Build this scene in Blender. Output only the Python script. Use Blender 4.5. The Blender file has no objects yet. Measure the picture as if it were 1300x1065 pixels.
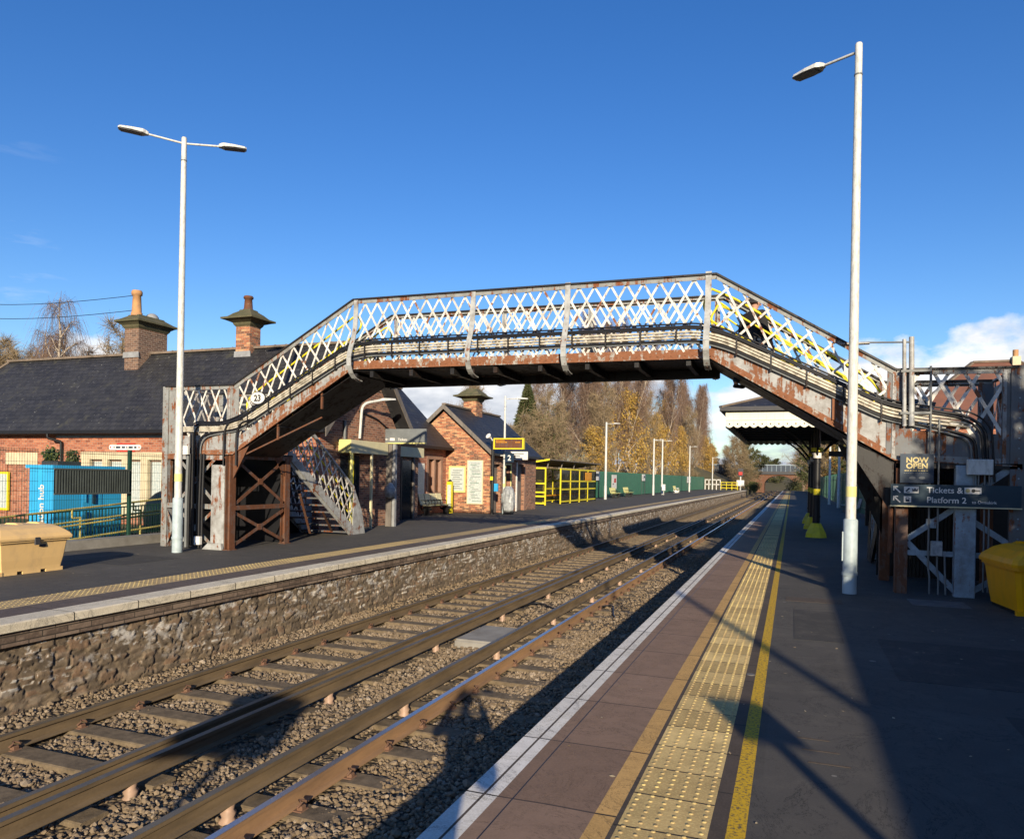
import bpy, bmesh, math, random
import numpy as np
from mathutils import Vector, Matrix
C = bpy.context.scene
COL = C.collection
PI = math.pi
# ------------------------------------------------------------------ camera
TH = math.radians(20.7); RO = math.radians(1.0); CAMZ = 1.7
Fv = Vector((-math.sin(TH), math.cos(TH), 0)); R0 = Vector((math.cos(TH), math.sin(TH), 0)); Zv = Vector((0, 0, 1))
rv = R0*math.cos(RO) + Zv*math.sin(RO); uv = Zv*math.cos(RO) - R0*math.sin(RO)
cd = bpy.data.cameras.new('camera'); cam = bpy.data.objects.new('camera', cd); COL.objects.link(cam)
cam.matrix_world = Matrix(((rv.x, uv.x, -Fv.x, 0), (rv.y, uv.y, -Fv.y, 0), (rv.z, uv.z, -Fv.z, CAMZ), (0, 0, 0, 1)))
cd.sensor_fit = 'HORIZONTAL'; cd.sensor_width = 36; cd.lens = 940/1300*36; cd.shift_y = (605.8-532.5)/1300
cd.clip_start = 0.05; cd.clip_end = 3000
C.camera = cam
# ------------------------------------------------------------------ light
SUN_EL = math.radians(15.8); AZ = math.radians(22.0)      # shadows fall this far left of the track direction
w = bpy.data.worlds.new('World'); C.world = w; w.use_nodes = True
nt = w.node_tree; nt.nodes.clear()
N = nt.nodes.new; L = nt.links.new
sky = N('ShaderNodeTexSky'); sky.sky_type = 'NISHITA'; sky.sun_disc = False
sky.sun_elevation = SUN_EL; sky.sun_rotation = math.atan2(math.sin(AZ), -math.cos(AZ))
sky.air_density = 1.0; sky.dust_density = 0.25; sky.ozone_density = 3.0; sky.altitude = 50
hs = N('ShaderNodeHueSaturation'); hs.inputs['Saturation'].default_value = 1.27; hs.inputs['Hue'].default_value = 0.514
L(sky.outputs[0], hs.inputs['Color'])
bg = N('ShaderNodeBackground'); bg.inputs[1].default_value = 0.116; L(hs.outputs[0], bg.inputs[0])
tc = N('ShaderNodeTexCoord'); sep = N('ShaderNodeSeparateXYZ'); L(tc.outputs['Generated'], sep.inputs[0])
def wm(op, a, b=None, c=None, clamp=False):
    n = N('ShaderNodeMath'); n.operation = op; n.use_clamp = clamp
    for i, v in enumerate((a, b, c)):
        if v is None: continue
        if isinstance(v, (int, float)): n.inputs[i].default_value = v
        else: L(v, n.inputs[i])
    return n.outputs[0]
def wnoise(scale, detail, rough, sz=1.0, off=0.0):
    m = N('ShaderNodeMapping'); m.inputs['Scale'].default_value = (scale, scale, scale*sz); m.inputs['Location'].default_value = (off, off*.7, 0)
    L(tc.outputs['Generated'], m.inputs[0]); n = N('ShaderNodeTexNoise'); n.inputs['Scale'].default_value = 1
    n.inputs['Detail'].default_value = detail; n.inputs['Roughness'].default_value = rough; L(m.outputs[0], n.inputs['Vector']); return n.outputs[0]
big = wnoise(3.0, 2, .5, 1.0, 3.1); puff = wnoise(13, 7, .56, 1.6, 1.7); under = wnoise(9, 5, .5, 2.4, 5.0)
# cloud tops reach this elevation: higher to the right of the tracks, low to the left
azf = wm('MINIMUM', wm('MULTIPLY', wm('MAXIMUM', wm('ADD', sep.outputs['X'], .02), 0.0), 0.5), .022)
top = wm('ADD', wm('ADD', wm('MULTIPLY', wm('SUBTRACT', big, .5), .07), azf), .148)
top = wm('MINIMUM', top, .20)
fld = wm('ADD', wm('SUBTRACT', top, sep.outputs['Z']), wm('MULTIPLY', wm('SUBTRACT', puff, .5), .13))
mask = wm('MULTIPLY', fld, 42.0, clamp=True)
gap = wm('MULTIPLY', wm('SUBTRACT', wnoise(5.5, 5, .55, 3.0, 8.2), .40), 9.0, clamp=True)
gap = wm('MAXIMUM', gap, wm('MULTIPLY', wm('SUBTRACT', sep.outputs['X'], -.02), 9.0, clamp=True))
gap = wm('MAXIMUM', gap, wm('MULTIPLY', wm('MULTIPLY', wm('SUBTRACT', -.24, sep.outputs['X']), 12.0, clamp=True), wm('MULTIPLY', wm('SUBTRACT', sep.outputs['X'], -.80), 6.0, clamp=True)))
mask = wm('MULTIPLY', mask, gap)
wisp = wm('MULTIPLY', wm('SUBTRACT', wnoise(5, 6, .6, 5, 2.2), .60), 5.0, clamp=True)
wlow = wm('MULTIPLY', wm('SUBTRACT', .44, sep.outputs['Z']), 5.0, clamp=True)
wleft = wm('MULTIPLY', wm('SUBTRACT', -.72, sep.outputs['X']), 6.0, clamp=True)
wisp = wm('MULTIPLY', wm('MULTIPLY', wm('MULTIPLY', wisp, wlow), wleft), .75)
mask = wm('MAXIMUM', mask, wisp)
cr = N('ShaderNodeValToRGB'); cr.color_ramp.elements[0].position = .36; cr.color_ramp.elements[0].color = (.42, .47, .56, 1)
cr.color_ramp.elements[1].position = .60; cr.color_ramp.elements[1].color = (.93, .94, .96, 1)
lum = wm('ADD', under, wm('MULTIPLY', wm('SUBTRACT', .06, fld), 1.6)); L(lum, cr.inputs[0])
bg2 = N('ShaderNodeBackground'); bg2.inputs[1].default_value = 0.80; L(cr.outputs[0], bg2.inputs[0])
mx = N('ShaderNodeMixShader'); L(mask, mx.inputs[0]); L(bg.outputs[0], mx.inputs[1]); L(bg2.outputs[0], mx.inputs[2])
out = N('ShaderNodeOutputWorld'); L(mx.outputs[0], out.inputs[0])
sd = bpy.data.lights.new('sun', 'SUN'); sd.energy = 5.0; sd.angle = math.radians(0.5); sd.color = (1, .855, .64)
so = bpy.data.objects.new('sun', sd); COL.objects.link(so)
so.rotation_euler = Vector((-math.sin(AZ)*math.cos(SUN_EL), math.cos(AZ)*math.cos(SUN_EL), -math.sin(SUN_EL))).to_track_quat('-Z', 'Y').to_euler()
so.location = (20, -40, 20)
C.view_settings.view_transform = 'Standard'; C.view_settings.look = 'None'; C.view_settings.gamma = 1; C.view_settings.use_curve_mapping = False
C.view_settings.exposure = 0.52
C.render.engine = 'CYCLES'
C.cycles.max_bounces = 5; C.cycles.diffuse_bounces = 2; C.cycles.glossy_bounces = 2; C.cycles.transparent_max_bounces = 6
C.cycles.caustics_reflective = False; C.cycles.caustics_refractive = False
# ------------------------------------------------------------------ materials
class NB:
    def __init__(s, name):
        s.m = bpy.data.materials.new(name); s.m.use_nodes = True; s.t = s.m.node_tree; s.t.nodes.clear()
        s.b = s.n('ShaderNodeBsdfPrincipled'); o = s.n('ShaderNodeOutputMaterial'); s.l(s.b.outputs[0], o.inputs[0])
        g = s.n('ShaderNodeNewGeometry'); s.pos = g.outputs['Position']
        tcn = s.n('ShaderNodeTexCoord'); s.obj = tcn.outputs['Object']
        s.b.inputs['Specular IOR Level'].default_value = .35
    def n(s, k): return s.t.nodes.new(k)
    def l(s, a, b): s.t.links.new(a, b)
    def set(s, k, v):
        if isinstance(v, (int, float)): s.b.inputs[k].default_value = v
        elif isinstance(v, tuple): s.b.inputs[k].default_value = (*v, 1) if len(v) == 3 else v
        else: s.l(v, s.b.inputs[k])
    def math(s, op, a, b=None, clamp=False):
        n = s.n('ShaderNodeMath'); n.operation = op; n.use_clamp = clamp
        for i, v in enumerate((a, b)):
            if v is None: continue
            if isinstance(v, (int, float)): n.inputs[i].default_value = v
            else: s.l(v, n.inputs[i])
        return n.outputs[0]
    def noise(s, scale, detail=4, rough=.6, vec=None, stretch=None, dist=0):
        v = vec or s.pos
        if stretch:
            mp = s.n('ShaderNodeMapping'); mp.inputs['Scale'].default_value = stretch; s.l(v, mp.inputs[0]); v = mp.outputs[0]
        n = s.n('ShaderNodeTexNoise'); n.inputs['Scale'].default_value = scale; n.inputs['Detail'].default_value = detail
        n.inputs['Roughness'].default_value = rough; n.inputs['Distortion'].default_value = dist; s.l(v, n.inputs['Vector']); return n.outputs[0]
    def ramp(s, f, stops):
        r = s.n('ShaderNodeValToRGB'); e = r.color_ramp.elements
        while len(e) < len(stops): e.new(.5)
        for q, (p, c) in zip(e, stops):
            q.position = p; q.color = (*c, 1) if isinstance(c, tuple) else (c, c, c, 1)
        s.l(f, r.inputs[0]); return r.outputs[0]
    def mix(s, f, a, b, mode='MIX'):
        n = s.n('ShaderNodeMix'); n.data_type = 'RGBA'; n.blend_type = mode
        for i, v in ((0, f), (6, a), (7, b)):
            if isinstance(v, (int, float)): n.inputs[i].default_value = v if i == 0 else (v, v, v, 1)
            elif isinstance(v, tuple): n.inputs[i].default_value = (*v, 1)
            else: s.l(v, n.inputs[i])
        return n.outputs[2]
    def bump(s, h, strength=.4, dist=.01):
        n = s.n('ShaderNodeBump'); n.inputs['Strength'].default_value = strength; n.inputs['Distance'].default_value = dist
        s.l(h, n.inputs['Height']); s.l(n.outputs[0], s.b.inputs['Normal'])
    def comb(s, x, y, z=0.0):
        n = s.n('ShaderNodeCombineXYZ')
        for i, v in enumerate((x, y, z)):
            if isinstance(v, (int, float)): n.inputs[i].default_value = v
            else: s.l(v, n.inputs[i])
        return n.outputs[0]
    def xyz(s, v=None):
        n = s.n('ShaderNodeSeparateXYZ'); s.l(v or s.pos, n.inputs[0]); return n.outputs
def plain(name, c, rough=.6, c2=None, sc=3.0, metal=0, bumpy=0, stretch=None, lo=.35, hi=.7, world=True):
    b = NB(name); v = None if world else b.obj
    c2 = c2 or tuple(x*.72 for x in c)
    n = b.noise(sc, 6, .65, vec=v, stretch=stretch)
    b.set('Base Color', b.mix(b.ramp(n, [(lo, 0.0), (hi, 1.0)]), c, c2)); b.set('Roughness', rough); b.set('Metallic', metal)
    if bumpy: b.bump(b.noise(sc*8, 4, .6, vec=v), bumpy, .004)
    return b.m
def painted_rust(name, paint, amount=.5, sc=2.0, rust=(.26, .085, .03), grime=(.12, .10, .08)):
    b = NB(name)
    n = b.noise(sc, 10, .74, dist=.5); st = b.noise(4.0, 6, .65, stretch=(3.2, 3.2, .30))
    f = b.math('ADD', b.math('MULTIPLY', n, .55), b.math('MULTIPLY', st, .45))
    m = b.ramp(f, [(.60-amount*.25, 0.0), (.635-amount*.25, 1.0)])
    rc = b.mix(b.noise(16, 5, .6), rust, tuple(x*.40 for x in rust))
    pc = b.mix(b.ramp(b.noise(5, 6, .7), [(.4, 0.0), (.75, .8)]), paint, grime)
    b.set('Base Color', b.mix(m, pc, rc)); b.set('Roughness', b.math('ADD', b.math('MULTIPLY', m, .35), .45))
    b.bump(b.math('ADD', b.math('MULTIPLY', m, .5), b.math('MULTIPLY', b.noise(60, 4, .7), .5)), .5, .006); return b.m
def brick(name, c1, c2, c3, mortar=(.32, .27, .22), sx=1.0, u='xy', dirt=.4, bw=.225, bh=.075):
    b = NB(name); x, y, z = b.xyz()
    uu = {'xy': b.math('ADD', x, y), 'x': x, 'y': y}[u]
    v = b.comb(uu, z, 0.0)
    t = b.n('ShaderNodeTexBrick'); t.inputs['Scale'].default_value = 1; t.inputs['Brick Width'].default_value = bw*sx
    t.inputs['Row Height'].default_value = bh*sx; t.inputs['Mortar Size'].default_value = .007*sx; t.inputs['Mortar Smooth'].default_value = .3
    t.inputs['Color1'].default_value = (1, 1, 1, 1); t.inputs['Color2'].default_value = (0, 0, 0, 1); t.inputs['Mortar'].default_value = (.5, .5, .5, 1)
    t.inputs['Bias'].default_value = 0.0; b.l(v, t.inputs['Vector'])
    cc = b.ramp(t.outputs['Color'], [(.0, c1), (.5, c2), (1.0, c3)])
    big = b.ramp(b.noise(.9, 6, .65), [(.35, 0.0), (.7, 1.0)])
    cc = b.mix(b.math('MULTIPLY', big, dirt), cc, tuple(q*.45 for q in c1))
    cc = b.mix(b.math('MULTIPLY', b.ramp(b.noise(14, 5, .7), [(.45, 0.0), (.75, 1.0)]), .55), cc, tuple(min(1, q*1.25) for q in c3))
    b.set('Base Color', b.mix(t.outputs['Fac'], cc, mortar)); b.set('Roughness', .9)
    b.bump(b.math('ADD', b.math('MULTIPLY', b.math('SUBTRACT', 1.0, t.outputs['Fac']), .7), b.math('MULTIPLY', b.noise(40, 4, .7), .4)), .6, .012)
    return b.m
def slate(name, u, c=(.028, .028, .031)):
    b = NB(name); x, y, z = b.xyz(); uu = x if u == 'x' else y
    t = b.n('ShaderNodeTexBrick'); t.inputs['Scale'].default_value = 1; t.inputs['Brick Width'].default_value = .26
    t.inputs['Row Height'].default_value = .15; t.inputs['Mortar Size'].default_value = .009; t.inputs['Mortar Smooth'].default_value = .2
    t.inputs['Color1'].default_value = (*[q*.80 for q in c], 1); t.inputs['Color2'].default_value = (*[q*1.30 for q in c], 1); t.inputs['Mortar'].default_value = (.008, .008, .009, 1)
    b.l(b.comb(uu, z, 0.0), t.inputs['Vector'])
    cc = b.mix(b.ramp(b.noise(1.3, 6, .7), [(.42, 0.0), (.75, .6)]), t.outputs['Color'], (.050, .049, .046))
    sp = b.ramp(b.noise(7, 4, .6, stretch=(1, 1, 2.5)), [(.66, 0.0), (.70, 1.0)])
    cc = b.mix(b.math('MULTIPLY', sp, .7), cc, (.24, .24, .22))
    cc = b.mix(b.math('MULTIPLY', b.ramp(b.noise(2.6, 7, .75), [(.56, 0.0), (.66, 1.0)]), .5), cc, (.075, .072, .045))
    b.set('Base Color', cc); b.set('Roughness', .55)
    row = b.math('FRACT', b.math('DIVIDE', z, .155))
    b.bump(b.math('ADD', b.math('MULTIPLY', b.math('SUBTRACT', 1.0, row), .9), b.math('MULTIPLY', b.noise(25, 3, .6), .3)), .7, .02); return b.m
M = {}
M['white'] = plain('white_paint', (.78, .77, .73), .5, (.55, .53, .48), 4)
M['pole'] = plain('pole_paint', (.60, .60, .56), .5, (.30, .29, .24), 9, stretch=(3, 3, .8), lo=.46, hi=.78)
M['pole_base'] = plain('pole_base', (.42, .50, .52), .5, (.30, .36, .37), 5)
M['darkgrey'] = plain('dark_grey', (.05, .05, .055), .5)
M['black'] = plain('black_paint', (.012, .012, .014), .45)
M['glassdark'] = plain('dark_glass', (.012, .016, .02), .12)
M['lens'] = plain('lens', (.10, .10, .11), .3)
M['lattice'] = painted_rust('lattice_paint', (.74, .71, .64), .17, 5.0)
M['rail_grey'] = painted_rust('rail_paint', (.27, .28, .27), .30, 3.4)
M['grey_rust'] = painted_rust('grey_rust', (.34, .345, .34), .42, 2.6, rust=(.27, .11, .05))
M['plate_rust'] = painted_rust('plate_rust', (.36, .34, .30), .62, 5.5, rust=(.30, .12, .055))
M['grey_paint'] = painted_rust('column_paint', (.40, .41, .40), .22, 1.9)
M['brown_iron'] = painted_rust('brown_iron', (.15, .085, .06), .55, 4.5, rust=(.19, .075, .035), grime=(.07, .045, .035))
M['dark_iron'] = painted_rust('dark_iron', (.014, .013, .013), .3, 2, rust=(.035, .018, .012), grime=(.02, .018, .016))
M['blue_grey'] = painted_rust('blue_grey', (.28, .36, .42), .10, 2)
M['cable'] = plain('cable', (.014, .014, .016), .45)
M['cream_pipe'] = plain('cream_pipe', (.58, .53, .43), .5, (.22, .19, .14), 9, lo=.42, hi=.66)
M['grey_pipe'] = plain('grey_pipe', (.17, .18, .18), .45)
M['yellow'] = plain('yellow_paint', (.78, .66, .02), .45, (.60, .50, .03), 5)
M['yellow_rail'] = plain('yellow_rail', (.66, .56, .16), .5, (.45, .36, .12), 5)
M['yellow_pale'] = plain('yellow_pale', (.70, .66, .22), .5, (.60, .55, .25), 2)
M['cream'] = plain('cream_panel', (.66, .60, .36), .55, (.55, .50, .33), 3)
M['stone'] = plain('cream_stone', (.62, .54, .36), .8, (.48, .40, .27), 3, bumpy=.3)
M['pinkstone'] = plain('pink_stone', (.34, .20, .14), .85, (.25, .15, .11), 3, bumpy=.3)
M['brick_red'] = brick('brick_red', (.20, .055, .032), (.37, .115, .060), (.48, .20, .11), dirt=.35)
M['brick_dark'] = brick('brick_dark', (.08, .042, .032), (.26, .095, .055), (.40, .20, .115), mortar=(.34, .28, .22), dirt=.3)
M['brick_mix'] = brick('brick_mix', (.10, .05, .035), (.42, .13, .06), (.58, .34, .17), mortar=(.22, .19, .16), dirt=.25)
M['brick_chim'] = brick('brick_chimney', (.09, .055, .042), (.17, .095, .065), (.24, .14, .09), dirt=.4)
M['brick_far'] = brick('brick_far', (.14, .07, .05), (.2, .1, .07), (.26, .14, .1), sx=2)
M['slate_x'] = slate('slate_x', 'x'); M['slate_y'] = slate('slate_y', 'y')
M['redtile'] = plain('red_tile', (.20, .085, .055), .85, (.13, .065, .05), 1.2, bumpy=.4)
M['ridge'] = plain('ridge_tile', (.22, .17, .13), .9, (.10, .08, .06), 3, bumpy=.5)
M['lead'] = plain('lead', (.30, .31, .32), .6, (.2, .2, .2), 5)
M['clay'] = plain('clay_pot', (.52, .27, .11), .8, (.34, .2, .11), 5)
M['moss_stone'] = plain('moss_stone', (.12, .105, .06), .95, (.065, .07, .035), 4, bumpy=.6)
M['timber_grey'] = plain('timber_grey', (.20, .175, .15), .8, (.10, .09, .08), 6, stretch=(1, 1, .3))
M['fascia'] = plain('fascia', (.03, .03, .032), .6)
M['cyan'] = plain('cyan_box', (.035, .38, .70), .5, (.03, .30, .58), 2)
M['louvre'] = plain('louvre', (.075, .09, .085), .5)
M['green'] = plain('green_fence', (.035, .15, .095), .5, (.025, .10, .065), 2)
M['green_dark'] = plain('green_mesh', (.018, .062, .042), .5)
M['navy'] = plain('navy', (.012, .030, .060), .4, (.012, .03, .055), 2)
M['navy_sign'] = plain('navy_sign', (.016, .045, .070), .35, (.014, .04, .06), 2)
M['grey_sign'] = plain('grey_sign', (.17, .185, .19), .5)
M['gold'] = plain('gold_text', (.62, .50, .22), .5)
M['concrete'] = plain('concrete', (.30, .285, .25), .9, (.19, .175, .15), 2.5, bumpy=.5)
M['conc_brown'] = plain('sleeper', (.20, .15, .092), .95, (.085, .064, .04), 9, bumpy=.9)
M['posterw'] = plain('poster', (.56, .58, .54), .4, (.34, .42, .42), 14)
M['tan'] = plain('tan_plastic', (.76, .51, .22), .5, (.52, .36, .19), 3.5, stretch=(1, 1, .4), lo=.5, hi=.85)
M['grit_yellow'] = plain('yellow_plastic', (.86, .38, .0), .45, (.55, .27, .02), 3.0, stretch=(1, 1, .4), lo=.45, hi=.85)
M['red'] = plain('red', (.55, .04, .03), .5)
M['orange'] = plain('orange', (.75, .32, .02), .5)
M['plastic_wrap'] = plain('wrap', (.40, .42, .42), .35, (.15, .16, .17), 9, bumpy=.8)
M['pot_porc'] = plain('insulator', (.42, .28, .20), .5, (.25, .17, .12), 7)
M['clip'] = plain('rail_clip', (.17, .10, .062), .85, (.16, .08, .05), 8)
M['manhole'] = plain('manhole', (.16, .15, .14), .8, (.09, .09, .09), 5)
M['skin'] = plain('skin', (.48, .27, .19), .55, (.44, .24, .17), 9, world=False)
M['coat'] = plain('coat', (.018, .017, .018), .85, (.03, .028, .028), 6, world=False)
M['coat2'] = plain('coat_grey', (.085, .075, .062), .9, (.06, .055, .05), 6, world=False)
M['jeans'] = plain('jeans', (.03, .045, .08), .85, world=False)
M['hair'] = plain('hair', (.03, .018, .01), .8, world=False)
def mk_railhead(name, c, r, met):
    b = NB(name); b.set('Base Color', c); b.set('Roughness', r); b.set('Metallic', met); return b.m
M['railhead'] = mk_railhead('rail_head', (.50, .50, .52), .28, .9)
M['rail_side'] = plain('rail_side', (.36, .215, .11), .85, (.22, .135, .075), 4, bumpy=.4, stretch=(2, .35, 2))
M['rail_side2'] = plain('rail_side_dark', (.19, .135, .075), .85, (.10, .072, .042), 4, bumpy=.4, stretch=(2, .35, 2))
M['cond_top'] = plain('conductor_top', (.20, .17, .12), .45, (.14, .12, .09), 3, metal=.4)
# asphalt, slabs, tactile etc.
def mk_asphalt(name, c, c2, speck=.5):
    b = NB(name); n = b.ramp(b.noise(.7, 6, .65), [(.35, 0.0), (.7, 1.0)])
    cc = b.mix(n, c, c2); g = b.ramp(b.noise(75, 5, .8), [(.38, 0.0), (.66, 1.0)])
    cc = b.mix(b.math('MULTIPLY', g, .45), cc, tuple(min(1, q*2.2) for q in c))
    v = b.n('ShaderNodeTexVoronoi'); v.inputs['Scale'].default_value = 3.3; b.l(b.pos, v.inputs['Vector'])
    x, y, z = b.xyz(v.outputs['Color'])
    dot = b.math('MULTIPLY', b.math('LESS_THAN', v.outputs['Distance'], b.math('MULTIPLY', y, .10)), b.math('GREATER_THAN', x, .35))
    cc = b.mix(b.math('MULTIPLY', dot, speck), cc, (.34, .32, .27))
    sx_, sy_, sz_ = b.xyz(); v2 = b.n('ShaderNodeTexVoronoi'); v2.distance = 'CHEBYCHEV'; v2.inputs['Scale'].default_value = .42; v2.inputs['Randomness'].default_value = .8; b.l(b.pos, v2.inputs['Vector']); q1, q2, q3 = b.xyz(v2.outputs['Color'])
    cc = b.mix(b.math('MULTIPLY', q1, .30), cc, tuple(q*.55 for q in c))
    cc = b.mix(b.math('MULTIPLY', b.ramp(b.noise(2.4, 7, .72), [(.50, 0.0), (.68, 1.0)]), .45), cc, (.125, .112, .092))
    crk = b.noise(1.1, 8, .75, dist=1.4); ck = b.math('LESS_THAN', b.math('ABSOLUTE', b.math('SUBTRACT', crk, .5)), .0045)
    cc = b.mix(b.math('MULTIPLY', ck, .8), cc, (.02, .02, .02))
    b.set('Base Color', cc); b.set('Roughness', .88); b.bump(b.noise(150, 3, .7), .35, .004); return b.m
M['asphalt'] = mk_asphalt('asphalt', (.062, .057, .050), (.088, .080, .068))
M['asphalt_l'] = mk_asphalt('asphalt_left', (.075, .069, .060), (.050, .047, .043), .3)
M['patch_tar'] = mk_asphalt('patch_tar', (.040, .038, .035), (.052, .048, .043), .2)
def slabmat(name, c, c2, L0, joint=(.03, .025, .02), wear=.5, crack=True):
    b = NB(name); x, y, z = b.xyz()
    yy = b.math('ADD', y, b.math('MULTIPLY', b.math('SUBTRACT', b.noise(.8, 2, .5), .5), .10))
    fr = b.math('FRACT', b.math('DIVIDE', yy, L0)); cell = b.math('FLOOR', b.math('DIVIDE', yy, L0))
    wn = b.n('ShaderNodeTexWhiteNoise'); wn.noise_dimensions = '1D'; b.l(cell, wn.inputs['W'])
    cc = b.mix(wn.outputs['Value'], c, c2)
    cc = b.mix(b.math('MULTIPLY', b.ramp(b.noise(5, 7, .7), [(.4, 0.0), (.72, 1.0)]), wear), cc, tuple(q*.5 for q in c2))
    cc = b.mix(b.math('MULTIPLY', b.ramp(b.noise(70, 3, .6), [(.45, 0.0), (.7, 1.0)]), .35), cc, tuple(min(1, q*1.5) for q in c))
    j = b.math('LESS_THAN', fr, .014/L0*1.0)
    if crack:
        crk = b.noise(2.0, 8, .8, dist=1.0); ck = b.math('LESS_THAN', b.math('ABSOLUTE', b.math('SUBTRACT', crk, .5)), .004)
        j = b.math('MAXIMUM', j, b.math('MULTIPLY', ck, .7))
    b.set('Base Color', b.mix(j, cc, joint)); b.set('Roughness', .85)
    b.bump(b.math('ADD', b.math('MULTIPLY', b.math('SUBTRACT', 1.0, j), .6), b.math('MULTIPLY', b.noise(60, 4, .7), .4)), .5, .006); return b.m
M['slab_brown'] = slabmat('slab_brown', (.215, .138, .092), (.275, .180, .122), .92, joint=(.07, .05, .04))
M['slab_brown2'] = slabmat('slab_brown_left', (.14, .11, .09), (.105, .08, .068), .92)
M['buff_line'] = slabmat('buff_line', (.58, .35, .12), (.50, .30, .10), .92, wear=.35)
M['tactile'] = slabmat('tactile', (.78, .56, .23), (.42, .28, .105), .40, wear=.6, crack=False)
M['tactile_l'] = slabmat('tactile_left', (.50, .37, .17), (.40, .29, .15), .45, wear=.4, crack=False)
M['dark_strip'] = slabmat('dark_strip', (.10, .075, .055), (.075, .058, .045), .6)
M['edge_white'] = slabmat('edge_white', (.76, .72, .64), (.68, .64, .55), .92, wear=.45)
M['coping'] = slabmat('coping', (.74, .66, .51), (.62, .54, .40), .92, wear=.45)
b = NB('worn_yellow'); n = b.ramp(b.noise(45, 6, .75), [(.40, 0.0), (.50, 1.0)])
b.set('Base Color', b.mix(n, (.09, .075, .05), (.62, .38, .015))); b.set('Roughness', .8); b.bump(b.noise(100, 3, .6), .4, .004); M['worn_yellow'] = b.m
b = NB('ballast_bed'); v = b.n('ShaderNodeTexVoronoi'); v.inputs['Scale'].default_value = 21; b.l(b.pos, v.inputs['Vector'])
x, y, z = b.xyz(v.outputs['Color']); cc = b.ramp(x, [(0, (.09, .066, .042)), (.55, (.20, .15, .09)), (1, (.30, .235, .155))])
cc = b.mix(b.ramp(b.noise(.6, 5, .6), [(.35, 0.0), (.7, .8)]), cc, (.21, .15, .08)); cc = b.mix(b.ramp(v.outputs['Distance'], [(.35, 0.0), (.75, 1.0)]), cc, (.03, .024, .018))
b.set('Base Color', cc); b.set('Roughness', .95); b.bump(b.math('SUBTRACT', 1.0, v.outputs['Distance']), 1.0, .04); M['bed'] = b.m
b = NB('ballast_stone'); oi = b.n('ShaderNodeAttribute'); oi.attribute_name = 'tone'
cc = b.ramp(oi.outputs['Fac'], [(0, (.10, .074, .050)), (.5, (.20, .152, .102)), (.9, (.27, .21, .145)), (1, (.36, .30, .23))])
cc = b.mix(b.ramp(b.noise(.5, 4, .6), [(.35, 0.0), (.7, .75)]), cc, (.21, .15, .085))
b.set('Base Color', cc); b.set('Roughness', .92); M['stone_b'] = b.m
b = NB('rubble'); oi = b.n('ShaderNodeAttribute'); oi.attribute_name = 'tone'; x, y, z = b.xyz()
cc = b.ramp(oi.outputs['Fac'], [(0, (.10, .075, .052)), (.35, (.19, .145, .095)), (.55, (.25, .19, .125)), (.72, (.26, .165, .10)), (.84, (.33, .27, .19)), (.93, (.62, .58, .50))])
cc = b.mix(b.ramp(b.noise(7, 6, .7), [(.4, 0.0), (.72, .7)]), cc, (.085, .065, .048))
lime = b.ramp(b.noise(5.0, 7, .7, stretch=(1, .7, 1.2)), [(.52, 0.0), (.60, 1.0)]); hi = b.ramp(z, [(.0, 0.0), (1.0, 1.0)])
zf = b.math('MULTIPLY', b.math('ADD', z, 1.0), 1.5, clamp=True)
cc = b.mix(b.math('MULTIPLY', b.math('MULTIPLY', lime, zf), .85), cc, (.62, .59, .54))
b.set('Base Color', cc); b.set('Roughness', .93); b.bump(b.noise(45, 6, .75), .7, .012); M['rubble'] = b.m
M['blue_brick'] = brick('blue_brick', (.10, .07, .052), (.19, .135, .10), (.30, .225, .165), mortar=(.05, .04, .03), bw=.32, bh=.075, u='y')
M['soil'] = plain('soil_grass', (.085, .080, .035), .95, (.11, .085, .05), .6, bumpy=.6)
M['bark_w'] = plain('birch_bark', (.50, .43, .34), .8, (.16, .12, .09), 3.5, stretch=(1, 1, 2.5), lo=.5, hi=.62)
M['bark_b'] = plain('brown_bark', (.20, .15, .10), .9, (.10, .075, .05), 3, bumpy=.5)
M['twig_p'] = plain('twig_purple', (.215, .14, .095), .9, (.13, .085, .065), 2)
M['twig_t'] = plain('twig_tan', (.30, .225, .13), .9, (.19, .14, .085), 2)
def leafmat(name, a, c2, sc=1.2):
    b = NB(name); n = b.noise(sc, 3, .6); n2 = b.noise(9, 2, .5)
    b.set('Base Color', b.mix(b.ramp(b.math('ADD', b.math('MULTIPLY', n, .5), b.math('MULTIPLY', n2, .5)), [(.38, 0.0), (.62, 1.0)]), a, c2))
    b.set('Roughness', .65); b.set('Transmission Weight', 0.0); b.set('Subsurface Weight', 0.0); return b.m
M['leaf_y'] = leafmat('leaf_yellow', (.50, .33, .055), (.36, .24, .06)); M['leaf_o'] = leafmat('leaf_ochre', (.46, .25, .04), (.28, .17, .05))
M['leaf_g'] = leafmat('leaf_green', (.035, .055, .015), (.07, .085, .022)); M['leaf_c'] = leafmat('needle', (.045, .060, .022), (.10, .09, .04))
M['leaf_h'] = leafmat('hedge_leaf', (.05, .075, .015), (.10, .11, .03))
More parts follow.
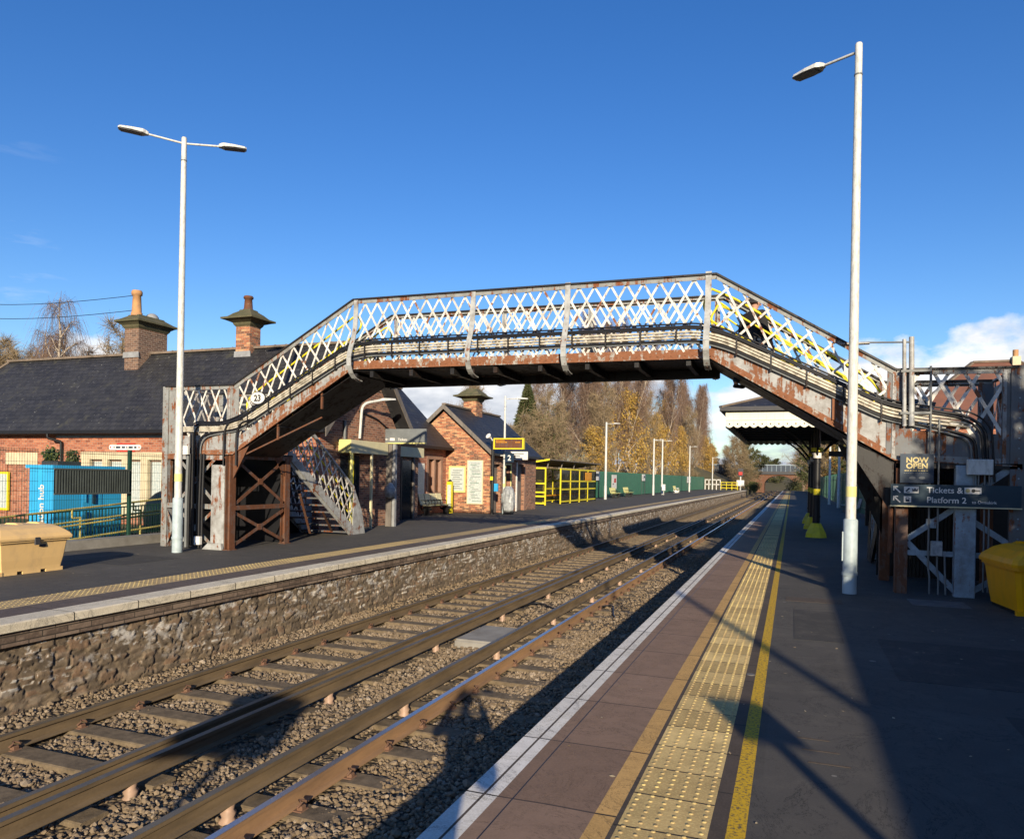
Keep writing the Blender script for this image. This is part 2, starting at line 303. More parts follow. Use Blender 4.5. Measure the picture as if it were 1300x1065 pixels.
# ------------------------------------------------------------------ mesh helpers
class MB:
    def __init__(s): s.v = []; s.f = []; s.m = []; s.s = []; s.ml = []
    def mi(s, m):
        if m not in s.ml: s.ml.append(m)
        return s.ml.index(m)
    def add(s, vs, fs, m, smooth=False):
        k = len(s.v); s.v += [tuple(p) for p in vs]; i = s.mi(m)
        for f in fs: s.f.append([k+q for q in f]); s.m.append(i); s.s.append(smooth)
        return s
    def box(s, x0, x1, y0, y1, z0, z1, m):
        v = [(x0, y0, z0), (x1, y0, z0), (x1, y1, z0), (x0, y1, z0), (x0, y0, z1), (x1, y0, z1), (x1, y1, z1), (x0, y1, z1)]
        return s.add(v, [(0, 3, 2, 1), (4, 5, 6, 7), (0, 1, 5, 4), (1, 2, 6, 5), (2, 3, 7, 6), (3, 0, 4, 7)], m)
    def bbox(s, x0, x1, y0, y1, z0, z1, m, bev=.01):     # chamfered vertical + top edges
        b = bev
        def ring(d, z): return [(x0+d, y0, z), (x1-d, y0, z), (x1, y0+d, z), (x1, y1-d, z), (x1-d, y1, z), (x0+d, y1, z), (x0, y1-d, z), (x0, y0+d, z)]
        def ring2(z): return [(x0+b, y0+b, z), (x1-b, y0+b, z), (x1-b, y0+b, z), (x1-b, y1-b, z), (x1-b, y1-b, z), (x0+b, y1-b, z), (x0+b, y1-b, z), (x0+b, y0+b, z)]
        v = ring(b, z0)+ring(b, z1-b)+ring2(z1); fs = [list(range(7, -1, -1))]
        for k in range(8): fs.append([k, (k+1) % 8, 8+(k+1) % 8, 8+k])
        for k in range(8): fs.append([8+k, 8+(k+1) % 8, 16+(k+1) % 8, 16+k])
        fs.append([16, 18, 20, 22]); return s.add(v, fs, m)
    def beam(s, p, q, a, b_, m, up=(0, 0, 1)):
        p = Vector(p); q = Vector(q); d = (q-p).normalized(); u = Vector(up); sd = d.cross(u)
        if sd.length < 1e-4: sd = d.cross(Vector((1, 0, 0)))
        sd.normalize(); u = sd.cross(d).normalized(); v = []
        for c in (p, q):
            for i, j in ((-1, -1), (1, -1), (1, 1), (-1, 1)): v.append(c+sd*(a/2*i)+u*(b_/2*j))
        return s.add(v, [(0, 1, 2, 3), (7, 6, 5, 4), (0, 4, 5, 1), (1, 5, 6, 2), (2, 6, 7, 3), (3, 7, 4, 0)], m)
    def tube(s, pts, r, m, seg=10, cap=True, smooth=True):
        pts = [Vector(p) for p in pts]; n = len(pts); rr = r if isinstance(r, (list, tuple)) else [r]*n
        v = []; u = None
        for i, p in enumerate(pts):
            d = (pts[min(i+1, n-1)]-pts[max(i-1, 0)]).normalized()
            if u is None:
                u = d.cross(Vector((0, 0, 1)));  u = d.cross(Vector((1, 0, 0))) if u.length < .05 else u
            u = (u-d*u.dot(d)).normalized(); w_ = d.cross(u)
            for k in range(seg):
                a = 2*PI*k/seg; v.append(p+(u*math.cos(a)+w_*math.sin(a))*rr[i])
        fs = []
        for i in range(n-1):
            for k in range(seg): fs.append((i*seg+k, i*seg+(k+1) % seg, (i+1)*seg+(k+1) % seg, (i+1)*seg+k))
        s.add(v, fs, m, smooth)
        if cap: s.add(v[:seg], [tuple(range(seg-1, -1, -1))], m); s.add(v[-seg:], [tuple(range(seg))], m)
        return s
    def prism(s, poly, ax, a0, a1, m):
        """poly: 2-D outline; ax: axis of extrusion ('x': (y,z), 'y': (x,z), 'z': (x,y))"""
        def P(u, w_, a): return {'x': (a, u, w_), 'y': (u, a, w_), 'z': (u, w_, a)}[ax]
        n = len(poly); v = [P(*p, a0) for p in poly]+[P(*p, a1) for p in poly]
        fs = [tuple(range(n)), tuple(range(2*n-1, n-1, -1))]+[(i, i+n, (i+1) % n+n, (i+1) % n) for i in range(n)]
        return s.add(v, fs, m)
    def quad(s, a, b_, c, d, m, t=0.0):
        if not t: return s.add([a, b_, c, d], [(0, 1, 2, 3)], m)
        a, b_, c, d = map(Vector, (a, b_, c, d)); n = (b_-a).cross(d-a).normalized()*t
        v = [a, b_, c, d, a-n, b_-n, c-n, d-n]
        return s.add(v, [(0, 1, 2, 3), (7, 6, 5, 4), (0, 4, 5, 1), (1, 5, 6, 2), (2, 6, 7, 3), (3, 7, 4, 0)], m)
    def disc(s, c, r, ax, m, seg=20, t=.01, ry=None):
        ry = ry or r; pts = [(r*math.cos(2*PI*k/seg), ry*math.sin(2*PI*k/seg)) for k in range(seg)]
        i = 'xyz'.index(ax); o = [j for j in range(3) if j != i]
        return s.prism([(c[o[0]]+p[0], c[o[1]]+p[1]) for p in pts], ax, c[i]-t/2, c[i]+t/2, m)
    def dome(s, c, r, h, m, seg=10, rings=4):
        v = []; fs = []
        for i in range(rings):
            a = PI/2*i/rings
            for k in range(seg): v.append((c[0]+r*math.cos(a)*math.cos(2*PI*k/seg), c[1]+r*math.cos(a)*math.sin(2*PI*k/seg), c[2]+h*math.sin(a)))
        v.append((c[0], c[1], c[2]+h))
        for i in range(rings-1):
            for k in range(seg): fs.append((i*seg+k, i*seg+(k+1) % seg, (i+1)*seg+(k+1) % seg, (i+1)*seg+k))
        for k in range(seg): fs.append(((rings-1)*seg+k, (rings-1)*seg+(k+1) % seg, rings*seg))
        return s.add(v, fs, m, True)
    def build(s, name, parent=None, **kw):
        me = bpy.data.meshes.new(name); off = world_off(parent)
        me.from_pydata([(p[0]-off[0], p[1]-off[1], p[2]-off[2]) for p in s.v], [], s.f)
        for m in s.ml: me.materials.append(M[m] if isinstance(m, str) else m)
        me.polygons.foreach_set('material_index', s.m); me.polygons.foreach_set('use_smooth', s.s)
        bm = bmesh.new(); bm.from_mesh(me); bmesh.ops.recalc_face_normals(bm, faces=bm.faces); bm.to_mesh(me); bm.free()
        me.update(); o = bpy.data.objects.new(name, me); COL.objects.link(o)
        if parent: o.parent = parent
        return tag(o, **kw)
def world_off(p):
    o = Vector((0, 0, 0))
    while p is not None: o += Vector(p.location); p = p.parent
    return o
def tag(o, label=None, cat=None, group=None, kind=None):
    if label: o['label'] = label
    if cat: o['category'] = cat
    if group: o['group'] = group
    if kind: o['kind'] = kind
    return o
def thing(name, loc, label, cat, group=None):
    o = bpy.data.objects.new(name, None); COL.objects.link(o); o.location = loc; o.empty_display_size = .2
    return tag(o, label, cat, group)
def dup(o, loc=None, rz=None, parent=None, **kw):
    def cp(a, par):
        c = a.copy(); COL.objects.link(c); c.parent = par
        for ch in kids.get(a.name, ()): cp(ch, c)
        return c
    kids = {}
    def walk(a):
        kids[a.name] = list(a.children)
        for ch in a.children: walk(ch)
    walk(o); c = cp(o, parent)
    if loc is not None: c.location = loc
    if rz is not None: c.rotation_euler = (0, 0, rz)
    return tag(c, **kw)
def text(s, name, loc, size, mat, parent, rot=(PI/2, 0, 0), align='LEFT', bold=.0, ext=.002, xs=1.0):
    cu = bpy.data.curves.new(name, 'FONT'); cu.body = s; cu.size = size; cu.align_x = align; cu.extrude = ext; cu.offset = bold*size
    t = bpy.data.objects.new('tmp', cu); COL.objects.link(t); dg = bpy.context.evaluated_depsgraph_get(); dg.update()
    me = bpy.data.meshes.new_from_object(t.evaluated_get(dg)); bpy.data.objects.remove(t); bpy.data.curves.remove(cu)
    me.name = name; me.materials.clear(); me.materials.append(M[mat]); o = bpy.data.objects.new(name, me); COL.objects.link(o)
    off = world_off(parent); o.parent = parent; o.location = Vector(loc)-off; o.rotation_euler = rot; o.scale = (xs, 1, 1)
    return o
def rpath(pts, r=.1, n=5):
    """round the corners of a polyline"""
    pts = [Vector(p) for p in pts]; out_ = [pts[0]]
    for i in range(1, len(pts)-1):
        a, b_, c = pts[i-1], pts[i], pts[i+1]; r1 = min(r, (a-b_).length*.49, (c-b_).length*.49)
        p = b_+(a-b_).normalized()*r1; q = b_+(c-b_).normalized()*r1
        for k in range(n+1):
            t = k/n; out_.append(p*(1-t)**2+b_*2*t*(1-t)+q*t*t)
    out_.append(pts[-1]); return out_
def vnoise(x, y, seed=0):
    xi = np.floor(x).astype(int); yi = np.floor(y).astype(int); fx = x-xi; fy = y-yi; fx = fx*fx*(3-2*fx); fy = fy*fy*(3-2*fy)
    def h(a, b_):
        n = (a*374761393+b_*668265263+seed*974634777) & 0x7fffffff; n = ((n ^ (n >> 13))*1274126177) & 0x7fffffff
        return ((n ^ (n >> 16)) & 0xffff)/65535.0
    return (h(xi, yi)*(1-fx)+h(xi+1, yi)*fx)*(1-fy)+(h(xi, yi+1)*(1-fx)+h(xi+1, yi+1)*fx)*fy
def npmesh(name, V, Fq, mats, midx=None, attr=None, smooth=False, parent=None, **kw):
    V = np.asarray(V, dtype=np.float32); Fq = np.asarray(Fq, dtype=np.int32); k = Fq.shape[1]
    me = bpy.data.meshes.new(name); me.vertices.add(len(V)); me.vertices.foreach_set('co', V.ravel())
    me.loops.add(Fq.size); me.loops.foreach_set('vertex_index', Fq.ravel()); me.polygons.add(len(Fq))
    me.polygons.foreach_set('loop_start', np.arange(0, Fq.size, k, dtype=np.int32))
    for m in mats: me.materials.append(M[m])
    if midx is not None: me.polygons.foreach_set('material_index', np.asarray(midx, dtype=np.int32))
    me.polygons.foreach_set('use_smooth', np.full(len(Fq), smooth))
    if attr is not None:
        at_ = me.attributes.new('tone', 'FLOAT', 'POINT'); at_.data.foreach_set('value', np.asarray(attr, dtype=np.float32))
    me.update(calc_edges=True); me.validate()
    o = bpy.data.objects.new(name, me); COL.objects.link(o)
    if parent: o.parent = parent
    return tag(o, **kw)
random.seed(7); RNG = np.random.default_rng(5)
# ================================================================== SETTING
def struct(mb, name): return mb.build(name, kind='structure')
g = MB()
prof = [(-900, -.06), (-16.2, -.06), (-8.45, -.10), (-8.45, -1.30), (-1.25, -1.30), (-1.25, -.10), (4, -.10), (900, -.06)]
for (x0, z0), (x1, z1) in zip(prof, prof[1:]): g.add([(x0, -250, z0), (x1, -250, z1), (x1, 1200, z1), (x0, 1200, z0)], [(0, 1, 2, 3)], 'soil')
struct(g, 'ground')
XL, XR = -8.0, -1.62            # the two platform edges
YE_R, YE_L = 152, 148
def strips(defs, y0, y1, side):
    for nm, x0, x1, m in defs: struct(MB().box(x0, x1, y0, y1, -.05, 0, m), nm)
strips([('platform_edge_line', -1.62, -1.525, 'edge_white'), ('platform_edge_line', -1.51, -1.44, 'edge_white'), ('platform_joint', -1.525, -1.51, 'dark_strip'),
        ('platform_paving', -1.44, -1.36, 'slab_brown'), ('platform_paving', -1.352, -.91, 'slab_brown'), ('platform_joint', -1.36, -1.352, 'black'),
        ('platform_buff_line', -.91, -.80, 'buff_line'), ('platform_joint', -.80, -.775, 'dark_strip'), ('platform_tactile_paving', -.775, -.35, 'tactile'),
        ('platform_joint', -.35, -.27, 'dark_strip'), ('platform_yellow_line', -.27, -.18, 'worn_yellow'), ('platform_asphalt', -.18, 4.6, 'asphalt')], -14, YE_R, 1)
struct(MB().bbox(-8.40, XL, -6, YE_L, -.10, 0, 'coping', .014), 'platform_coping')
strips([('platform_paving', -8.88, -8.40, 'slab_brown2'), ('platform_tactile_paving', -9.42, -8.88, 'tactile_l'),
        ('platform_asphalt', -15.9, -9.42, 'asphalt_l')], -6, YE_L, -1)
# tactile blisters near the camera
V = []; F = []
for side, xs, y0, y1 in ((1, [-.745+.073*k for k in range(6)], 2.6, 24), (-1, [-9.38+.085*k for k in range(6)], 4.5, 17)):
    seg = 8; prof_ = [(.0125, 0), (.0095, .0045), (.005, .006)]
    ny = int((y1-y0)/(.0667 if side > 0 else .085))
    for j in range(ny):
        y = y0+j*(.0667 if side > 0 else .085)
        for x in xs:
            k0 = len(V)
            for r, h in prof_:
                for q in range(seg): V.append((x+r*math.cos(2*PI*q/seg), y+r*math.sin(2*PI*q/seg), h))
            for i in range(2):
                for q in range(seg): F.append((k0+i*seg+q, k0+i*seg+(q+1) % seg, k0+(i+1)*seg+(q+1) % seg, k0+(i+1)*seg+q))
            F.append((k0+16, k0+18, k0+20, k0+22)); F.append((k0+16, k0+17, k0+18, k0+19)); 
blm = plain('blister', (.64, .50, .19), .6, (.40, .29, .13), 2.2, lo=.38, hi=.56); M['blister'] = blm
npmesh('platform_tactile_studs', V, F, ['blister'], kind='structure')
# platform bodies
struct(MB().box(-15.9, XL-.52, -6, YE_L, -1.3, -.055, 'brick_far'), 'platform')
struct(MB().box(XR+.10, 4.6, -14, YE_R, -1.3, -.055, 'brick_far'), 'platform')
struct(MB().box(XL-.16, XL-.045, -6, YE_L, -.27, -.101, 'blue_brick'), 'platform_brick_course')
struct(MB().box(XR+.06, XR+.12, -14, YE_R, -1.2, -.051, 'blue_brick'), 'platform_face')
# rubble retaining wall, real relief
def rubble(y0, y1, dy, seed):
    ny = int((y1-y0)/dy)+1; nz = int(.90/.022)+1; Y = np.linspace(y0, y1, ny); Z = np.linspace(-1.16, -.265, nz); YY, ZZ = np.meshgrid(Y, Z, indexing='ij')
    wy = YY+.10*(vnoise(YY*3, ZZ*5, 1)-.5)+.05*(vnoise(YY*9, ZZ*9, 2)-.5); wz = ZZ+.05*(vnoise(YY*1.6, ZZ*2, 3)-.5)+.020*(vnoise(YY*8, ZZ*10, 4)-.5)
    cw, chh = .21, .092; gy = wy/cw; gz_ = wz/chh; by = np.floor(gy).astype(int); bz = np.floor(gz_).astype(int)
    def hs2(a, c, k):
        n = (a*73856093 ^ c*19349663 ^ (k*83492791+12345)) & 0x7fffffff; n = ((n ^ (n >> 13))*1274126177) & 0x7fffffff; return ((n ^ (n >> 16)) & 0xffff)/65535.0
    f1 = np.full(YY.shape, 9.); f2 = np.full(YY.shape, 9.); cy_ = np.zeros(YY.shape, int); cz_ = np.zeros(YY.shape, int)
    for oy in (-1, 0, 1):
        for oz in (-1, 0, 1):
            a_ = by+oy; c_ = bz+oz; px_ = a_+.5+.42*(hs2(a_, c_, 1)*2-1)+.5*(c_ & 1)*0; pz_ = c_+.5+.18*(hs2(a_, c_, 2)*2-1); wgt = 1+.5*(hs2(a_, c_, 7)-.5)
            d_ = (np.abs(gy-px_)**3*.9+np.abs(gz_-pz_)**3*1.1)**(1/3.)*wgt
            up_ = d_ < f1; f2 = np.where(up_, f1, np.minimum(f2, d_)); cy_ = np.where(up_, a_, cy_); cz_ = np.where(up_, c_, cz_); f1 = np.where(up_, d_, f1)
    e = (f2-f1)*.5; tone = hs2(cy_, cz_, 3); prot = hs2(cy_, cz_, 4)
    d = np.clip(e/.04, 0, 1)**.8*(.012+.026*prot)+.006*(vnoise(YY*9, ZZ*12, 8)-.5)+.009*(vnoise(YY*24, ZZ*30, 9)-.5)
    tilt = ((gz_-cz_-.5)*(hs2(cy_, cz_, 5)-.3)+(gy-cy_-.5)*(hs2(cy_, cz_, 6)-.5))*.035; d = d+tilt*np.clip(e/.08, 0, 1)
    V = np.stack([XL-.13+d, YY, ZZ], -1).reshape(-1, 3)
    tone = np.where(e < .028, .02+.15*(vnoise(YY*4, ZZ*4, 3)), tone*.72+.10)
    lime = ((gz_-cz_ > .55) | (vnoise(YY*2.3, ZZ*3, 21) > .82)) & (vnoise(YY*3.1+7, ZZ*7, 22)+.5*vnoise(YY*17, ZZ*17, 23) > .93) & (e > .02) & (ZZ > -1.0)
    tone = np.where(lime, .90+.1*vnoise(YY*20, ZZ*20, 24), tone)
    i = np.arange(ny-1)[:, None]*nz+np.arange(nz-1)[None, :]; F = np.stack([i, i+nz, i+nz+1, i+1], -1).reshape(-1, 4)
    return V, F, tone.reshape(-1)
V1, F1, t1 = rubble(3.0, 26, .022, 1); V2, F2, t2 = rubble(26, 148, .09, 1)
npmesh('retaining_wall', np.vstack([V1, V2]), np.vstack([F1, F2+len(V1)]), ['rubble'], attr=np.concatenate([t1, t2]), smooth=True,
       label='rough rubble stone retaining wall below the white coping of the far platform', cat='retaining wall')
# track bed
def bedz(X, Y):
    z = -1.118+.045*(vnoise(X*1.7, Y*1.1, 2)-.5)+.03*(vnoise(X*6, Y*6, 5)-.5)
    z = z+.05*np.clip((-7.55-X)/.4, 0, 1)+.02*np.exp(-((X+4.8)/.35)**2)+.050*np.clip((X+3.75)/.5, 0, 1)-.02*np.clip((X+2.3)/.4, 0, 1)
    return z
ny, nx = 700, 62; Y = np.concatenate([np.linspace(-6, 45, 560), np.linspace(45.6, 900, 140)]); X = np.linspace(-8.25, -1.45, nx); YY, XX = np.meshgrid(Y, X, indexing='ij')
ZZ = bedz(XX, YY)
i = np.arange(ny-1)[:, None]*nx+np.arange(nx-1)[None, :]
npmesh('track_bed', np.stack([XX, YY, ZZ], -1).reshape(-1, 3), np.stack([i, i+1, i+nx+1, i+nx], -1).reshape(-1, 4), ['bed'], smooth=True, kind='structure')
# loose ballast
ico = np.array([(0, 0, 1), (.894, 0, .447), (.276, .851, .447), (-.724, .526, .447), (-.724, -.526, .447), (.276, -.851, .447), (.724, .526, -.447), (-.276, .851, -.447), (-.894, 0, -.447), (-.276, -.851, -.447), (.724, -.526, -.447), (0, 0, -1)])
icf = np.array([(0, 1, 2), (0, 2, 3), (0, 3, 4), (0, 4, 5), (0, 5, 1), (1, 6, 2), (2, 7, 3), (3, 8, 4), (4, 9, 5), (5, 10, 1), (6, 7, 2), (7, 8, 3), (8, 9, 4), (9, 10, 5), (10, 6, 1), (11, 7, 6), (11, 8, 7), (11, 9, 8), (11, 10, 9), (11, 6, 10)])
SP = .73; SLP = [(-6.45, -7.72, -5.18), (-3.10, -4.37, -1.83)]
def stones(n, y0, y1, s0, s1, xr=(-7.95, -1.7)):
    Yp = y0+(y1-y0)*RNG.random(n)**1.25; Xp = xr[0]+(xr[1]-xr[0])*RNG.random(n); keep = np.ones(n, bool)
    for xc, a, b_ in SLP:
        fr = np.abs((Yp/SP)-np.round(Yp/SP))*SP; on = (fr < .14) & (Xp > a) & (Xp < b_); keep &= ~(on & (RNG.random(n) > (.30 if xc < -5 else .80)))
    for xr_ in (-7.2, -5.7, -3.85, -2.35): keep &= np.abs(Xp-xr_) > .075
    for xr_ in (-5.32, -4.23): keep &= np.abs(Xp-xr_) > .06
    Xp = Xp[keep]; Yp = Yp[keep]; n = len(Xp); S = s0+(s1-s0)*RNG.random(n)**1.4; S = np.where(RNG.random(n) < .06, S*1.55, S)
    z = bedz(Xp, Yp)+S*(.1+.5*RNG.random(n))
    sh = ico[None]*(1+.55*(RNG.random((n, 12, 1))-.5)); sc = S[:, None]*(.65+.7*RNG.random((n, 3)))*np.array([1, 1, .8]); sh = sh*sc[:, None, :]
    a = RNG.random(n)*2*PI; c, s_ = np.cos(a), np.sin(a); tl = (RNG.random(n)-.5)*1.2
    x = sh[..., 0]*c[:, None]-sh[..., 1]*s_[:, None]; y = sh[..., 0]*s_[:, None]+sh[..., 1]*c[:, None]; zz = sh[..., 2]+x*np.sin(tl)[:, None]*.5
    Vv = np.stack([x+Xp[:, None], y+Yp[:, None], zz+z[:, None]], -1).reshape(-1, 3); Ff = (icf[None]+(np.arange(n)*12)[:, None, None]).reshape(-1, 3)
    return Vv, Ff, np.repeat(RNG.random(n), 12)
A = stones(44000, 2.6, 13, .012, .027, (-8.05, -1.7)); B = stones(20000, 11, 28, .015, .032, (-8.05, -1.7))
npmesh('ballast', np.vstack([A[0], B[0]]), np.vstack([A[1], B[1]+len(A[0])]), ['stone_b'], attr=np.concatenate([A[2], B[2]]), kind='stuff', label='loose brown grey crushed stone ballast between and beside the rails', cat='ballast')
# rails
RP = [(-.070, 0), (.070, 0), (.070, .010), (.012, .026), (.010, .105), (.035, .118), (.036, .150), (-.036, .150), (-.035, .118), (-.010, .105), (-.012, .026), (-.070, .010)]
def rail(xc, zb, parent, m, y0=-6, y1=420, head='railhead', hw=.030, sc=1.0, name='rail'):
    mb = MB(); mb.prism([(xc+p[0]*sc, zb+p[1]*sc) for p in RP], 'y', y0, y1, m); zt = zb+.150*sc
    mb.box(xc-hw, xc+hw, y0, y1, zt+.0005, zt+.0035, head); return mb.build(name, parent)
slm = MB(); slm.prism([(-.13, -.12), (.13, -.12), (.13, -.01), (.115, .0), (-.115, .0), (-.13, -.01)], 'x', -1.27, 1.27, 'conc_brown')
rng = random.Random(3)
for ti, (xc, a, b_) in enumerate(SLP):
    lab = ('near railway track beside the white lined platform edge', 'far railway track beside the rubble stone wall')[1-ti]
    t = thing('railway_track', (xc, 0, -1.07), lab, 'railway track')
    for s_ in (-1, 1): rail(xc+s_*.75, -1.068, t, ('rail_side2', 'rail_side')[ti], head='railhead' if ti else 'cond_top')
    base = None; chair = None
    ks = list(range(4, 104))
    for k in ks:
        y = k*SP
        if base is None:
            base = MB(); base.add([(v[0], v[1], v[2]) for v in slm.v], slm.f, 'conc_brown'); me_o = base.build('sleeper', None); me_o.parent = t; base = me_o; o = base
        else: o = base.copy(); COL.objects.link(o)
        o.location = (rng.uniform(-.02, .02), y, rng.uniform(-.006, .004)); o.parent = t
        if k < 60:
            for s_ in (-1, 1):
                if chair is None:
                    cm = MB(); cm.bbox(-.14, .14, -.06, .06, 0.0, .025, 'clip'); cm.bbox(-.125, -.07, -.035, .035, .025, .06, 'clip'); cm.bbox(.07, .125, -.035, .035, .025, .06, 'clip')
                    cm.tube([(.10, -.06, .06), (.12, -.03, .085), (.075, 0, .095), (.12, .03, .085), (.10, .06, .06)], .010, 'clip', 6); cm.tube([(-.10, -.06, .06), (-.12, -.03, .085), (-.075, 0, .095), (-.12, .03, .085), (-.10, .06, .06)], .010, 'clip', 6)
                    chair = cm.build('rail_chair', None); c_ = chair
                else: c_ = chair.copy(); COL.objects.link(c_)
                c_.location = (s_*.75, 0, -.018); c_.parent = o
    far = MB()
    for k in range(104, 250):
        far.box(xc-1.27, xc+1.27, k*SP-.12, k*SP+.12, -1.15, -1.07, 'conc_brown')
    far.build('sleeper_run', t, kind='stuff')
for ti, xc in enumerate((-5.30, -4.25)):
    t = thing('conductor_rail', (xc, 0, -1.07), ('raised dull conductor rail nearer the rubble stone wall', 'raised dull conductor rail nearer the white lined platform edge')[ti], 'conductor rail')
    rail(xc, -.985, t, ('rail_side2', 'rail_side2')[ti], head='cond_top', hw=.033, sc=.98)
    ins = None
    for k in range(0, 36):
        if ins is None:
            im = MB(); im.tube([(0, 0, -.09), (0, 0, -.06), (0, 0, -.02), (0, 0, .02), (0, 0, .045), (0, 0, .085)], [.075, .085, .05, .065, .045, .055], 'pot_porc', 12); im.bbox(-.06, .06, -.035, .035, -.14, -.09, 'pot_porc')
            ins = im.build('insulator', None); o = ins
        else: o = ins.copy(); COL.objects.link(o)
        o.location = (0.02, 1.9+k*2.92, .0); o.parent = t
# small concrete trough lid between the tracks
tr = thing('cable_trough', (-4.75, 11.6, -1.1), 'flat grey concrete trough box lying between the two conductor rails', 'cable trough')
MB().bbox(-5.12, -4.42, 11.0, 12.25, -1.2, -.98, 'concrete', .015).build('trough_body', tr); MB().bbox(-5.10, -4.44, 11.02, 12.23, -.979, -.95, 'concrete', .012).build('lid', tr)
# loose cable loops in the four foot
cb = MB(); cb.tube(rpath([(-4.05, 15.3, -1.1), (-3.6, 15.9, -1.02), (-3.3, 14.6, -1.06), (-2.9, 13.9, -1.10), (-2.5, 13.4, -1.13)], .4, 7), .018, 'cable', 8)
cb.build('track_cable', label='black cable looping over the ballast of the near track', cat='cable')
cb = MB(); cb.tube(rpath([(-5.6, 14.4, -1.1), (-5.1, 15.2, -.98), (-4.7, 15.0, -1.05), (-4.3, 14.6, -1.06)], .4, 7), .018, 'cable', 8)
cb.build('track_cable', label='black cable bridging the gap between the two conductor rails', cat='cable')
# platform details
mh = MB(); mh.box(1.62, 2.35, 11.75, 12.35, .001, .006, 'manhole'); mh.build('manhole_cover', label='flat grey utility cover set in the asphalt before the tower column', cat='manhole cover')
mh = MB(); mh.box(-.05, .70, 11.35, 11.75, .001, .004, 'dark_strip'); mh.build('patch', kind='structure')
mh = MB()
for k in range(3): mh.box(.06+.03*k, .26+.05*k, 5.3-.22*k, 5.318-.22*k, .001, .0028, 'dark_strip')
mh.build('platform_worn_marking', kind='structure')
mh = MB(); mh.disc((-.31, 6.85, .003), .035, 'z', 'manhole', 16, .006); mh.build('stud', label='small round metal stud beside the yellow line', cat='stud')

# fallen leaves and grit
q = np.random.default_rng(8); n = 420; X = np.where(q.random(n) < .55, q.uniform(-1.4, 3.2, n), q.uniform(-14.0, -8.5, n)); Y = 3+q.random(n)**1.3*26; S = q.uniform(.008, .022, n)[:, None]
a = q.uniform(0, 6.28, n); u = np.stack([np.cos(a), np.sin(a), q.uniform(-.1, .1, n)], -1); w_ = np.stack([-np.sin(a), np.cos(a), q.uniform(0, .3, n)], -1); P = np.stack([X, Y, np.full(n, .006)], -1)
V = np.stack([P-u*S, P-w_*S*.5, P+u*S, P+w_*S*.5], 1).reshape(-1, 3); V[:, 2] = np.maximum(V[:, 2], .0025)
M['litter'] = plain('litter', (.42, .36, .24), .8, (.22, .14, .07), 6)
npmesh('fallen_leaves', V, np.arange(4*n).reshape(-1, 4), ['litter'], kind='stuff', label='tiny pale fallen leaves scattered over both platforms', cat='leaves')
for i, (x0, x1, y0, y1) in enumerate(((.9, 2.3, 7.2, 9.0), (.05, .55, 8.6, 10.6), (1.5, 1.9, 4.2, 6.4), (-12.6, -11.2, 9.9, 11.3))):
    mb = MB(); mb.box(x0, x1, y0, y1, .0008, .0024+.0003*i, 'patch_tar'); mb.build('platform_repair_patch', kind='structure')
# ================================================================== FOOTBRIDGE
YN, YF = 13.0, 14.55
BP = [(-13.35, 2.08), (-11.42, 2.10), (-8.42, 3.85), (-1.33, 3.79), (1.5, 2.08), (3.13, 2.0)]     # underside line of the girder
TP = [(-13.35, 3.63), (-11.42, 3.62), (-8.42, 5.27), (-1.25, 5.22), (1.5, 3.50), (3.13, 3.48)]     # handrail line
def ip(P, x):
    for (a, za), (c, zc) in zip(P, P[1:]):
        if x <= c: return za+(zc-za)*(x-a)/(c-a)
    return P[-1][1]
M['dark_plate'] = painted_rust('dark_plate', (.12, .13, .14), .3, 3)
fb = thing('footbridge', (-4.9, 13.8, 0), 'rusting white lattice iron footbridge spanning both tracks between two stair towers', 'footbridge')
PD = {0: .42, 1: .32, 2: .16, 3: .58, 4: .46}                # girder plate depth per section
def girder(y, out):      # out: -1 faces the camera
    mb = MB(); yo = y
    for i, ((x0, z0), (x1, z1)) in enumerate(zip(BP, BP[1:])):
        d = PD[i]; mat_ = ('grey_rust', 'grey_rust', 'plate_rust', 'grey_rust', 'dark_plate')[i]
        mb.prism([(x0, z0), (x1, z1), (x1, z1+d), (x0, z0+d)], 'y', yo-.006, yo+.006, mat_)
        mb.beam((x0, yo+out*.028, z0-.004), (x1, yo+out*.028, z1-.004), .055, .014, 'plate_rust')       # bottom angle
        mb.beam((x0, yo+out*.012, z0+.05), (x1, yo+out*.012, z1+.05), .012, .09, 'plate_rust' if i != 4 else 'rail_grey')
        mb.beam((x0+.01, yo-out*.03, z0+d+.0), (x1-.01, yo-out*.03, z1+d+.0), .05, .012, 'plate_rust')
        n = max(3, int(math.hypot(x1-x0, z1-z0)/.12))
        if out < 0:
            for k in range(n):                              # rivets
                t = (k+.5)/n; mb.box(x0+(x1-x0)*t-.011, x0+(x1-x0)*t+.011, yo-.03, yo-.017, z0+(z1-z0)*t+.045, z0+(z1-z0)*t+.066, 'plate_rust')
    return mb
girder(YN, -1).build('girder', fb); girder(YF, 1).build('girder', fb)
def toprail(y, out):
    mb = MB()
    for i, ((x0, z0), (x1, z1)) in enumerate(zip(TP, TP[1:])):
        mb.beam((x0, y, z0-.008), (x1, y, z1-.008), .13, .030, 'dark_iron')
        mb.beam((x0, y+out*.028, z0-.06), (x1, y+out*.028, z1-.06), .010, .075, 'rail_grey')
        mb.beam((x0, y-out*.03, z0-.045), (x1, y-out*.03, z1-.045), .008, .045, 'rail_grey')
    return mb
toprail(YN, -1).build('top_rail', fb); toprail(YF, 1).build('top_rail', fb)
rr = random.Random(11)
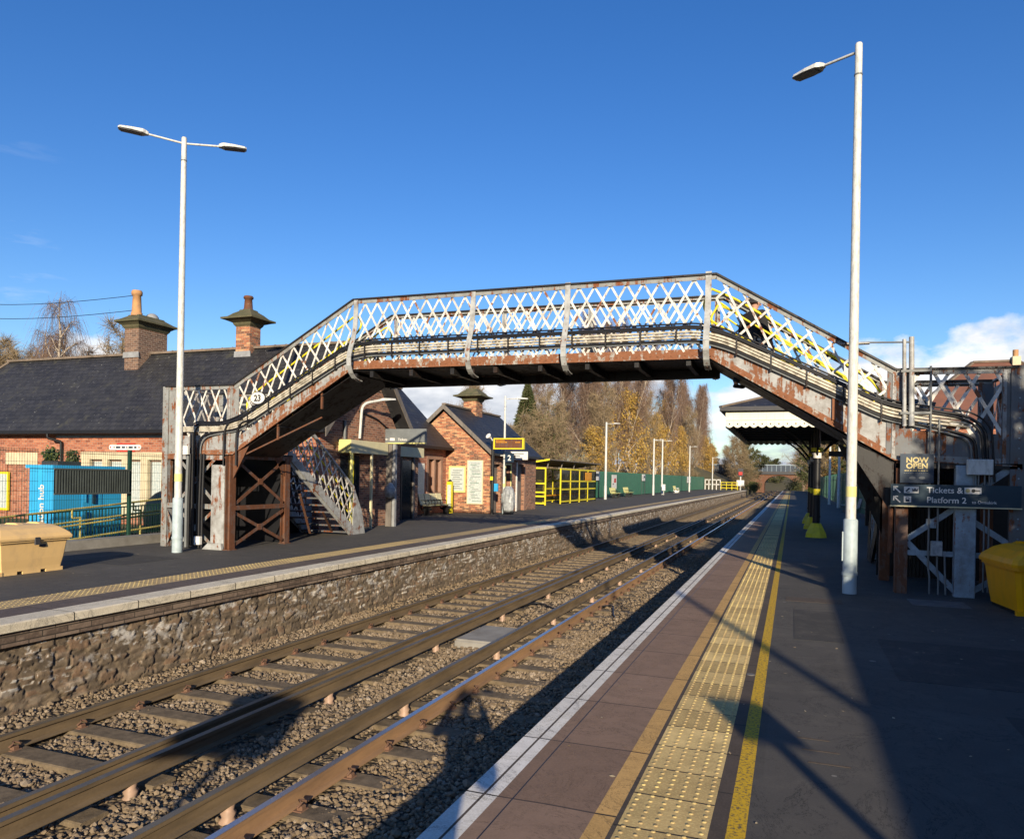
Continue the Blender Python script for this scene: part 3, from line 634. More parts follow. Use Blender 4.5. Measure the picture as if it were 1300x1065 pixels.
def lattice(x0, x1, y, n, name='lattice_panel', parent=fb, P0=BP, P1=TP, lo=.10, hi=.07, mat_='lattice', kx=2.1, yax=False, wdt=.044, drop=()):
    """criss-cross flat bars between two lines; n crossings per bay"""
    mb = MB(); dx = (x1-x0)/n
    for s_ in (1, -1):
        for k in range(-4, n+5):
            xa = x0+k*dx; xb = xa+s_*kx*dx; ta, tb = 0.0, 1.0
            for lim, sg in ((x0, 1), (x1, -1)):            # clip to the bay
                da = (xa-lim)*sg; db = (xb-lim)*sg
                if da < 0 and db < 0: ta, tb = 1, 0; break
                if da < 0: ta = max(ta, da/(da-db))
                if db < 0: tb = min(tb, da/(da-db))
            if tb-ta < .04: continue
            pts = []
            for t in (ta, tb):
                x = xa+(xb-xa)*t; z0 = ip(P0, x)+lo; z1 = ip(P1, x)-hi; z = z0+(z1-z0)*t; pts.append((x, y+s_*.005, z) if not yax else (y+s_*.005, x, z))
            if (k, s_) in drop: continue
            up = (0, 1, 0) if not yax else (1, 0, 0)
            mb.beam(pts[0], pts[1], wdt, .007, mat_, up=up)
            if rr.random() < .30:
                t = rr.uniform(.15, .85); a, c = Vector(pts[0]), Vector(pts[1]); p = a.lerp(c, t); q = a.lerp(c, min(1, t+rr.uniform(.03, .13)))
                mb.beam(p, q, wdt+.003, .009, 'plate_rust', up=up)
    return mb.build(name, parent)
bays = [(-13.05, -11.60, 4, 1.35), (-11.32, -8.50, 10, 2.0), (-8.30, -5.80, 9, 2.55), (-5.70, -3.92, 6, 2.45), (-3.82, -1.48, 8, 2.5), (-1.25, 1.38, 8, 1.7), (1.72, 2.95, 3, 1.25)]
for y in (YN, YF):
    for bi, (a, c, n, kx) in enumerate(bays): lattice(a, c, y, n, kx=kx, wdt=.050 if a > 1.5 else .038, lo=(.40, .31, .12, .12, .12, .57, .45)[bi])
# flat end plates beside each bend
for a, c in ((-13.38, -13.04), (-11.62, -11.30), (1.38, 1.74), (2.93, 3.16)):
    for y in (YN, YF):
        pl = MB()
        z0, z1 = min(ip(BP, a), ip(BP, c)), min(ip(TP, a), ip(TP, c)); m_ = 'rail_grey' if a < 0 else 'dark_plate'
        pl.prism([(a, ip(BP, a)+.02), (c, ip(BP, c)+.02), (c, ip(TP, c)-.03), (a, ip(TP, a)-.03)], 'y', y-.021, y-.008, m_)
        pl.beam(((a+c)/2-.08, y-.03, z0+.03), ((a+c)/2-.08, y-.03, z1-.04), .05, .012, 'grey_rust', up=(0, 1, 0))
        for k in range(14):
            z = z0+.1+(z1-z0-.2)*k/13; pl.box((a+c)/2-.09, (a+c)/2-.07, y-.045, y-.036, z-.01, z+.01, 'grey_rust')
        pl.build('end_plate', fb)
# ornamental S-shaped stanchions
def stanchion(x, y, out, w_=.10):
    mb = MB(); pts = [(5.26, .045), (5.0, .05), (4.7, .07), (4.45, .13), (4.25, .22), (4.05, .285), (3.88, .27), (3.74, .19), (3.66, .08), (3.63, -.05), (3.62, -.16)]
    pp = [(x, y+out*d, z) for z, d in pts]
    for p, q in zip(pp, pp[1:]):
        mb.beam(p, q, w_, .020, 'grey_paint', up=(0, 1, 0))
    for p, q in zip(pp, pp[1:]):
        mb.beam((p[0], p[1]-out*.03, p[2]), (q[0], q[1]-out*.03, q[2]), .012, .05, 'grey_paint', up=(0, 1, 0))
    mb.box(x-.035, x+.035, y-.02, y+.02, 3.66, 3.76, 'dark_iron')
    return mb.build('stanchion', fb)
for x in (-8.35, -5.75, -3.87, -1.38):
    stanchion(x, YN, -1); stanchion(x, YF, 1)
# rust strip modelled on the lamp post's shadow across the right slope
st_ = MB()
for x in (.62,):
    st_.box(x-.03, x+.03, YN-.05, YN-.035, ip(BP, x)+.10, ip(BP, x)+.56, 'plate_rust')
st_.build('shadow_strip', fb)
# deck and steps
dk = MB()
dk.box(-8.42, -1.33, YN+.02, YF-.02, 3.81, 3.87, 'dark_iron'); dk.box(-13.35, -11.42, YN+.02, YF-.02, 2.12, 2.18, 'dark_iron'); dk.box(1.5, 3.13, YN+.02, YF-.02, 2.06, 2.12, 'dark_iron')
for x in np.arange(-8.0, -1.5, .9): dk.box(x-.04, x+.04, YN+.02, YF-.02, 3.68, 3.80, 'dark_iron')
dk.box(-8.5, -1.3, YF-.14, YF-.03, 3.64, 3.80, 'dark_iron'); dk.build('deck', fb)
def steps(x0, z0, x1, z1, n, y0, y1, name='staircase'):
    mb = MB()
    for k in range(n):
        xa = x0+(x1-x0)*k/n; xb = x0+(x1-x0)*(k+1)/n; z = z0+(z1-z0)*(k+1)/n
        mb.box(min(xa, xb), max(xa, xb), y0, y1, z-.035, z, 'dark_iron'); mb.box(xa-.006, xa+.006, y0, y1, z-(z1-z0)/n, z-.036, 'dark_iron')
    mb.quad((x0, y0, z0-.10), (x1, y0, z1-.10), (x1, y1, z1-.10), (x0, y1, z0-.10), 'dark_iron', .01)
    return mb.build(name, fb)
steps(-11.42, 2.18, -8.42, 3.86, 10, YN+.02, YF-.02); steps(1.5, 2.12, -1.33, 3.86, 10, YN+.02, YF-.02)
# under-deck ties on the slopes
ud = MB()
for x in (-10.3, -9.2):
    z = ip(BP, x); ud.beam((x, YN+.05, z), (x, YN+.05, z-.34), .04, .04, 'brown_iron')
    ud.beam((x, YN+.05, z-.04), (x, YF-.05, z-.04), .05, .05, 'dark_iron')
ud.beam((-11.4, YN+.06, 2.0), (-9.2, YN+.06, 2.88), .03, .03, 'brown_iron')
ud.build('tie_rod', fb)
# yellow stair handrails inside the bridge
def hrail(pts, name='stair_handrail', r=.021, m='yellow'): return MB().tube(rpath(pts, .12, 5), r, m, 8).build(name, fb)
for y in (YN+.16, YF-.16):
    f = lambda x, d: ip(BP, x)+d
    hrail([(-11.15, y, f(-11.15, .62)), (-11.25, y, f(-11.25, 1.02)), (-11.1, y, f(-11.1, 1.12)), (-8.75, y, f(-8.75, 1.16)), (-8.45, y, f(-8.45, 1.18)), (-8.32, y, f(-8.32, .95)), (-8.45, y, f(-8.45, .78)), (-8.8, y, f(-8.8, .76)), (-11.0, y, f(-11.0, .70))])
    hrail([(-1.35, y, f(-1.35, 1.22)), (-.95, y, f(-.95, 1.25)), (1.15, y, f(1.15, 1.10)), (1.36, y, f(1.36, .92)), (1.30, y, f(1.3, .60)), (1.1, y, f(1.1, .60)), (-1.0, y, f(-1.0, .66)), (-1.35, y, f(-1.35, .66)), (-1.5, y, f(-1.5, .95)), (-1.35, y, f(-1.35, 1.22))])
    hrail([(-1.2, y, f(-1.2, 1.05)), (-.9, y, f(-.9, 1.0)), (1.0, y, f(1.0, .86))], r=.017)
# service pipes and cables along the near face
def service(dz, y, r, m, xa=-12.35, za=2.75, x1=2.62, zend=1.75, bend=True, down=.0, nm='service_pipe'):
    P = [(-11.75, y, 2.63+dz*.7), (-11.25, y, 2.70+dz), (-8.55, y, 4.12+dz), (-8.1, y, 4.20+dz), (-1.5, y, 4.16+dz), (-1.05, y, 4.02+dz), (1.35, y, 2.80+dz), (1.8, y, 2.70+dz)]
    if bend: P = [(xa, y, down+.05), (xa, y, za+dz)]+P+[(x1-.25, y, 2.58+dz), (x1, y, 2.45+dz*.6), (x1+.05, y, zend)]
    else: P = [(-12.95, y, 2.62+dz*.8), (-11.9, y, 2.62+dz*.8)]+P+[(2.5, y, 2.60+dz)]
    return MB().tube(rpath(P, .28, 6), r, m, 8).build(nm, fb)
service(.175, YN-.06, .024, 'cable', -12.52, 2.62, 2.72); service(.14, YN-.09, .019, 'cable', -12.44, 2.62, 2.66)
service(.085, YN-.065, .021, 'cream_pipe', bend=False); service(.033, YN-.065, .021, 'cream_pipe', bend=False); service(-.018, YN-.065, .020, 'cream_pipe', bend=False)
service(-.07, YN-.065, .022, 'cable', -12.36, 2.58, 2.58); service(-.105, YN-.06, .015, 'grey_pipe', -12.30, 2.55, 2.52); service(.23, YN-.05, .014, 'cable', -12.6, 2.6, 2.80)
for x in np.arange(-8.1, -1.5, .62): MB().box(x-.012, x+.012, YN-.115, YN-.02, 4.05, 4.31, 'dark_iron').build('pipe_clamp', fb)
for x in list(np.arange(-11.0, -8.6, .55))+list(np.arange(-.9, 1.4, .55)):
    z = (ip([(-11.25, 2.70), (-8.55, 4.12)], x) if x < -5 else ip([(-1.05, 4.02), (1.35, 2.80)], x)); MB().box(x-.012, x+.012, YN-.10, YN-.02, z-.14, z+.17, 'dark_iron').build('pipe_clamp', fb)
for x in (-11.62, -11.28):
    MB().tube(rpath([(x+.5, YN-.09, 2.86), (x+.1, YN-.10, 2.78), (x, YN-.10, 2.55), (x, YN-.10, 1.85)], .15), .022, 'cable', 8).build('service_pipe', fb)
for x, m_ in ((-12.62, 'grey_pipe'), (-12.25, 'cable'), (-12.17, 'cable'), (-12.55, 'cable')):
    MB().tube([(x, YN-.12, .02), (x, YN-.12, 1.0), (x+.03, YN-.12, 2.1)], .035 if m_ == 'grey_pipe' else .028, m_, 8).build('service_pipe', fb)
# bridge number plate
np_ = thing('number_plate', (-10.72, YN-.10, 3.30), 'white oval plate reading 23 on the left slope of the footbridge', 'number plate')
MB().disc((-10.72, YN-.10, 3.30), .205, 'y', 'black', 32, .012, ry=.145).build('rim', np_); MB().disc((-10.72, YN-.112, 3.30), .185, 'y', 'white', 32, .012, ry=.125).build('plate', np_)
text('23', 'number', (-10.72, YN-.120, 3.235), .185, 'black', np_, align='CENTER', bold=.03)
# ---- left tower
lt = MB(); lt.bbox(-11.98, -11.62, YN-.07, YN+.05, 0, 1.86, 'grey_paint', .012)
lt.prism([(-12.14, 0), (-11.60, 0), (-11.62, .14), (-11.98, .14)], 'y', YN-.14, YN-.075, 'grey_paint'); lt.build('column', fb)
lt = MB(); lt.box(-13.42, -13.26, YN-.05, YN-.035, 0, 3.62, 'rail_grey'); lt.box(-13.28, -13.265, YN-.034, YN+.12, 0, 2.05, 'grey_rust'); lt.box(-13.0, -12.93, YN-.02, YN+.05, 0, 2.05, 'grey_rust')
for k in range(24): lt.box(-13.35, -13.33, YN-.063, YN-.051, .1+.145*k, .12+.145*k, 'grey_rust')
lt.build('column', fb)
def xbrace(p, q, r_, s_, m, name='cross_brace', a=.07, up=(0, 1, 0)):
    mb = MB(); mb.beam(p, q, a, .012, m, up=up); mb.beam(r_, s_, a, .012, m, up=up)
    c = (Vector(p)+Vector(q))/2; mb.beam(c-Vector((.0, 0, .07)), c+Vector((0, 0, .07)), .14, .02, m, up=up); return mb.build(name, fb)
xbrace((-12.95, YN, 1.05), (-11.95, YN, 1.98), (-12.95, YN-.013, 1.98), (-11.95, YN-.013, 1.05), 'rail_grey'); xbrace((-12.95, YN, .05), (-11.95, YN, .85), (-12.95, YN-.013, .85), (-11.95, YN-.013, .05), 'rail_grey')
xbrace((-13.3, YN, .05), (-12.95, YN, .85), (-13.3, YN-.013, .85), (-12.95, YN-.013, .05), 'rail_grey', a=.05)
MB().box(-13.3, -11.7, YN-.03, YN-.018, .88, .99, 'rail_grey').build('cross_rail', fb); MB().box(-13.3, -11.7, YN-.04, YN+.02, 1.98, 2.07, 'grey_rust').build('cross_rail', fb)
XF = -11.47
for y in (YN+.0, 14.88):
    mb = MB(); mb.box(XF-.10, XF-.085, y-.09, y+.09, 0, 2.06, 'brown_iron'); mb.box(XF-.10, XF+.02, y-.006, y+.006, 0, 2.06, 'brown_iron'); mb.box(XF+.02, XF+.035, y-.09, y+.09, 0, 2.06, 'brown_iron'); mb.box(XF-.13, XF+.07, y-.11, y+.11, 0, .015, 'brown_iron')
    mb.build('column', fb)
for y, s_ in ((YN+.0, 1), (14.88, -1)):
    mb = MB(); mb.prism([(y+s_*.08, 1.62), (y+s_*.08, 2.1), (y+s_*.52, 2.1)], 'x', XF-.01, XF+.006, 'brown_iron'); mb.build('gusset', fb)
    mb = MB()
    if s_ > 0: mb.prism([(XF+.03, 1.55), (XF+.03, 2.1), (XF+.45, 2.28)], 'y', y-.008, y+.008, 'brown_iron'); mb.build('gusset', fb)
xbrace((XF, YN+.1, 1.0), (XF, 14.78, 2.0), (XF-.014, YN+.1, 2.0), (XF-.014, 14.78, 1.0), 'brown_iron', up=(1, 0, 0)); xbrace((XF, YN+.1, .1), (XF, 14.78, .82), (XF-.014, YN+.1, .82), (XF-.014, 14.78, .1), 'brown_iron', up=(1, 0, 0))
mb = MB(); mb.beam((XF+.01, YN+.1, .92), (XF+.01, 14.8, .92), .05, .10, 'brown_iron'); mb.build('cross_rail', fb)
mb = MB(); mb.box(XF-.11, XF+.03, YN+.02, 15.05, 2.0, 2.10, 'brown_iron'); mb.build('landing_beam', fb)
for y in (14.88,):
    mb = MB(); mb.box(-13.36, -13.22, y-.07, y+.07, 0, 2.06, 'brown_iron'); mb.build('column', fb)
# landing side parapets and stairs going away from the camera
def towerstairs(xn, xf, y0, zt, y1, mat_, dark, sgn):
    """xn: track-side stringer x; xf: other stringer x"""
    Bq = [(y0, zt-.18), (y1-.15, -.05)]; Tq = [(y0, zt+1.22), (y1-.15, 1.28)]
    for x in (xn, xf):
        mb = MB(); mb.prism([(y0-.10, zt-.14), (y0-.02, zt+.10), (y0+.10, zt+.10), (y1, .24), (y1, -.0), (y1-.20, 0.0)], 'x', x-.012, x+.012, mat_); mb.beam((x+.03, y0-.02, zt-.10), (x+.03, y1-.16, .03), .05, .012, mat_)
        mb.beam((x, y0-.05, zt-.44), (x, y1-.42, -.0), .09, .014, mat_, up=(1, 0, 0)) if False else None
        mb.build('stringer', fb)
        P0 = [(y0, zt+.02), (y1, .22)]; P1 = [(y0, zt+1.28), (y1, 1.32)]
        lattice(y0+.05, y1-.05, x, 10, parent=fb, P0=P0, P1=P1, lo=0, hi=.05, kx=2.2, yax=True, mat_='lattice' if not dark else 'blue_grey')
        mb = MB(); mb.beam((x, y0-.02, P1[0][1]), (x, y1, P1[1][1]), .08, .06, mat_); mb.build('top_rail', fb)
        mb = MB(); mb.prism([(y1-.02, .0), (y1+.62, 0.0), (y1+.46, .62), (y1+.02, 1.34)], 'x', x-.014, x+.014, mat_); mb.build('newel_panel', fb)
    mb = MB(); n = 11
    for k in range(n):
        ya = y0+(y1-y0)*k/n; z = zt*(1-k/n)-.10; mb.box(min(xn, xf), max(xn, xf), ya, ya+(y1-y0)/n+.03, z-.035, z, 'dark_iron' if dark else 'dark_plate')
    mb.build('staircase', fb)
    mb = MB()
    for k in (0, 1): mb.beam((xn-.03*sgn, y0+.5+k*1.0, zt*.55-k*.5), (xn-.5*sgn, y0+1.6+k, .1), .06, .02, 'brown_iron')
    mb.build('strut', fb)
towerstairs(-11.62, -13.2, 15.15, 2.15, 18.05, 'grey_paint', False, 1)
mb = MB(); mb.box(-13.3, -11.5, 14.56, 15.15, 2.08, 2.14, 'dark_iron'); mb.build('landing_floor', fb)
lp = MB(); lp.box(-13.37, -13.355, YN, 15.1, 2.08, 2.5, 'rail_grey'); lp.beam((-13.36, YN, 3.62), (-13.36, 15.1, 3.62), .08, .03, 'rail_grey'); lp.build('side_plate', fb)
lattice(YN+.05, 15.1, -13.36, 6, P0=[(YN, 2.1), (15.2, 2.1)], P1=[(YN, 3.62), (15.2, 3.62)], lo=.4, hi=.03, yax=True, kx=1.6)
tp = MB().tube(rpath([(-11.72, 15.2, 3.1), (-11.72, 18.0, 1.05), (-11.72, 18.4, .95), (-11.72, 18.4, .55), (-11.72, 18.0, .60), (-11.72, 15.3, 2.6)], .15), .02, 'yellow', 8); tp.build('stair_handrail', fb)
mb = MB()
for k in range(34): mb.box(-13.33, -13.31, 13.15+.14*k, 13.15+.14*k+.125, 0.0, 2.0, 'black')
mb.box(-13.35, -13.332, 13.15, 17.9, 0, 2.0, 'black'); mb.build('dark_backing', fb)  # added black boards that stand in for the shade behind the left trestle
mb = MB(); mb.box(-13.3, -11.75, 15.06, 15.09, .02, 2.06, 'black'); mb.build('dark_backing', fb)  # added black sheet, also in place of the shade under the landing
for z in (3.35, 3.02, 2.75, 2.45):
    MB().box(-13.2, -11.6, 14.50, 14.53, z-.025, z+.025, 'rail_grey').build('landing_guard_bar', fb)
# ---- right tower
rt = MB(); rt.box(1.53, 1.70, YN-.05, YN-.035, 0, 2.04, 'brown_iron'); rt.box(1.53, 1.545, YN-.034, YN+.12, 0, 2.04, 'brown_iron'); rt.build('column', fb)
mb = MB(); mb.tube([(1.46, YN-.02, .62), (1.46, YN-.02, 1.36)], .035, 'brown_iron', 10); mb.build('strut', fb)
rt = MB(); rt.bbox(2.33, 2.61, YN-.10, YN+.06, 0, 2.0, 'blue_grey', .012); rt.build('column', fb)
rt = MB(); rt.box(3.04, 3.24, YN-.05, YN-.035, 0, 3.50, 'dark_plate'); rt.box(3.06, 3.075, YN-.034, YN+.10, 0, 2.0, 'dark_plate')
for k in range(22): rt.box(3.14, 3.16, YN-.063, YN-.051, .15+.15*k, .17+.15*k, 'blue_grey')
rt.build('column', fb)
xbrace((1.70, YN, .85), (2.35, YN, 1.35), (1.70, YN-.013, .80), (2.35, YN-.013, .08), 'blue_grey', a=.085)
MB().beam((2.60, YN, .1), (3.06, YN, .42), .085, .012, 'blue_grey', up=(0, 1, 0)).build('cross_brace', fb); MB().beam((2.60, YN, 1.14), (3.06, YN, .82), .085, .012, 'blue_grey', up=(0, 1, 0)).build('cross_brace', fb)
mb = MB(); mb.beam((2.62, YN, 1.62), (3.05, YN, 1.95), .10, .012, 'blue_grey', up=(0, 1, 0)); mb.build('cross_brace', fb)
MB().box(1.70, 3.06, YN-.028, YN-.016, .60, .68, 'blue_grey').build('cross_rail', fb); MB().box(1.53, 3.2, YN-.05, YN+.02, 1.95, 2.03, 'dark_iron').build('cross_rail', fb)
for y in (14.6,):
    for x in (1.55, 3.1):
        mb = MB(); mb.box(x-.08, x+.08, y-.08, y+.08, 0, 2.05, 'brown_iron'); mb.build('column', fb)
mb = MB(); mb.prism([(1.50, 1.2), (1.50, 2.05), (.75, 2.42)], 'y', YN+.03, YN+.045, 'dark_iron'); mb.build('gusset', fb)
mb = MB(); mb.prism([(1.50, 0.8), (1.50, 2.05), (.75, 2.42)], 'y', YF-.03, YF-.015, 'dark_iron'); mb.build('gusset', fb)
towerstairs(1.62, 3.15, 14.75, 2.08, 17.75, 'dark_iron', True, -1)
mb = MB(); mb.box(3.20, 3.215, YN, 14.8, 2.0, 2.55, 'blue_grey'); mb.beam((3.2, YN, 3.48), (3.2, 14.8, 3.48), .08, .03, 'rail_grey'); mb.build('side_plate', fb)
lattice(YN+.05, 14.8, 3.2, 5, P0=[(YN, 2.0), (15.2, 2.0)], P1=[(YN, 3.48), (15.2, 3.48)], lo=.5, hi=.03, yax=True, kx=1.6)
# wall behind the right tower stairs (dark close-boarded side)
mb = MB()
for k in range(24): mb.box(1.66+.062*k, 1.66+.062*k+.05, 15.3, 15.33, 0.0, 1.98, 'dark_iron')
mb.box(1.50, 3.7, 15.34, 15.36, 0, 2.05, 'black'); mb.build('dark_backing', fb)
# tower pipes
for x, z1 in ((1.98, 2.0), (2.10, 2.0)):
    MB().tube(rpath([(x+.02, YN-.09, .02), (x+.02, YN-.09, .30), (x, YN-.09, .40), (x, YN-.09, z1+.7)], .05), .014, 'grey_pipe', 8).build('service_pipe', fb)
MB().tube(rpath([(2.22, YN-.09, .02), (2.20, YN-.09, .6)], .05), .014, 'grey_pipe', 8).build('service_pipe', fb)
jb = MB(); jb.bbox(2.00, 2.16, YN-.17, YN-.105, .62, .84, 'plastic_wrap'); jb.build('junction_box', fb)
jb = MB(); jb.bbox(2.46, 2.80, YN-.20, YN-.10, 1.86, 2.09, 'pole', .012); jb.build('junction_box', fb)
for x in (2.56, 2.62, 2.70, 2.76): MB().tube([(x, YN-.14, .1 if x > 2.65 else 1.6), (x, YN-.14, 1.86)], .013, 'grey_pipe', 6).build('service_pipe', fb)
jb = MB(); jb.bbox(-12.30, -12.14, YN-.22, YN-.13, .10, .28, 'white'); jb.build('junction_box', fb)
jb = MB(); jb.bbox(-12.66, -12.50, YN-.24, YN-.16, 2.08, 2.27, 'white'); jb.build('junction_box', fb)
# little leaves / litter line under the tower omitted; anti-slip plate
# light mast fixed to the right landing
lm = thing('light_mast', (1.72, YN-.10, 2.75), 'galvanised mast with one thin side arm clamped to the right landing', 'lamp post')
MB().tube([(1.72, YN-.10, 2.6), (1.70, YN-.10, 3.98)], [.042, .038], 'grey_paint', 12).build('pole', lm)
MB().tube([(1.62, YN-.10, 2.6), (1.60, YN-.10, 3.95)], [.030, .028], 'grey_paint', 12).build('pole', lm)
MB().tube([(1.68, YN-.10, 3.90), (1.1, YN-.05, 3.93), (.85, YN-.03, 3.93)], .014, 'grey_pipe', 8).build('arm', lm)
MB().bbox(.70, 1.12, YN-.09, YN+.03, 3.91, 3.94, 'grey_paint').build('lantern', lm)
for z in (2.80, 3.45): MB().box(1.56, 1.98, YN-.14, YN-.06, z-.018, z+.018, 'grey_pipe').build('clamp', lm)
MB().tube([(1.98, YN-.10, 2.7), (1.97, YN-.10, 3.52)], .018, 'grey_pipe', 8).build('stub_pole', lm)
# ---- signs on the right tower
sg = thing('wayfinding_sign', (2.3, YN-.17, 1.37), 'long navy sign reading Tickets and Platform 2 on the right tower', 'sign')
YS = YN-.185
MB().box(1.44, 3.16, YS, YS+.03, 1.375, 1.70, 'navy_sign').build('board', sg); MB().box(1.43, 3.17, YS-.006, YS+.034, 1.355, 1.373, 'cream').build('bottom_trim', sg)
text('Tickets &', 'lettering', (1.93, YS-.004, 1.575), .125, 'white', sg, bold=.012); text('Platform 2', 'lettering', (1.93, YS-.004, 1.425), .125, 'white', sg, bold=.012)
text('to Ormskirk', 'lettering', (2.53, YS-.004, 1.425), .062, 'white', sg, bold=.01)
for z in (1.615, 1.465):
    mb = MB(); mb.beam((1.48, YS-.004, z+.045), (1.57, YS-.004, z-.045), .018, .004, 'white', up=(0, 1, 0)); mb.box(1.472, 1.54, YS-.006, YS-.001, z+.038, z+.054, 'white'); mb.box(1.472, 1.488, YS-.006, YS-.001, z-.015, z+.0378, 'white'); mb.build('arrow', sg)
mb = MB(); mb.box(1.62, 1.82, YS-.006, YS-.001, 1.565, 1.665, 'white')
mb.beam((1.645, YS-.010, 1.59), (1.695, YS-.010, 1.64), .022, .003, 'navy', up=(0, 1, 0)); mb.beam((1.70, YS-.010, 1.582), (1.655, YS-.010, 1.582), .010, .003, 'navy', up=(0, 1, 0))
mb.prism([(1.735, 1.59), (1.805, 1.59), (1.812, 1.64), (1.79, 1.618), (1.77, 1.648), (1.75, 1.618), (1.728, 1.64)], 'y', YS-.012, YS-.008, 'navy'); mb.build('pictogram', sg); mb = MB(); mb.box(1.62, 1.72, YS-.006, YS-.001, 1.42, 1.515, 'white')
mb.bbox(1.645, 1.695, YS-.012, YS-.007, 1.435, 1.50, 'navy'); mb.box(1.655, 1.685, YS-.015, YS-.0125, 1.47, 1.49, 'white'); mb.build('pictogram', sg); mb = MB(); mb.box(2.43, 2.65, YS-.006, YS-.001, 1.57, 1.665, 'white')
mb.disc((2.47, YS-.010, 1.617), .030, 'y', 'gold', 16, .004); mb.disc((2.545, YS-.010, 1.617), .026, 'y', 'black', 16, .004); mb.box(2.57, 2.63, YS-.012, YS-.008, 1.610, 1.625, 'black'); mb.build('pictogram', sg)
po = thing('poster', (1.8, YN-.10, 1.72), 'navy poster reading NOW OPEN above the long navy sign', 'poster')
MB().box(1.57, 2.03, YN-.13, YN-.11, 1.72, 2.17, 'navy').build('board', po)
text('NOW', 'lettering', (1.80, YN-.134, 2.035), .115, 'gold', po, align='CENTER', bold=.03); text('OPEN', 'lettering', (1.80, YN-.134, 1.945), .115, 'gold', po, align='CENTER', bold=.03)
mb = MB()
for k in range(9): mb.box(1.63+.037*k, 1.63+.037*k+(.022 if k % 3 else .03), YN-.134, YN-.131, 1.903, 1.917, 'gold')
for k in range(12): mb.box(1.62+.029*k, 1.62+.029*k+.02, YN-.134, YN-.131, 1.868, 1.876, 'grey_sign')
for x in (1.74, 1.87): mb.disc((x, YN-.132, 1.80), .045, 'y', 'grey_sign', 14, .003, ry=.022)
mb.build('small_print', po)
# ================================================================== LAMP POSTS
def lantern(mb, p, d, m='pole'):
    """LED lantern: p = spigot point, d = unit direction outward (3-D)"""
    d = Vector(d).normalized(); s_ = d.cross(Vector((0, 0, 1))).normalized(); u = s_.cross(d).normalized(); p = Vector(p)
    sec = [(0, .04, .035), (.05, .06, .06), (.10, .11, .06), (.30, .13, .045), (.52, .11, .028), (.56, .06, .02)]
    v = []
    for t, w_, h in sec: c = p+d*t; v += [c-s_*w_-u*.02, c+s_*w_-u*.02, c+s_*w_*.75+u*h, c-s_*w_*.75+u*h]
    fs = [(0, 1, 2, 3), (23, 22, 21, 20)]
    for i in range(5):
        for k in range(4): fs.append((i*4+k, i*4+(k+1) % 4, i*4+4+(k+1) % 4, i*4+4+k))
    mb.add(v, fs, m); a = p+d*.12-u*.0225; b_ = p+d*.52-u*.0225
    mb.add([a-s_*.095, a+s_*.095, b_+s_*.09, b_-s_*.09, a-s_*.095-u*.012, a+s_*.095-u*.012, b_+s_*.09-u*.012, b_-s_*.09-u*.012], [(0, 1, 2, 3), (7, 6, 5, 4), (0, 4, 5, 1), (1, 5, 6, 2), (2, 6, 7, 3), (3, 7, 4, 0)], 'lens')
    for k in range(4): q = p+d*(.08+.0*k)+s_*(-.06+.04*k)+u*.055; mb.beam(q, q+d*.10, .012, .02, 'grey_sign')
def lamp_post(x, y, h, arms, label, base_h=1.15, r=(.076, .054), band=True, lean=.0, name='lamp_post', group=None, detail=True, rb=.105, armd=None, arml=.68):
    t = thing(name, (x, y, 0), label, 'lamp post', group); sg_ = 14
    P = lambda z: (x+lean*z, y, z)
    if detail:
        MB().tube([P(0), P(base_h-.02), P(base_h)], [rb, rb, r[0]+.012], 'pole_base', sg_).build('base_section', t)
        mb = MB(); mb.tube([P(.28), P(.33)], rb+.012, 'pole_base', sg_); mb.box(x-rb-.012, x-rb+.01, y-.03, y+.03, .5, .95, 'pole_base'); mb.build('access_door', t)
        MB().tube([P(base_h-.01), P(2.6), P(h-.4), P(h-.02), P(h)], [r[0], r[0]*.97, r[1], r[1], r[1]*.8], 'pole', sg_).build('pole', t)
        MB().tube([P(h-.50), P(h-.48)], r[1]+.008, 'grey_pipe', sg_).build('collar', t)
        if band: MB().tube([P(base_h+.34), P(base_h+.50)], r[0]+.003, 'yellow_pale', sg_).build('band', t)
    else: MB().tube([P(0), P(1.1), P(1.12), P(h)], [r[0]*1.2, r[0]*1.2, r[0], r[1]], 'pole', 8).build('pole', t)
    for d in arms:
        d = Vector(d).normalized(); a = Vector(P(h-.13)); e = a+d*arml; MB().tube([a, e+d*.08], .022, 'pole', 8).build('arm', t)
        mb = MB(); lantern(mb, e, Vector((d.x, d.y, d.z*.6))); mb.build('lantern', t)
    return t
lamp_post(-12.07, 12.09, 8.72, [(.73, .68, .10), (-.73, -.68, .10)], 'tall pale double armed lamp post standing by the left stair tower')
lamp_post(.86, 12.55, 8.49, [(-.80, .60, .10)], 'tall pale single armed lamp post standing on the near platform', arml=.60)
lamp_post(-12.45, 31.9, 5.45, [(.75, .65, .06), ], 'slim pale lamp post in front of the gabled annexe corner', base_h=.9, r=(.055, .045), rb=.07, arml=.55)
far_l = [(-14.45, 60.2, 6.4, 'pale lamp post between the yellow shelter and the row of four benches'), (-14.2, 81.5, 6.2, 'pale lamp post nearest the left of the close pair before the green fence'),
         (-14.0, 86.0, 6.3, 'pale lamp post with a white box at its foot beside the close pair'), (-14.2, 112.0, 6.8, 'pale lamp post beside the far double bench'), (-14.2, 146.0, 6.2, 'pale lamp post near the end of the green fence')]
for i, (x, y, h, lab) in enumerate(far_l): lamp_post(x, y, h, [(.75, .65, .06)] if i != 2 else [(.75, .65, .06), (-.75, -.65, .06)], lab, detail=False, r=(.10, .08), arml=.7)
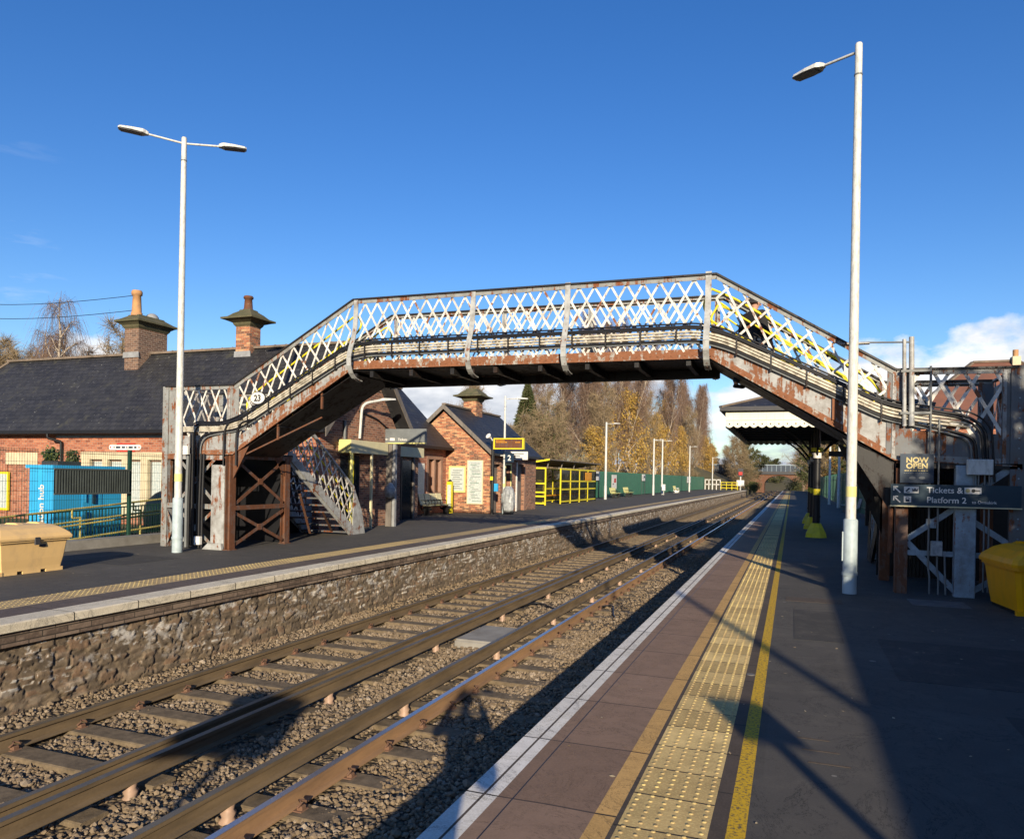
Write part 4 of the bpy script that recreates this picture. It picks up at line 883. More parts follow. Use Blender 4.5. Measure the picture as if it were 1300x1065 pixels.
for x, y, h, lab in ((2.75, 62.5, 5.4, 'white lamp post on the shaded platform, left one of the pair beyond the canopy'), (3.0, 55.0, 5.0, 'white lamp post on the shaded platform, right one of the pair beyond the canopy')):
    lamp_post(x, y, h, [(-.8, .5, .05)], lab, detail=False, r=(.09, .07), arml=.6)
# ================================================================== GRIT BINS
def grit_bin(name, lo, wx, wy, h, m, label, rz=0.0):
    t = thing(name, lo, label, 'grit bin'); t.rotation_euler = (0, 0, rz); mb = MB()
    def ring(dx, dy, z, b=.05):
        x, y = wx/2+dx, wy/2+dy; return [(-x+b, -y, z), (x-b, -y, z), (x, -y+b, z), (x, y-b, z), (x-b, y, z), (-x+b, y, z), (-x, y-b, z), (-x, -y+b, z)]
    def loft(rs, m_): 
        v = [p for r_ in rs for p in r_]; fs = [tuple(range(7, -1, -1)), tuple(range(8*len(rs)-8, 8*len(rs)))]
        for i in range(len(rs)-1):
            for k in range(8): fs.append((i*8+k, i*8+(k+1) % 8, i*8+8+(k+1) % 8, i*8+8+k))
        return MB().add(v, fs, m_)
    bm_ = loft([ring(-.075, -.075, .05), ring(-.07, -.07, .10), ring(-.045, -.045, h*.30), ring(-.015, -.015, h*.62), ring(.0, .0, h*.66), ring(.02, .02, h*.665), ring(.02, .02, h*.70)], m)
    for k in (-.32, .0, .32): bm_.box(wx/2-.13, wx/2-.075, wy*k-.15, wy*k+.15, 0, .06, m); bm_.box(wx*k-.12, wx*k+.12, -wy/2+.075, -wy/2+.13, 0, .06, m)
    bm_.box(-wx/2+.1, wx/2-.1, -wy/2+.1, wy/2-.1, .0, .06, 'black')
    o = bm_.build('body', None); o.parent = t
    lid = loft([ring(.045, .045, h*.705), ring(.05, .05, h*.75), ring(.02, .02, h*.82), ring(-.10, -.06, h*.93), ring(-.22, -.12, h*.985), ring(-.30, -.2, h)], m)
    for k in (-.3, 0, .3): lid.prism([(-wx/2+.05, h*.78), (wx/2-.03, h*.80), (wx/2-.12, h*.90), (wx*.1, h*1.03), (-wx*.1, h*1.03), (-wx/2+.1, h*.88)], 'y', wy*k-.05, wy*k+.05, m)
    o = lid.build('lid', None); o.parent = t
    o = MB().bbox(wx/2+.03, wx/2+.055, -.05, .05, h*.60, h*.76, 'darkgrey').build('latch', None); o.parent = t
    o = MB().box(wx/2-.01, wx/2-.004, .07, .19, h*.55, h*.60, 'darkgrey').build('badge', None); o.parent = t
    return t
grit_bin('grit_bin', (-12.02, 8.55, 0), 1.02, 1.24, .78, 'tan', 'large tan plastic grit bin with lid standing on the left platform')
grit_bin('grit_bin', (3.13, 11.95, 0), .92, 1.15, .90, 'grit_yellow', 'yellow plastic grit bin in shade at the foot of the right tower', rz=.12)
# ================================================================== MESH FENCE AND HUB
XM = -14.45
fe = thing('mesh_fence', (XM, 12, 0), 'dark green welded mesh fence on a low kerb behind the tan grit bin', 'fence')
for y in (8.6, 13.0, 15.2): MB().box(XM-.035, XM+.035, y-.035, y+.035, 0, 2.17, 'green_dark').build('post', fe)
for a in (6.4, 8.6, 10.8, 13.0):
    mb = MB()
    for y in np.arange(a+.06, a+2.16, .055): mb.box(XM-.002, XM+.002, y-.0018, y+.0018, .22, 2.12, 'green_dark')
    for z in list(np.arange(.25, 2.1, .2))+[2.06, 2.10]: mb.box(XM-.004, XM+.004, a+.04, a+2.17, z-.003, z+.003, 'green_dark')
    mb.build('mesh_panel', fe)
MB().box(-14.40, -14.05, 6.0, 15.0, .001, .20, 'concrete').build('kerb', fe)
ps = thing('louvred_screen', (XM+.06, 12, 1.15), 'dark slatted louvre panel fixed on the green mesh fence', 'screen')
mb = MB(); mb.box(XM+.04, XM+.06, 11.08, 12.95, 1.17, 1.72, 'black')
for y in np.arange(11.10, 12.93, .062): mb.box(XM+.0605, XM+.09, y, y+.028, 1.20, 1.69, 'louvre')
mb.box(XM+.0605, XM+.095, 11.06, 12.97, 1.69, 1.725, 'louvre'); mb.box(XM+.0605, XM+.095, 11.06, 12.97, 1.165, 1.20, 'louvre'); mb.build('louvre', ps)
hb = thing('cycle_hub', (-17.1, 13.4, 0), 'bright blue metal hub container behind the green mesh fence', 'container')
hx0, hx1, hy0, hy1, hz = -17.32, -16.5, 12.68, 14.6, 1.80
MB().box(hx0, hx1, hy0, hy1, -.05, hz-.08, 'cyan').build('body', hb); MB().box(hx0-.06, hx1+.06, hy0-.06, hy1+.06, hz-.079, hz, 'cyan').build('roof', hb)
mb = MB(); mb.box(hx1, hx1+.012, 13.45, 14.0, .1, 1.62, 'cyan'); mb.tube([(hx1+.05, 13.50, .9), (hx1+.05, 13.50, 1.25)], .012, 'cyan', 6); mb.build('door', hb)
mb = MB(); mb.box(hx1+.013, hx1+.05, 13.72, 13.80, .85, 1.22, 'navy'); mb.build('handle', hb)
text('station hub', 'lettering', (-16.82, hy0-.006, .20), .25, 'white', hb, rot=(PI/2, -PI/2, 0), bold=.02)
pl_ = thing('planter', (-16.9, 13.2, hz), 'small evergreen shrubs in a tub on top of the blue hub', 'planter')
MB().bbox(-17.15, -16.6, 12.85, 13.5, hz, hz+.10, 'darkgrey').build('tub', pl_)
def leafball(c, r, n, mats, s0=.03, s1=.06, seed=0, flat=1.0, name='foliage', parent=None, shell=.35, **kw):
    q = np.random.default_rng(seed); d = q.normal(size=(n, 3)); d /= np.linalg.norm(d, axis=1)[:, None]; rad = (1-shell*q.random((n, 1)))
    lump = 1+.35*(vnoise(d[:, 0]*3+9, d[:, 1]*3+d[:, 2]*2+9, seed)-.5)[:, None]*1.6
    P = d*rad*lump*np.array(r)*np.array([1, 1, flat])+np.array(c); S = (s0+(s1-s0)*q.random(n))[:, None]
    a = q.normal(size=(n, 3)); a /= np.linalg.norm(a, axis=1)[:, None]; b_ = np.cross(a, q.normal(size=(n, 3))); b_ /= np.linalg.norm(b_, axis=1)[:, None]
    V = np.stack([P-a*S, P+b_*S*.6, P+a*S, P-b_*S*.6], 1).reshape(-1, 3); F = np.arange(4*n).reshape(-1, 4)
    return V, F, (q.random(n) < .5).astype(int)
def bush(name, c, r, n, mats, label, cat='bush', s0=.03, s1=.06, seed=0, group=None, stems=4):
    t = thing(name, (c[0], c[1], c[2]-r[2]), label, cat, group); o = world_off(t); V, F, mi = leafball((c[0]-o[0], c[1]-o[1], c[2]-o[2]), r, n, mats, s0, s1, seed, shell=.8)
    npmesh('foliage', V, F, mats, mi, parent=t); mb = MB()
    for k in range(stems):
        a = k*2.4; mb.tube([(c[0]+.03*math.cos(a), c[1]+.03*math.sin(a), c[2]-r[2]), (c[0]+r[0]*.5*math.cos(a), c[1]+r[1]*.5*math.sin(a), c[2]+r[2]*.4)], [.02*r[2]+.004, .004], 'bark_b', 5)
    mb.build('stem', t); return t
bush('shrub', (-17.02, 13.0, hz+.24), (.20, .20, .22), 500, ['leaf_h', 'leaf_g'], 'rounded leafy shrub on the left of the blue hub roof', 'shrub', seed=1); bush('shrub', (-16.72, 13.35, hz+.20), (.15, .15, .19), 350, ['leaf_g', 'leaf_c'], 'dark small shrub on the right of the blue hub roof', 'shrub', seed=2)
# ramp handrails
rh = thing('ramp_handrail', (-15.5, 12.5, 0), 'long yellow tubular double handrail sloping up behind the mesh fence', 'handrail')
def yr(pts, m='yellow_rail', r=.024): MB().tube(rpath(pts, .08, 4), r, m, 8).build('rail', rh)
yr([(-15.5, 6.0, .33), (-15.5, 15.0, .97)]); yr([(-15.5, 9.5, .28), (-15.5, 15.0, .68)]); yr([(-15.35, 9.5, .22), (-15.35, 15.0, .62)]); yr([(-15.5, 11.8, .05), (-15.5, 15.0, .27)])
for y in (10.3, 12.6, 14.3):
    z = .33+(y-6)*.071; MB().tube(rpath([(-15.5, y, -.05), (-15.5, y, z-.22), (-15.5, y-.22, z-.22), (-15.5, y-.22, z-.02)][::-1], .05), .022, 'yellow_rail', 8).build('post', rh)
    MB().tube([(-15.5, y, -.05), (-15.5, y, z-.2)], .024, 'yellow_rail', 8).build('post', rh)
rw = thing('ramp_fence', (-15.9, 12.5, 0), 'low dark green railing of upright bars beside the yellow ramp handrail', 'railing')
mb = MB()
for y in np.arange(10.2, 15.6, .09): mb.box(-15.91, -15.89, y-.008, y+.008, 0, .62+(y-10)*.04, 'green_dark')
mb.beam((-15.9, 10.2, .62), (-15.9, 15.6, .83), .03, .03, 'green_dark'); mb.build('railing', rw)
cb_ = thing('covered_bicycle', (-17.3, 17.2, 0), 'low grey sheeted bulk standing against the cream window by the left tower', 'sheeted cycle')
mb = MB(); v = []; q = random.Random(4)
for i, (z, a, c) in enumerate(((0, .95, .42), (.35, 1.0, .45), (.75, .92, .36), (1.0, .62, .22), (1.12, .30, .1))):
    for k in range(16):
        an = 2*PI*k/16; v.append((-17.4+a*math.cos(an)*(1+.08*q.random()), 17.2+c*math.sin(an)*(1+.1*q.random()), z+.04*q.random()))
fs = [(i*16+k, i*16+(k+1) % 16, i*16+16+(k+1) % 16, i*16+16+k) for i in range(4) for k in range(16)]+[tuple(range(64, 80))]
mb.add(v, fs, 'darkgrey', True); mb.build('cover', cb_)
mb = MB(); mb.tube([(-18.25, 17.2, .02), (-17.2, 17.2, .02)], .03, 'darkgrey', 8); mb.build('tie_strap', cb_)
# ================================================================== BUILDING L  (long slate roofed station house)
def wallgrid(mb, u0, u1, z0, z1, holes, put):
    us = sorted({u0, u1, *[h[0] for h in holes], *[h[1] for h in holes]}); zs = sorted({z0, z1, *[h[2] for h in holes], *[h[3] for h in holes]})
    for a, c in zip(us, us[1:]):
        run = None
        for e, f in zip(zs, zs[1:]):
            inside = any(h[0] <= (a+c)/2 <= h[1] and h[2] <= (e+f)/2 <= h[3] for h in holes)
            if inside:
                if run: put(a, c, run[0], run[1]); run = None
            else: run = (run[0], f) if run else (e, f)
        if run: put(a, c, run[0], run[1])
bl = thing('station_building', (-21, 20.7, 0), 'long red brick station house with slate roof and tall chimneys behind the mesh fence', 'station building')
LY0, LY1, LX0, LX1 = 18.3, 23.1, -31.4, -12.95; ze, zr = 3.02, 5.98; RY = 20.7
wn = [(-22.40, -18.75, .30, 2.26), (-26.15, -24.65, -.1, 1.85)]
mb = MB(); wallgrid(mb, LX0, LX1, -.3, 2.95, wn, lambda a, c, e, f: mb.box(a, c, LY0, LY0+.3, e, f, 'brick_red')); mb.build('wall', bl)
MB().prism([(LY0+.301, -.3), (LY1, -.3), (LY1, 2.9), (RY, zr-.28), (LY0+.301, 2.96)], 'x', LX1-.3, LX1, 'brick_dark').build('gable_wall', bl)
MB().box(LX0, LX1-.31, LY1-.3, LY1, -.3, 2.9, 'brick_red').build('wall', bl)
# cream stone mullioned window
wf = MB(); x0, x1, z0, z1 = wn[0]; y = LY0-.03
wf.box(x0-.12, x1+.1, y, LY0+.22, z1-.20, z1+.04, 'stone'); wf.box(x0-.1, x1+.08, y-.03, LY0+.2, z0-.10, z0+.02, 'stone')
ed = [x0, x0+.42, x0+.58, x0+.95, x0+1.02, x0+1.62, x0+1.78, x0+2.42, x0+2.62, x0+3.2, x0+3.4, x1]
for a, c in ((x0-.1, x0+.28), (x0+.86, x0+1.10), (x0+1.72, x0+1.98), (x0+2.55, x0+2.85), (x1-.22, x1+.08)): wf.box(a, c, y+.01, LY0+.2, z0+.021, z1-.201, 'stone')
wobj = wf.build('window', bl); pm = MB()
for a, c in ((x0+.28, x0+.86), (x0+1.10, x0+1.72), (x0+1.98, x0+2.55), (x0+2.85, x1-.22)):
    pm.box(a, c, LY0+.12, LY0+.15, z0+.02, z1-.20, 'posterw'); pm.box(a, a+.05, LY0+.09, LY0+.119, z0+.02, z1-.2, 'timber_grey'); pm.box(a, c, LY0+.09, LY0+.119, z1-.26, z1-.2, 'pinkstone')
pm.build('pane', wobj)
MB().box(wn[1][0]-.05, wn[1][1]+.05, LY0-.02, LY0+.1, 1.85, 2.27, 'stone').build('lintel', bl)
mb = MB(); mb.box(wn[1][0], wn[1][1], LY0+.06, LY0+.12, -.1, 1.85, 'pinkstone')
for k in range(6): mb.box(wn[1][0]+.02+.25*k, wn[1][0]+.22+.25*k, LY0+.045, LY0+.06, -.1, 1.83, 'brick_red')
mb.build('door', bl)
# roof: slopes with a hip at the left end
rf = MB(); oh = .35; hx = -29.5
A = (LX0-oh, LY0-oh, ze-.02); B_ = (LX1+.42, LY0-oh, ze-.02); Cq = (LX1+.42, RY, zr); D = (hx, RY, zr); E_ = (LX1+.42, LY1+oh, ze-.02); G = (LX0-oh, LY1+oh, ze-.02)
rf.quad(A, B_, Cq, D, 'slate_x', .06); rf.quad(E_, G, D, Cq, 'slate_x', .06); rf.add([A, D, G], [(0, 1, 2)], 'slate_y'); roofL = rf.build('roof', bl)
rg = MB(); rg.beam((hx, RY, zr+.02), (LX1+.42, RY, zr+.02), .22, .08, 'ridge')
for x in np.arange(hx, LX1, .45): rg.box(x-.012, x+.012, RY-.115, RY+.115, zr-.02, zr+.075, 'ridge')
rg.beam(A, (hx, RY, zr+.01), .16, .06, 'ridge'); rg.build('ridge_tile', roofL)
gm = MB(); gm.box(LX0-oh, LX1+.42, LY0-oh-.10, LY0-oh+.0, ze-.12, ze-.01, 'black'); gm.box(LX0, LX1+.4, LY0-oh+.001, LY0-.001, ze-.14, ze-.10, 'fascia'); gm.box(-23.7, -14, LY0-.03, LY0-.002, ze-.24, ze-.141, 'lead')
gm.build('gutter', bl)
MB().tube(rpath([(-23.62, LY0-.40, ze-.1), (-23.62, LY0-.40, 2.76), (-23.35, LY0-.10, 2.64), (-23.35, LY0-.10, -.1)], .06), .045, 'black', 10).build('drainpipe', bl)
bb = MB(); xo = LX1+.42
for s_ in (-1, 1):
    yE = RY+s_*(LY1-LY0+2*oh)/2
    bb.prism([(RY, zr+.02), (yE, ze-.0), (yE, ze-.24), (RY, zr-.26)], 'x', xo-.0, xo+.035, 'timber_grey'); bb.prism([(RY, zr-.09), (yE, ze-.10), (yE, ze-.13), (RY, zr-.12)], 'x', LX1+.001, xo-.001, 'fascia')
bb.build('bargeboard', bl)
def chimney(parent, x0, x1, y0, y1, z0, z1, m, pots, cap=.26, top=.42):
    ch = MB(); ch.box(x0, x1, y0, y1, z0, z1, m); c = ch.build('chimney', parent); cm = MB(); xm, ym = (x0+x1)/2, (y0+y1)/2
    def frus(zs):
        v = []
        for d, z in zs: v += [(x0-d, y0-d, z), (x1+d, y0-d, z), (x1+d, y1+d, z), (x0-d, y1+d, z)]
        fs = [(3, 2, 1, 0), tuple(range(len(v)-4, len(v)))]+[(i*4+k, i*4+(k+1) % 4, i*4+4+(k+1) % 4, i*4+4+k) for i in range(len(zs)-1) for k in range(4)]; cm.add(v, fs, 'moss_stone')
    frus([(.003, z1-.10), (.06, z1-.03), (.08, z1+.03), (cap*.7, z1+.10), (cap, z1+.13), (cap, z1+.19), (cap*.55, z1+.24), (cap*.2, z1+top*.72), (-.06, z1+top*.9), (-.08, z1+top)])
    cm.build('cornice', c); fl = MB(); fl.box(x0-.04, x1+.04, y0-.05, y1+.05, z0, z0+.0, 'lead') if False else None
    fl.prism([(x0-.05, z1-1.15), (x1+.05, z1-1.15), (x1+.03, z1-.95), (x0-.03, z1-.95)], 'y', y0-.035, y0-.003, 'lead'); fl.build('flashing', c)
    for (px_, py_, r, h, m_) in pots:
        b0 = z1+top-.03; p = MB(); p.tube([(px_, py_, b0), (px_, py_, b0+h*.12), (px_, py_, b0+h*.14), (px_, py_, b0+h*.80), (px_, py_, b0+h*.82), (px_, py_, b0+h*.93), (px_, py_, b0+h)], [r*1.15, r*1.15, r, r*.82, r*1.08, r*1.12, r*.95], m_, 14)
        p.disc((px_, py_, b0+h+.002), r*.7, 'z', 'black', 12, .004); p.build('chimney_pot', c)
    return c
chimney(bl, -22.68, -22.02, 20.10, 21.40, 5.2, 6.92, 'brick_chim', [(-22.35, 20.3, .17, .92, 'clay')])
bm2 = MB(); bm2.dome((-22.35, 21.0, 7.30), .25, .25, 'lead', 12, 4); bm2.build('pot_cap', bl)
chimney(bl, -17.95, -17.35, 20.42, 20.95, 5.2, 6.80, 'brick_mix', [(-17.66, 20.68, .15, .52, 'brown_iron')], cap=.36, top=.50)
# pill shaped plate on the wall
sp_ = thing('wall_plate', (-20.55, LY0-.03, 2.45), 'pill shaped white and red plate on the brick wall above the cream window', 'sign')
mb = MB(); n = 10; pts = [(-21.15-.085*math.sin(PI*k/n), 2.46+.085*math.cos(PI*k/n)) for k in range(n+1)]+[(-19.92+.085*math.sin(PI*k/n), 2.46-.085*math.cos(PI*k/n)) for k in range(n+1)]
mb.prism(pts, 'y', LY0-.03, LY0-.002, 'white'); mb.build('plate', sp_); mb = MB()
for a, c in ((-21.02, -20.98), (-20.92, -20.72), (-20.66, -20.52), (-20.46, -20.42), (-20.36, -20.18), (-20.12, -20.02)): mb.box(a, c, LY0-.036, LY0-.031, 2.43, 2.49, 'navy')
for x in (-21.16, -19.91): mb.disc((x, LY0-.034, 2.46), .028, 'y', 'red', 12, .006)
mb.box(-20.9, -20.1, LY0-.026, LY0-.003, 2.56, 2.60, 'red'); mb.box(-20.9, -20.1, LY0-.026, LY0-.003, 2.32, 2.36, 'red'); mb.build('marking', sp_)
nb = thing('notice_board', (-26.4, LY0-.05, 1), 'yellow edged white notice board on the far left of the brick wall', 'notice board')
MB().box(-26.75, -25.98, LY0-.06, LY0-.003, .22, 1.58, 'yellow').build('frame', nb); MB().box(-26.68, -26.05, LY0-.068, LY0-.061, .30, 1.5, 'posterw').build('sheet', nb)
# entrance porch with pale fascia on the gable end
pc = thing('entrance_porch', (-12.8, 20.5, 0), 'pale yellow box fascia porch on yellow posts against the brick gable', 'porch')
mb = MB(); mb.box(-12.94, -12.50, 19.25, 21.45, 2.36, 2.76, 'cream'); mb.box(-12.94, -12.51, 19.235, 19.249, 2.36, 2.76, 'yellow_pale'); mb.build('fascia', pc)
for y, m_ in ((19.30, 'yellow_pale'), (20.45, 'cream')): MB().box(-12.56, -12.50, y, y+.07, 0, 2.36, m_).build('post', pc)
MB().box(-12.93, -12.86, 19.9, 19.98, 0, 2.36, 'yellow').build('post', pc)
MB().box(-12.948, -12.93, 19.35, 20.4, 0, 2.3, 'glassdark').build('door', pc)
bk = thing('wall_lamp', (-12.9, 20.35, 2.9), 'white swan neck pipe lamp on the brick gable', 'wall lamp')
MB().tube(rpath([(-12.87, 20.3, 2.85), (-12.80, 20.3, 3.95), (-12.45, 20.9, 4.12)], .25, 6), .045, 'pole', 10).build('arm', bk); mb = MB(); lantern(mb, (-12.47, 20.85, 4.11), (.45, .85, .12)); mb.build('lantern', bk)
MB().tube([(-12.90, 19.5, 2.78), (-12.90, 19.5, 3.35)], .05, 'grey_pipe', 8).build('wall_conduit', bl)
cbx = MB(); cbx.tube(rpath([(-12.90, 20.3, 3.72), (-12.9, 21.4, 3.55), (-12.9, 22.5, 3.12)], .2), .025, 'black', 6); cbx.build('wall_cable', bl)
# grey post with grey Tickets sign
gs = thing('ticket_sign', (-12.45, 21.64, 0), 'grey direction sign reading Tickets on a weathered post by the brick gable', 'sign')
MB().box(-12.62, -12.42, 21.55, 21.75, 0, 2.72, 'timber_grey').build('post', gs); MB().box(-12.40, -12.30, 21.58, 21.70, 0, 2.75, 'lead').build('post', gs)
MB().box(-12.68, -11.16, 21.56, 21.60, 2.78, 3.23, 'grey_sign').build('board', gs); MB().box(-12.68, -11.16, 21.55, 21.605, 2.74, 2.779, 'yellow_pale').build('trim', gs)
text('Tickets', 'lettering', (-12.20, 21.555, 2.84), .12, 'white', gs, bold=.012); mb = MB(); mb.box(-12.50, -12.32, 21.55, 21.558, 2.84, 2.93, 'white'); mb.beam((-12.66, 21.554, 2.885), (-12.56, 21.554, 2.885), .01, .02, 'white'); mb.prism([(-12.67, 2.885), (-12.63, 2.93), (-12.63, 2.84)], 'y', 21.55, 21.557, 'white'); mb.build('pictogram', gs)
bagm = MB(); bagm.add([v for v in []], [], 'white') if False else None
bagm.tube([(-12.42, 21.50, .95), (-12.42, 21.48, 1.0), (-12.42, 21.47, 1.25), (-12.42, 21.5, 1.45)], [.05, .17, .19, .06], 'plastic_wrap', 12); bagm.build('wrapped_parcel', label='round white wrapped panel hanging on the weathered post by the gable', cat='parcel')
# ================================================================== BUILDING M + gabled annexe
bm_ = thing('ticket_hall', (-16.5, 27, 0), 'low brick ticket hall range with slate roof between the two gables', 'station building')
XMW = -15.3
mb = MB(); wallgrid(mb, 23.101, 31.64, -.05, 3.0, [(29.75, 31.15, .95, 2.45)], lambda a, c, e, f: mb.box(XMW-.3, XMW, a, c, e, f, 'brick_red')); mb.build('wall', bm_)
wf = MB(); wf.box(XMW-.18, XMW+.03, 29.65, 31.25, 2.45, 2.62, 'pinkstone'); wf.box(XMW-.18, XMW+.05, 29.65, 31.25, .85, .95, 'pinkstone')
for a, c in ((29.65, 29.82), (30.38, 30.52), (31.08, 31.25)): wf.box(XMW-.18, XMW+.02, a, c, .951, 2.449, 'pinkstone')
w2 = wf.build('window', bm_); MB().box(XMW-.16, XMW-.13, 29.82, 31.08, .95, 2.45, 'brown_iron').build('pane', w2)
rf = MB(); rx, rz_ = -17.78, 5.88
rf.quad((-14.95, 22.4, 3.03), (-14.95, 31.62, 3.03), (rx, 31.62, rz_), (rx, 22.4, rz_), 'slate_y', .06); rf.quad((rx, 22.4, rz_), (rx, 31.62, rz_), (-20.6, 31.62, 3.03), (-20.6, 22.4, 3.03), 'slate_y', .06)
rfo = rf.build('roof', bm_); MB().beam((rx, 22.4, rz_+.02), (rx, 31.62, rz_+.02), .2, .08, 'ridge').build('ridge_tile', rfo)
MB().box(-14.95, -14.86, 23.6, 31.6, 2.90, 3.02, 'black').build('gutter', bm_)
p2 = MB(); p2.box(-15.29, -14.0, 23.4, 26.4, 0, 2.40, 'brick_dark'); p2.build('porch_block', bm_)
p2 = MB(); p2.box(-15.29, -13.85, 23.3, 26.6, 2.42, 2.80, 'cream'); p2.build('porch_fascia', bm_)
p2 = MB(); p2.box(-13.999, -13.96, 24.0, 25.9, 0, 2.28, 'glassdark'); p2.build('door', bm_)
for y, m_ in ((24.0, 'blue_grey'), (24.9, 'black'), (25.9, 'timber_grey')): MB().box(-13.99, -13.90, y-.05, y+.05, 0, 2.40, m_).build('door_post', bm_)
MB().box(-16.5, -15.6, 31.0, 31.62, 0, 2.9, 'brick_red').build('wall_return', bm_)
nb = thing('notice_board', (-15.2, 28.8, 1), 'tall white notice board in half shade left of the twin window', 'notice board')
MB().box(XMW+.003, XMW+.06, 28.25, 29.35, .90, 2.25, 'white').build('frame', nb); MB().box(XMW+.061, XMW+.068, 28.33, 29.27, .98, 2.17, 'posterw').build('sheet', nb)
an = thing('gabled_annexe', (-15.3, 34.8, 0), 'small red brick gabled annexe with slate roof and squat chimney', 'station building')
GY0, GY1, GXe, GXw, gp = 31.65, 38.2, -13.05, -17.65, -15.35; gz, gr = 2.98, 5.05
MB().prism([(GXw, -.05), (GXe, -.05), (GXe, gz-.12), (gp, gr-.20), (GXw, gz-.12)], 'y', GY0, GY0+.3, 'brick_mix').build('gable_wall', an)
mb = MB(); wallgrid(mb, GY0+.301, GY1, -.05, gz-.1, [(32.0, 33.0, .0, 2.3), (33.6, 34.3, .9, 2.3), (35.2, 36.3, 0, 2.35)], lambda a, c, e, f: mb.box(GXe-.3, GXe, a, c, e, f, 'brick_dark')); mb.build('wall', an)
MB().box(GXe-.25, GXe-.20, 32.0, 33.0, 0, 2.3, 'timber_grey').build('door', an); MB().box(GXe-.25, GXe-.20, 33.6, 34.3, .9, 2.3, 'glassdark').build('window', an)
w3 = MB(); w3.box(GXe+.001, GXe+.04, 33.52, 33.6, .85, 2.36, 'yellow_pale'); w3.box(GXe+.001, GXe+.04, 34.3, 34.38, .85, 2.36, 'yellow_pale'); w3.box(GXe+.001, GXe+.04, 33.601, 34.299, 2.30, 2.37, 'yellow_pale'); w3.box(GXe+.001, GXe+.04, 33.601, 34.299, .84, .9, 'yellow_pale'); w3.build('window_frame', an)
MB().box(GXe-.22, GXe-.15, 35.2, 36.3, 0, 2.35, 'timber_grey').build('door', an); w3 = MB(); w3.box(GXe+.001, GXe+.05, 35.08, 35.2, 0, 2.45, 'white'); w3.box(GXe+.001, GXe+.03, 36.3, 36.45, 0, 2.4, 'pinkstone'); w3.box(GXe+.001, GXe+.03, 35.201, 36.299, 2.35, 2.55, 'pinkstone'); w3.build('door_frame', an)
rf = MB(); e1 = GXe+.28; e2 = GXw-.28; zz = gz-.28+.1; Y0 = GY0-.28; Y1 = GY1+.25
rf.quad((e1, Y0, zz), (e1, Y1, zz), (gp, Y1, gr+.02), (gp, Y0, gr+.02), 'slate_y', .06); rf.quad((gp, Y0, gr+.02), (gp, Y1, gr+.02), (e2, Y1, zz), (e2, Y0, zz), 'slate_y', .06)
rfo = rf.build('roof', an); MB().beam((gp, Y0, gr+.04), (gp, Y1, gr+.04), .2, .08, 'ridge').build('ridge_tile', rfo)
bb = MB()
for s_, e in ((1, e1), (-1, e2)): bb.prism([(gp, gr+.05), (e, zz+.03), (e, zz-.19), (gp, gr-.19)], 'y', Y0-.04, Y0-.001, 'timber_grey')
bb.build('bargeboard', an); MB().box(e1, e1+.09, Y0, Y1, zz-.12, zz-.01, 'black').build('gutter', an)
chimney(an, -15.7, -15.0, 34.4, 35.2, 4.2, 5.62, 'brick_mix', [], cap=.42, top=.55)
nb = thing('notice_board', (-14.7, GY0-.05, 1), 'yellow framed notice board on the annexe gable wall', 'notice board')
MB().box(-15.12, -14.26, GY0-.07, GY0-.002, .95, 2.18, 'yellow_pale').build('frame', nb); MB().box(-15.04, -14.34, GY0-.078, GY0-.071, 1.03, 2.10, 'posterw').build('sheet', nb); mm = MB()
for k in range(9): mm.box(-14.98+(k % 3)*.04, -14.42-(k % 2)*.12, GY0-.082, GY0-.079, 1.12+.105*k, 1.15+.105*k, 'grey_sign')
mm.build('printed_lines', nb)
nb = thing('map_board', (-13.8, GY0-.05, 1), 'tall white route map board on the annexe gable wall', 'notice board')
MB().box(-14.18, -13.38, GY0-.06, GY0-.002, .42, 2.46, 'cream').build('frame', nb); MB().box(-14.14, -13.42, GY0-.068, GY0-.061, .46, 2.42, 'posterw').build('sheet', nb)
mm = MB(); q = random.Random(2)
for k in range(26):
    z = .55+.07*k; a = -14.1+.2*q.random(); mm.box(a, min(-13.44, a+.1+.4*q.random()), GY0-.072, GY0-.069, z, z+.020, 'grey_sign' if k % 3 else 'green')
mm.build('map_lines', nb)
mm = MB(); mm.box(-15.62, -15.42, GY0-.03, GY0-.002, 1.65, 1.95, 'pinkstone'); mm.box(-15.58, -15.46, GY0-.036, GY0-.0301, 1.70, 1.90, 'white'); mm.build('wall_box', label='small pale box on the annexe wall left of the framed notice', cat='wall box')
hp = thing('help_point', (-14.7, 30.9, 0), 'yellow and white help point pillar beside the three seat bench', 'help point')
MB().bbox(-14.85, -14.60, 30.8, 31.0, 0, 1.45, 'yellow').build('body', hp); MB().box(-14.79, -14.62, 30.77, 30.799, .25, 1.3, 'posterw').build('face_panel', hp); MB().dome((-14.72, 30.9, 1.45), .09, .1, 'black', 10, 3).build('camera_dome', hp)
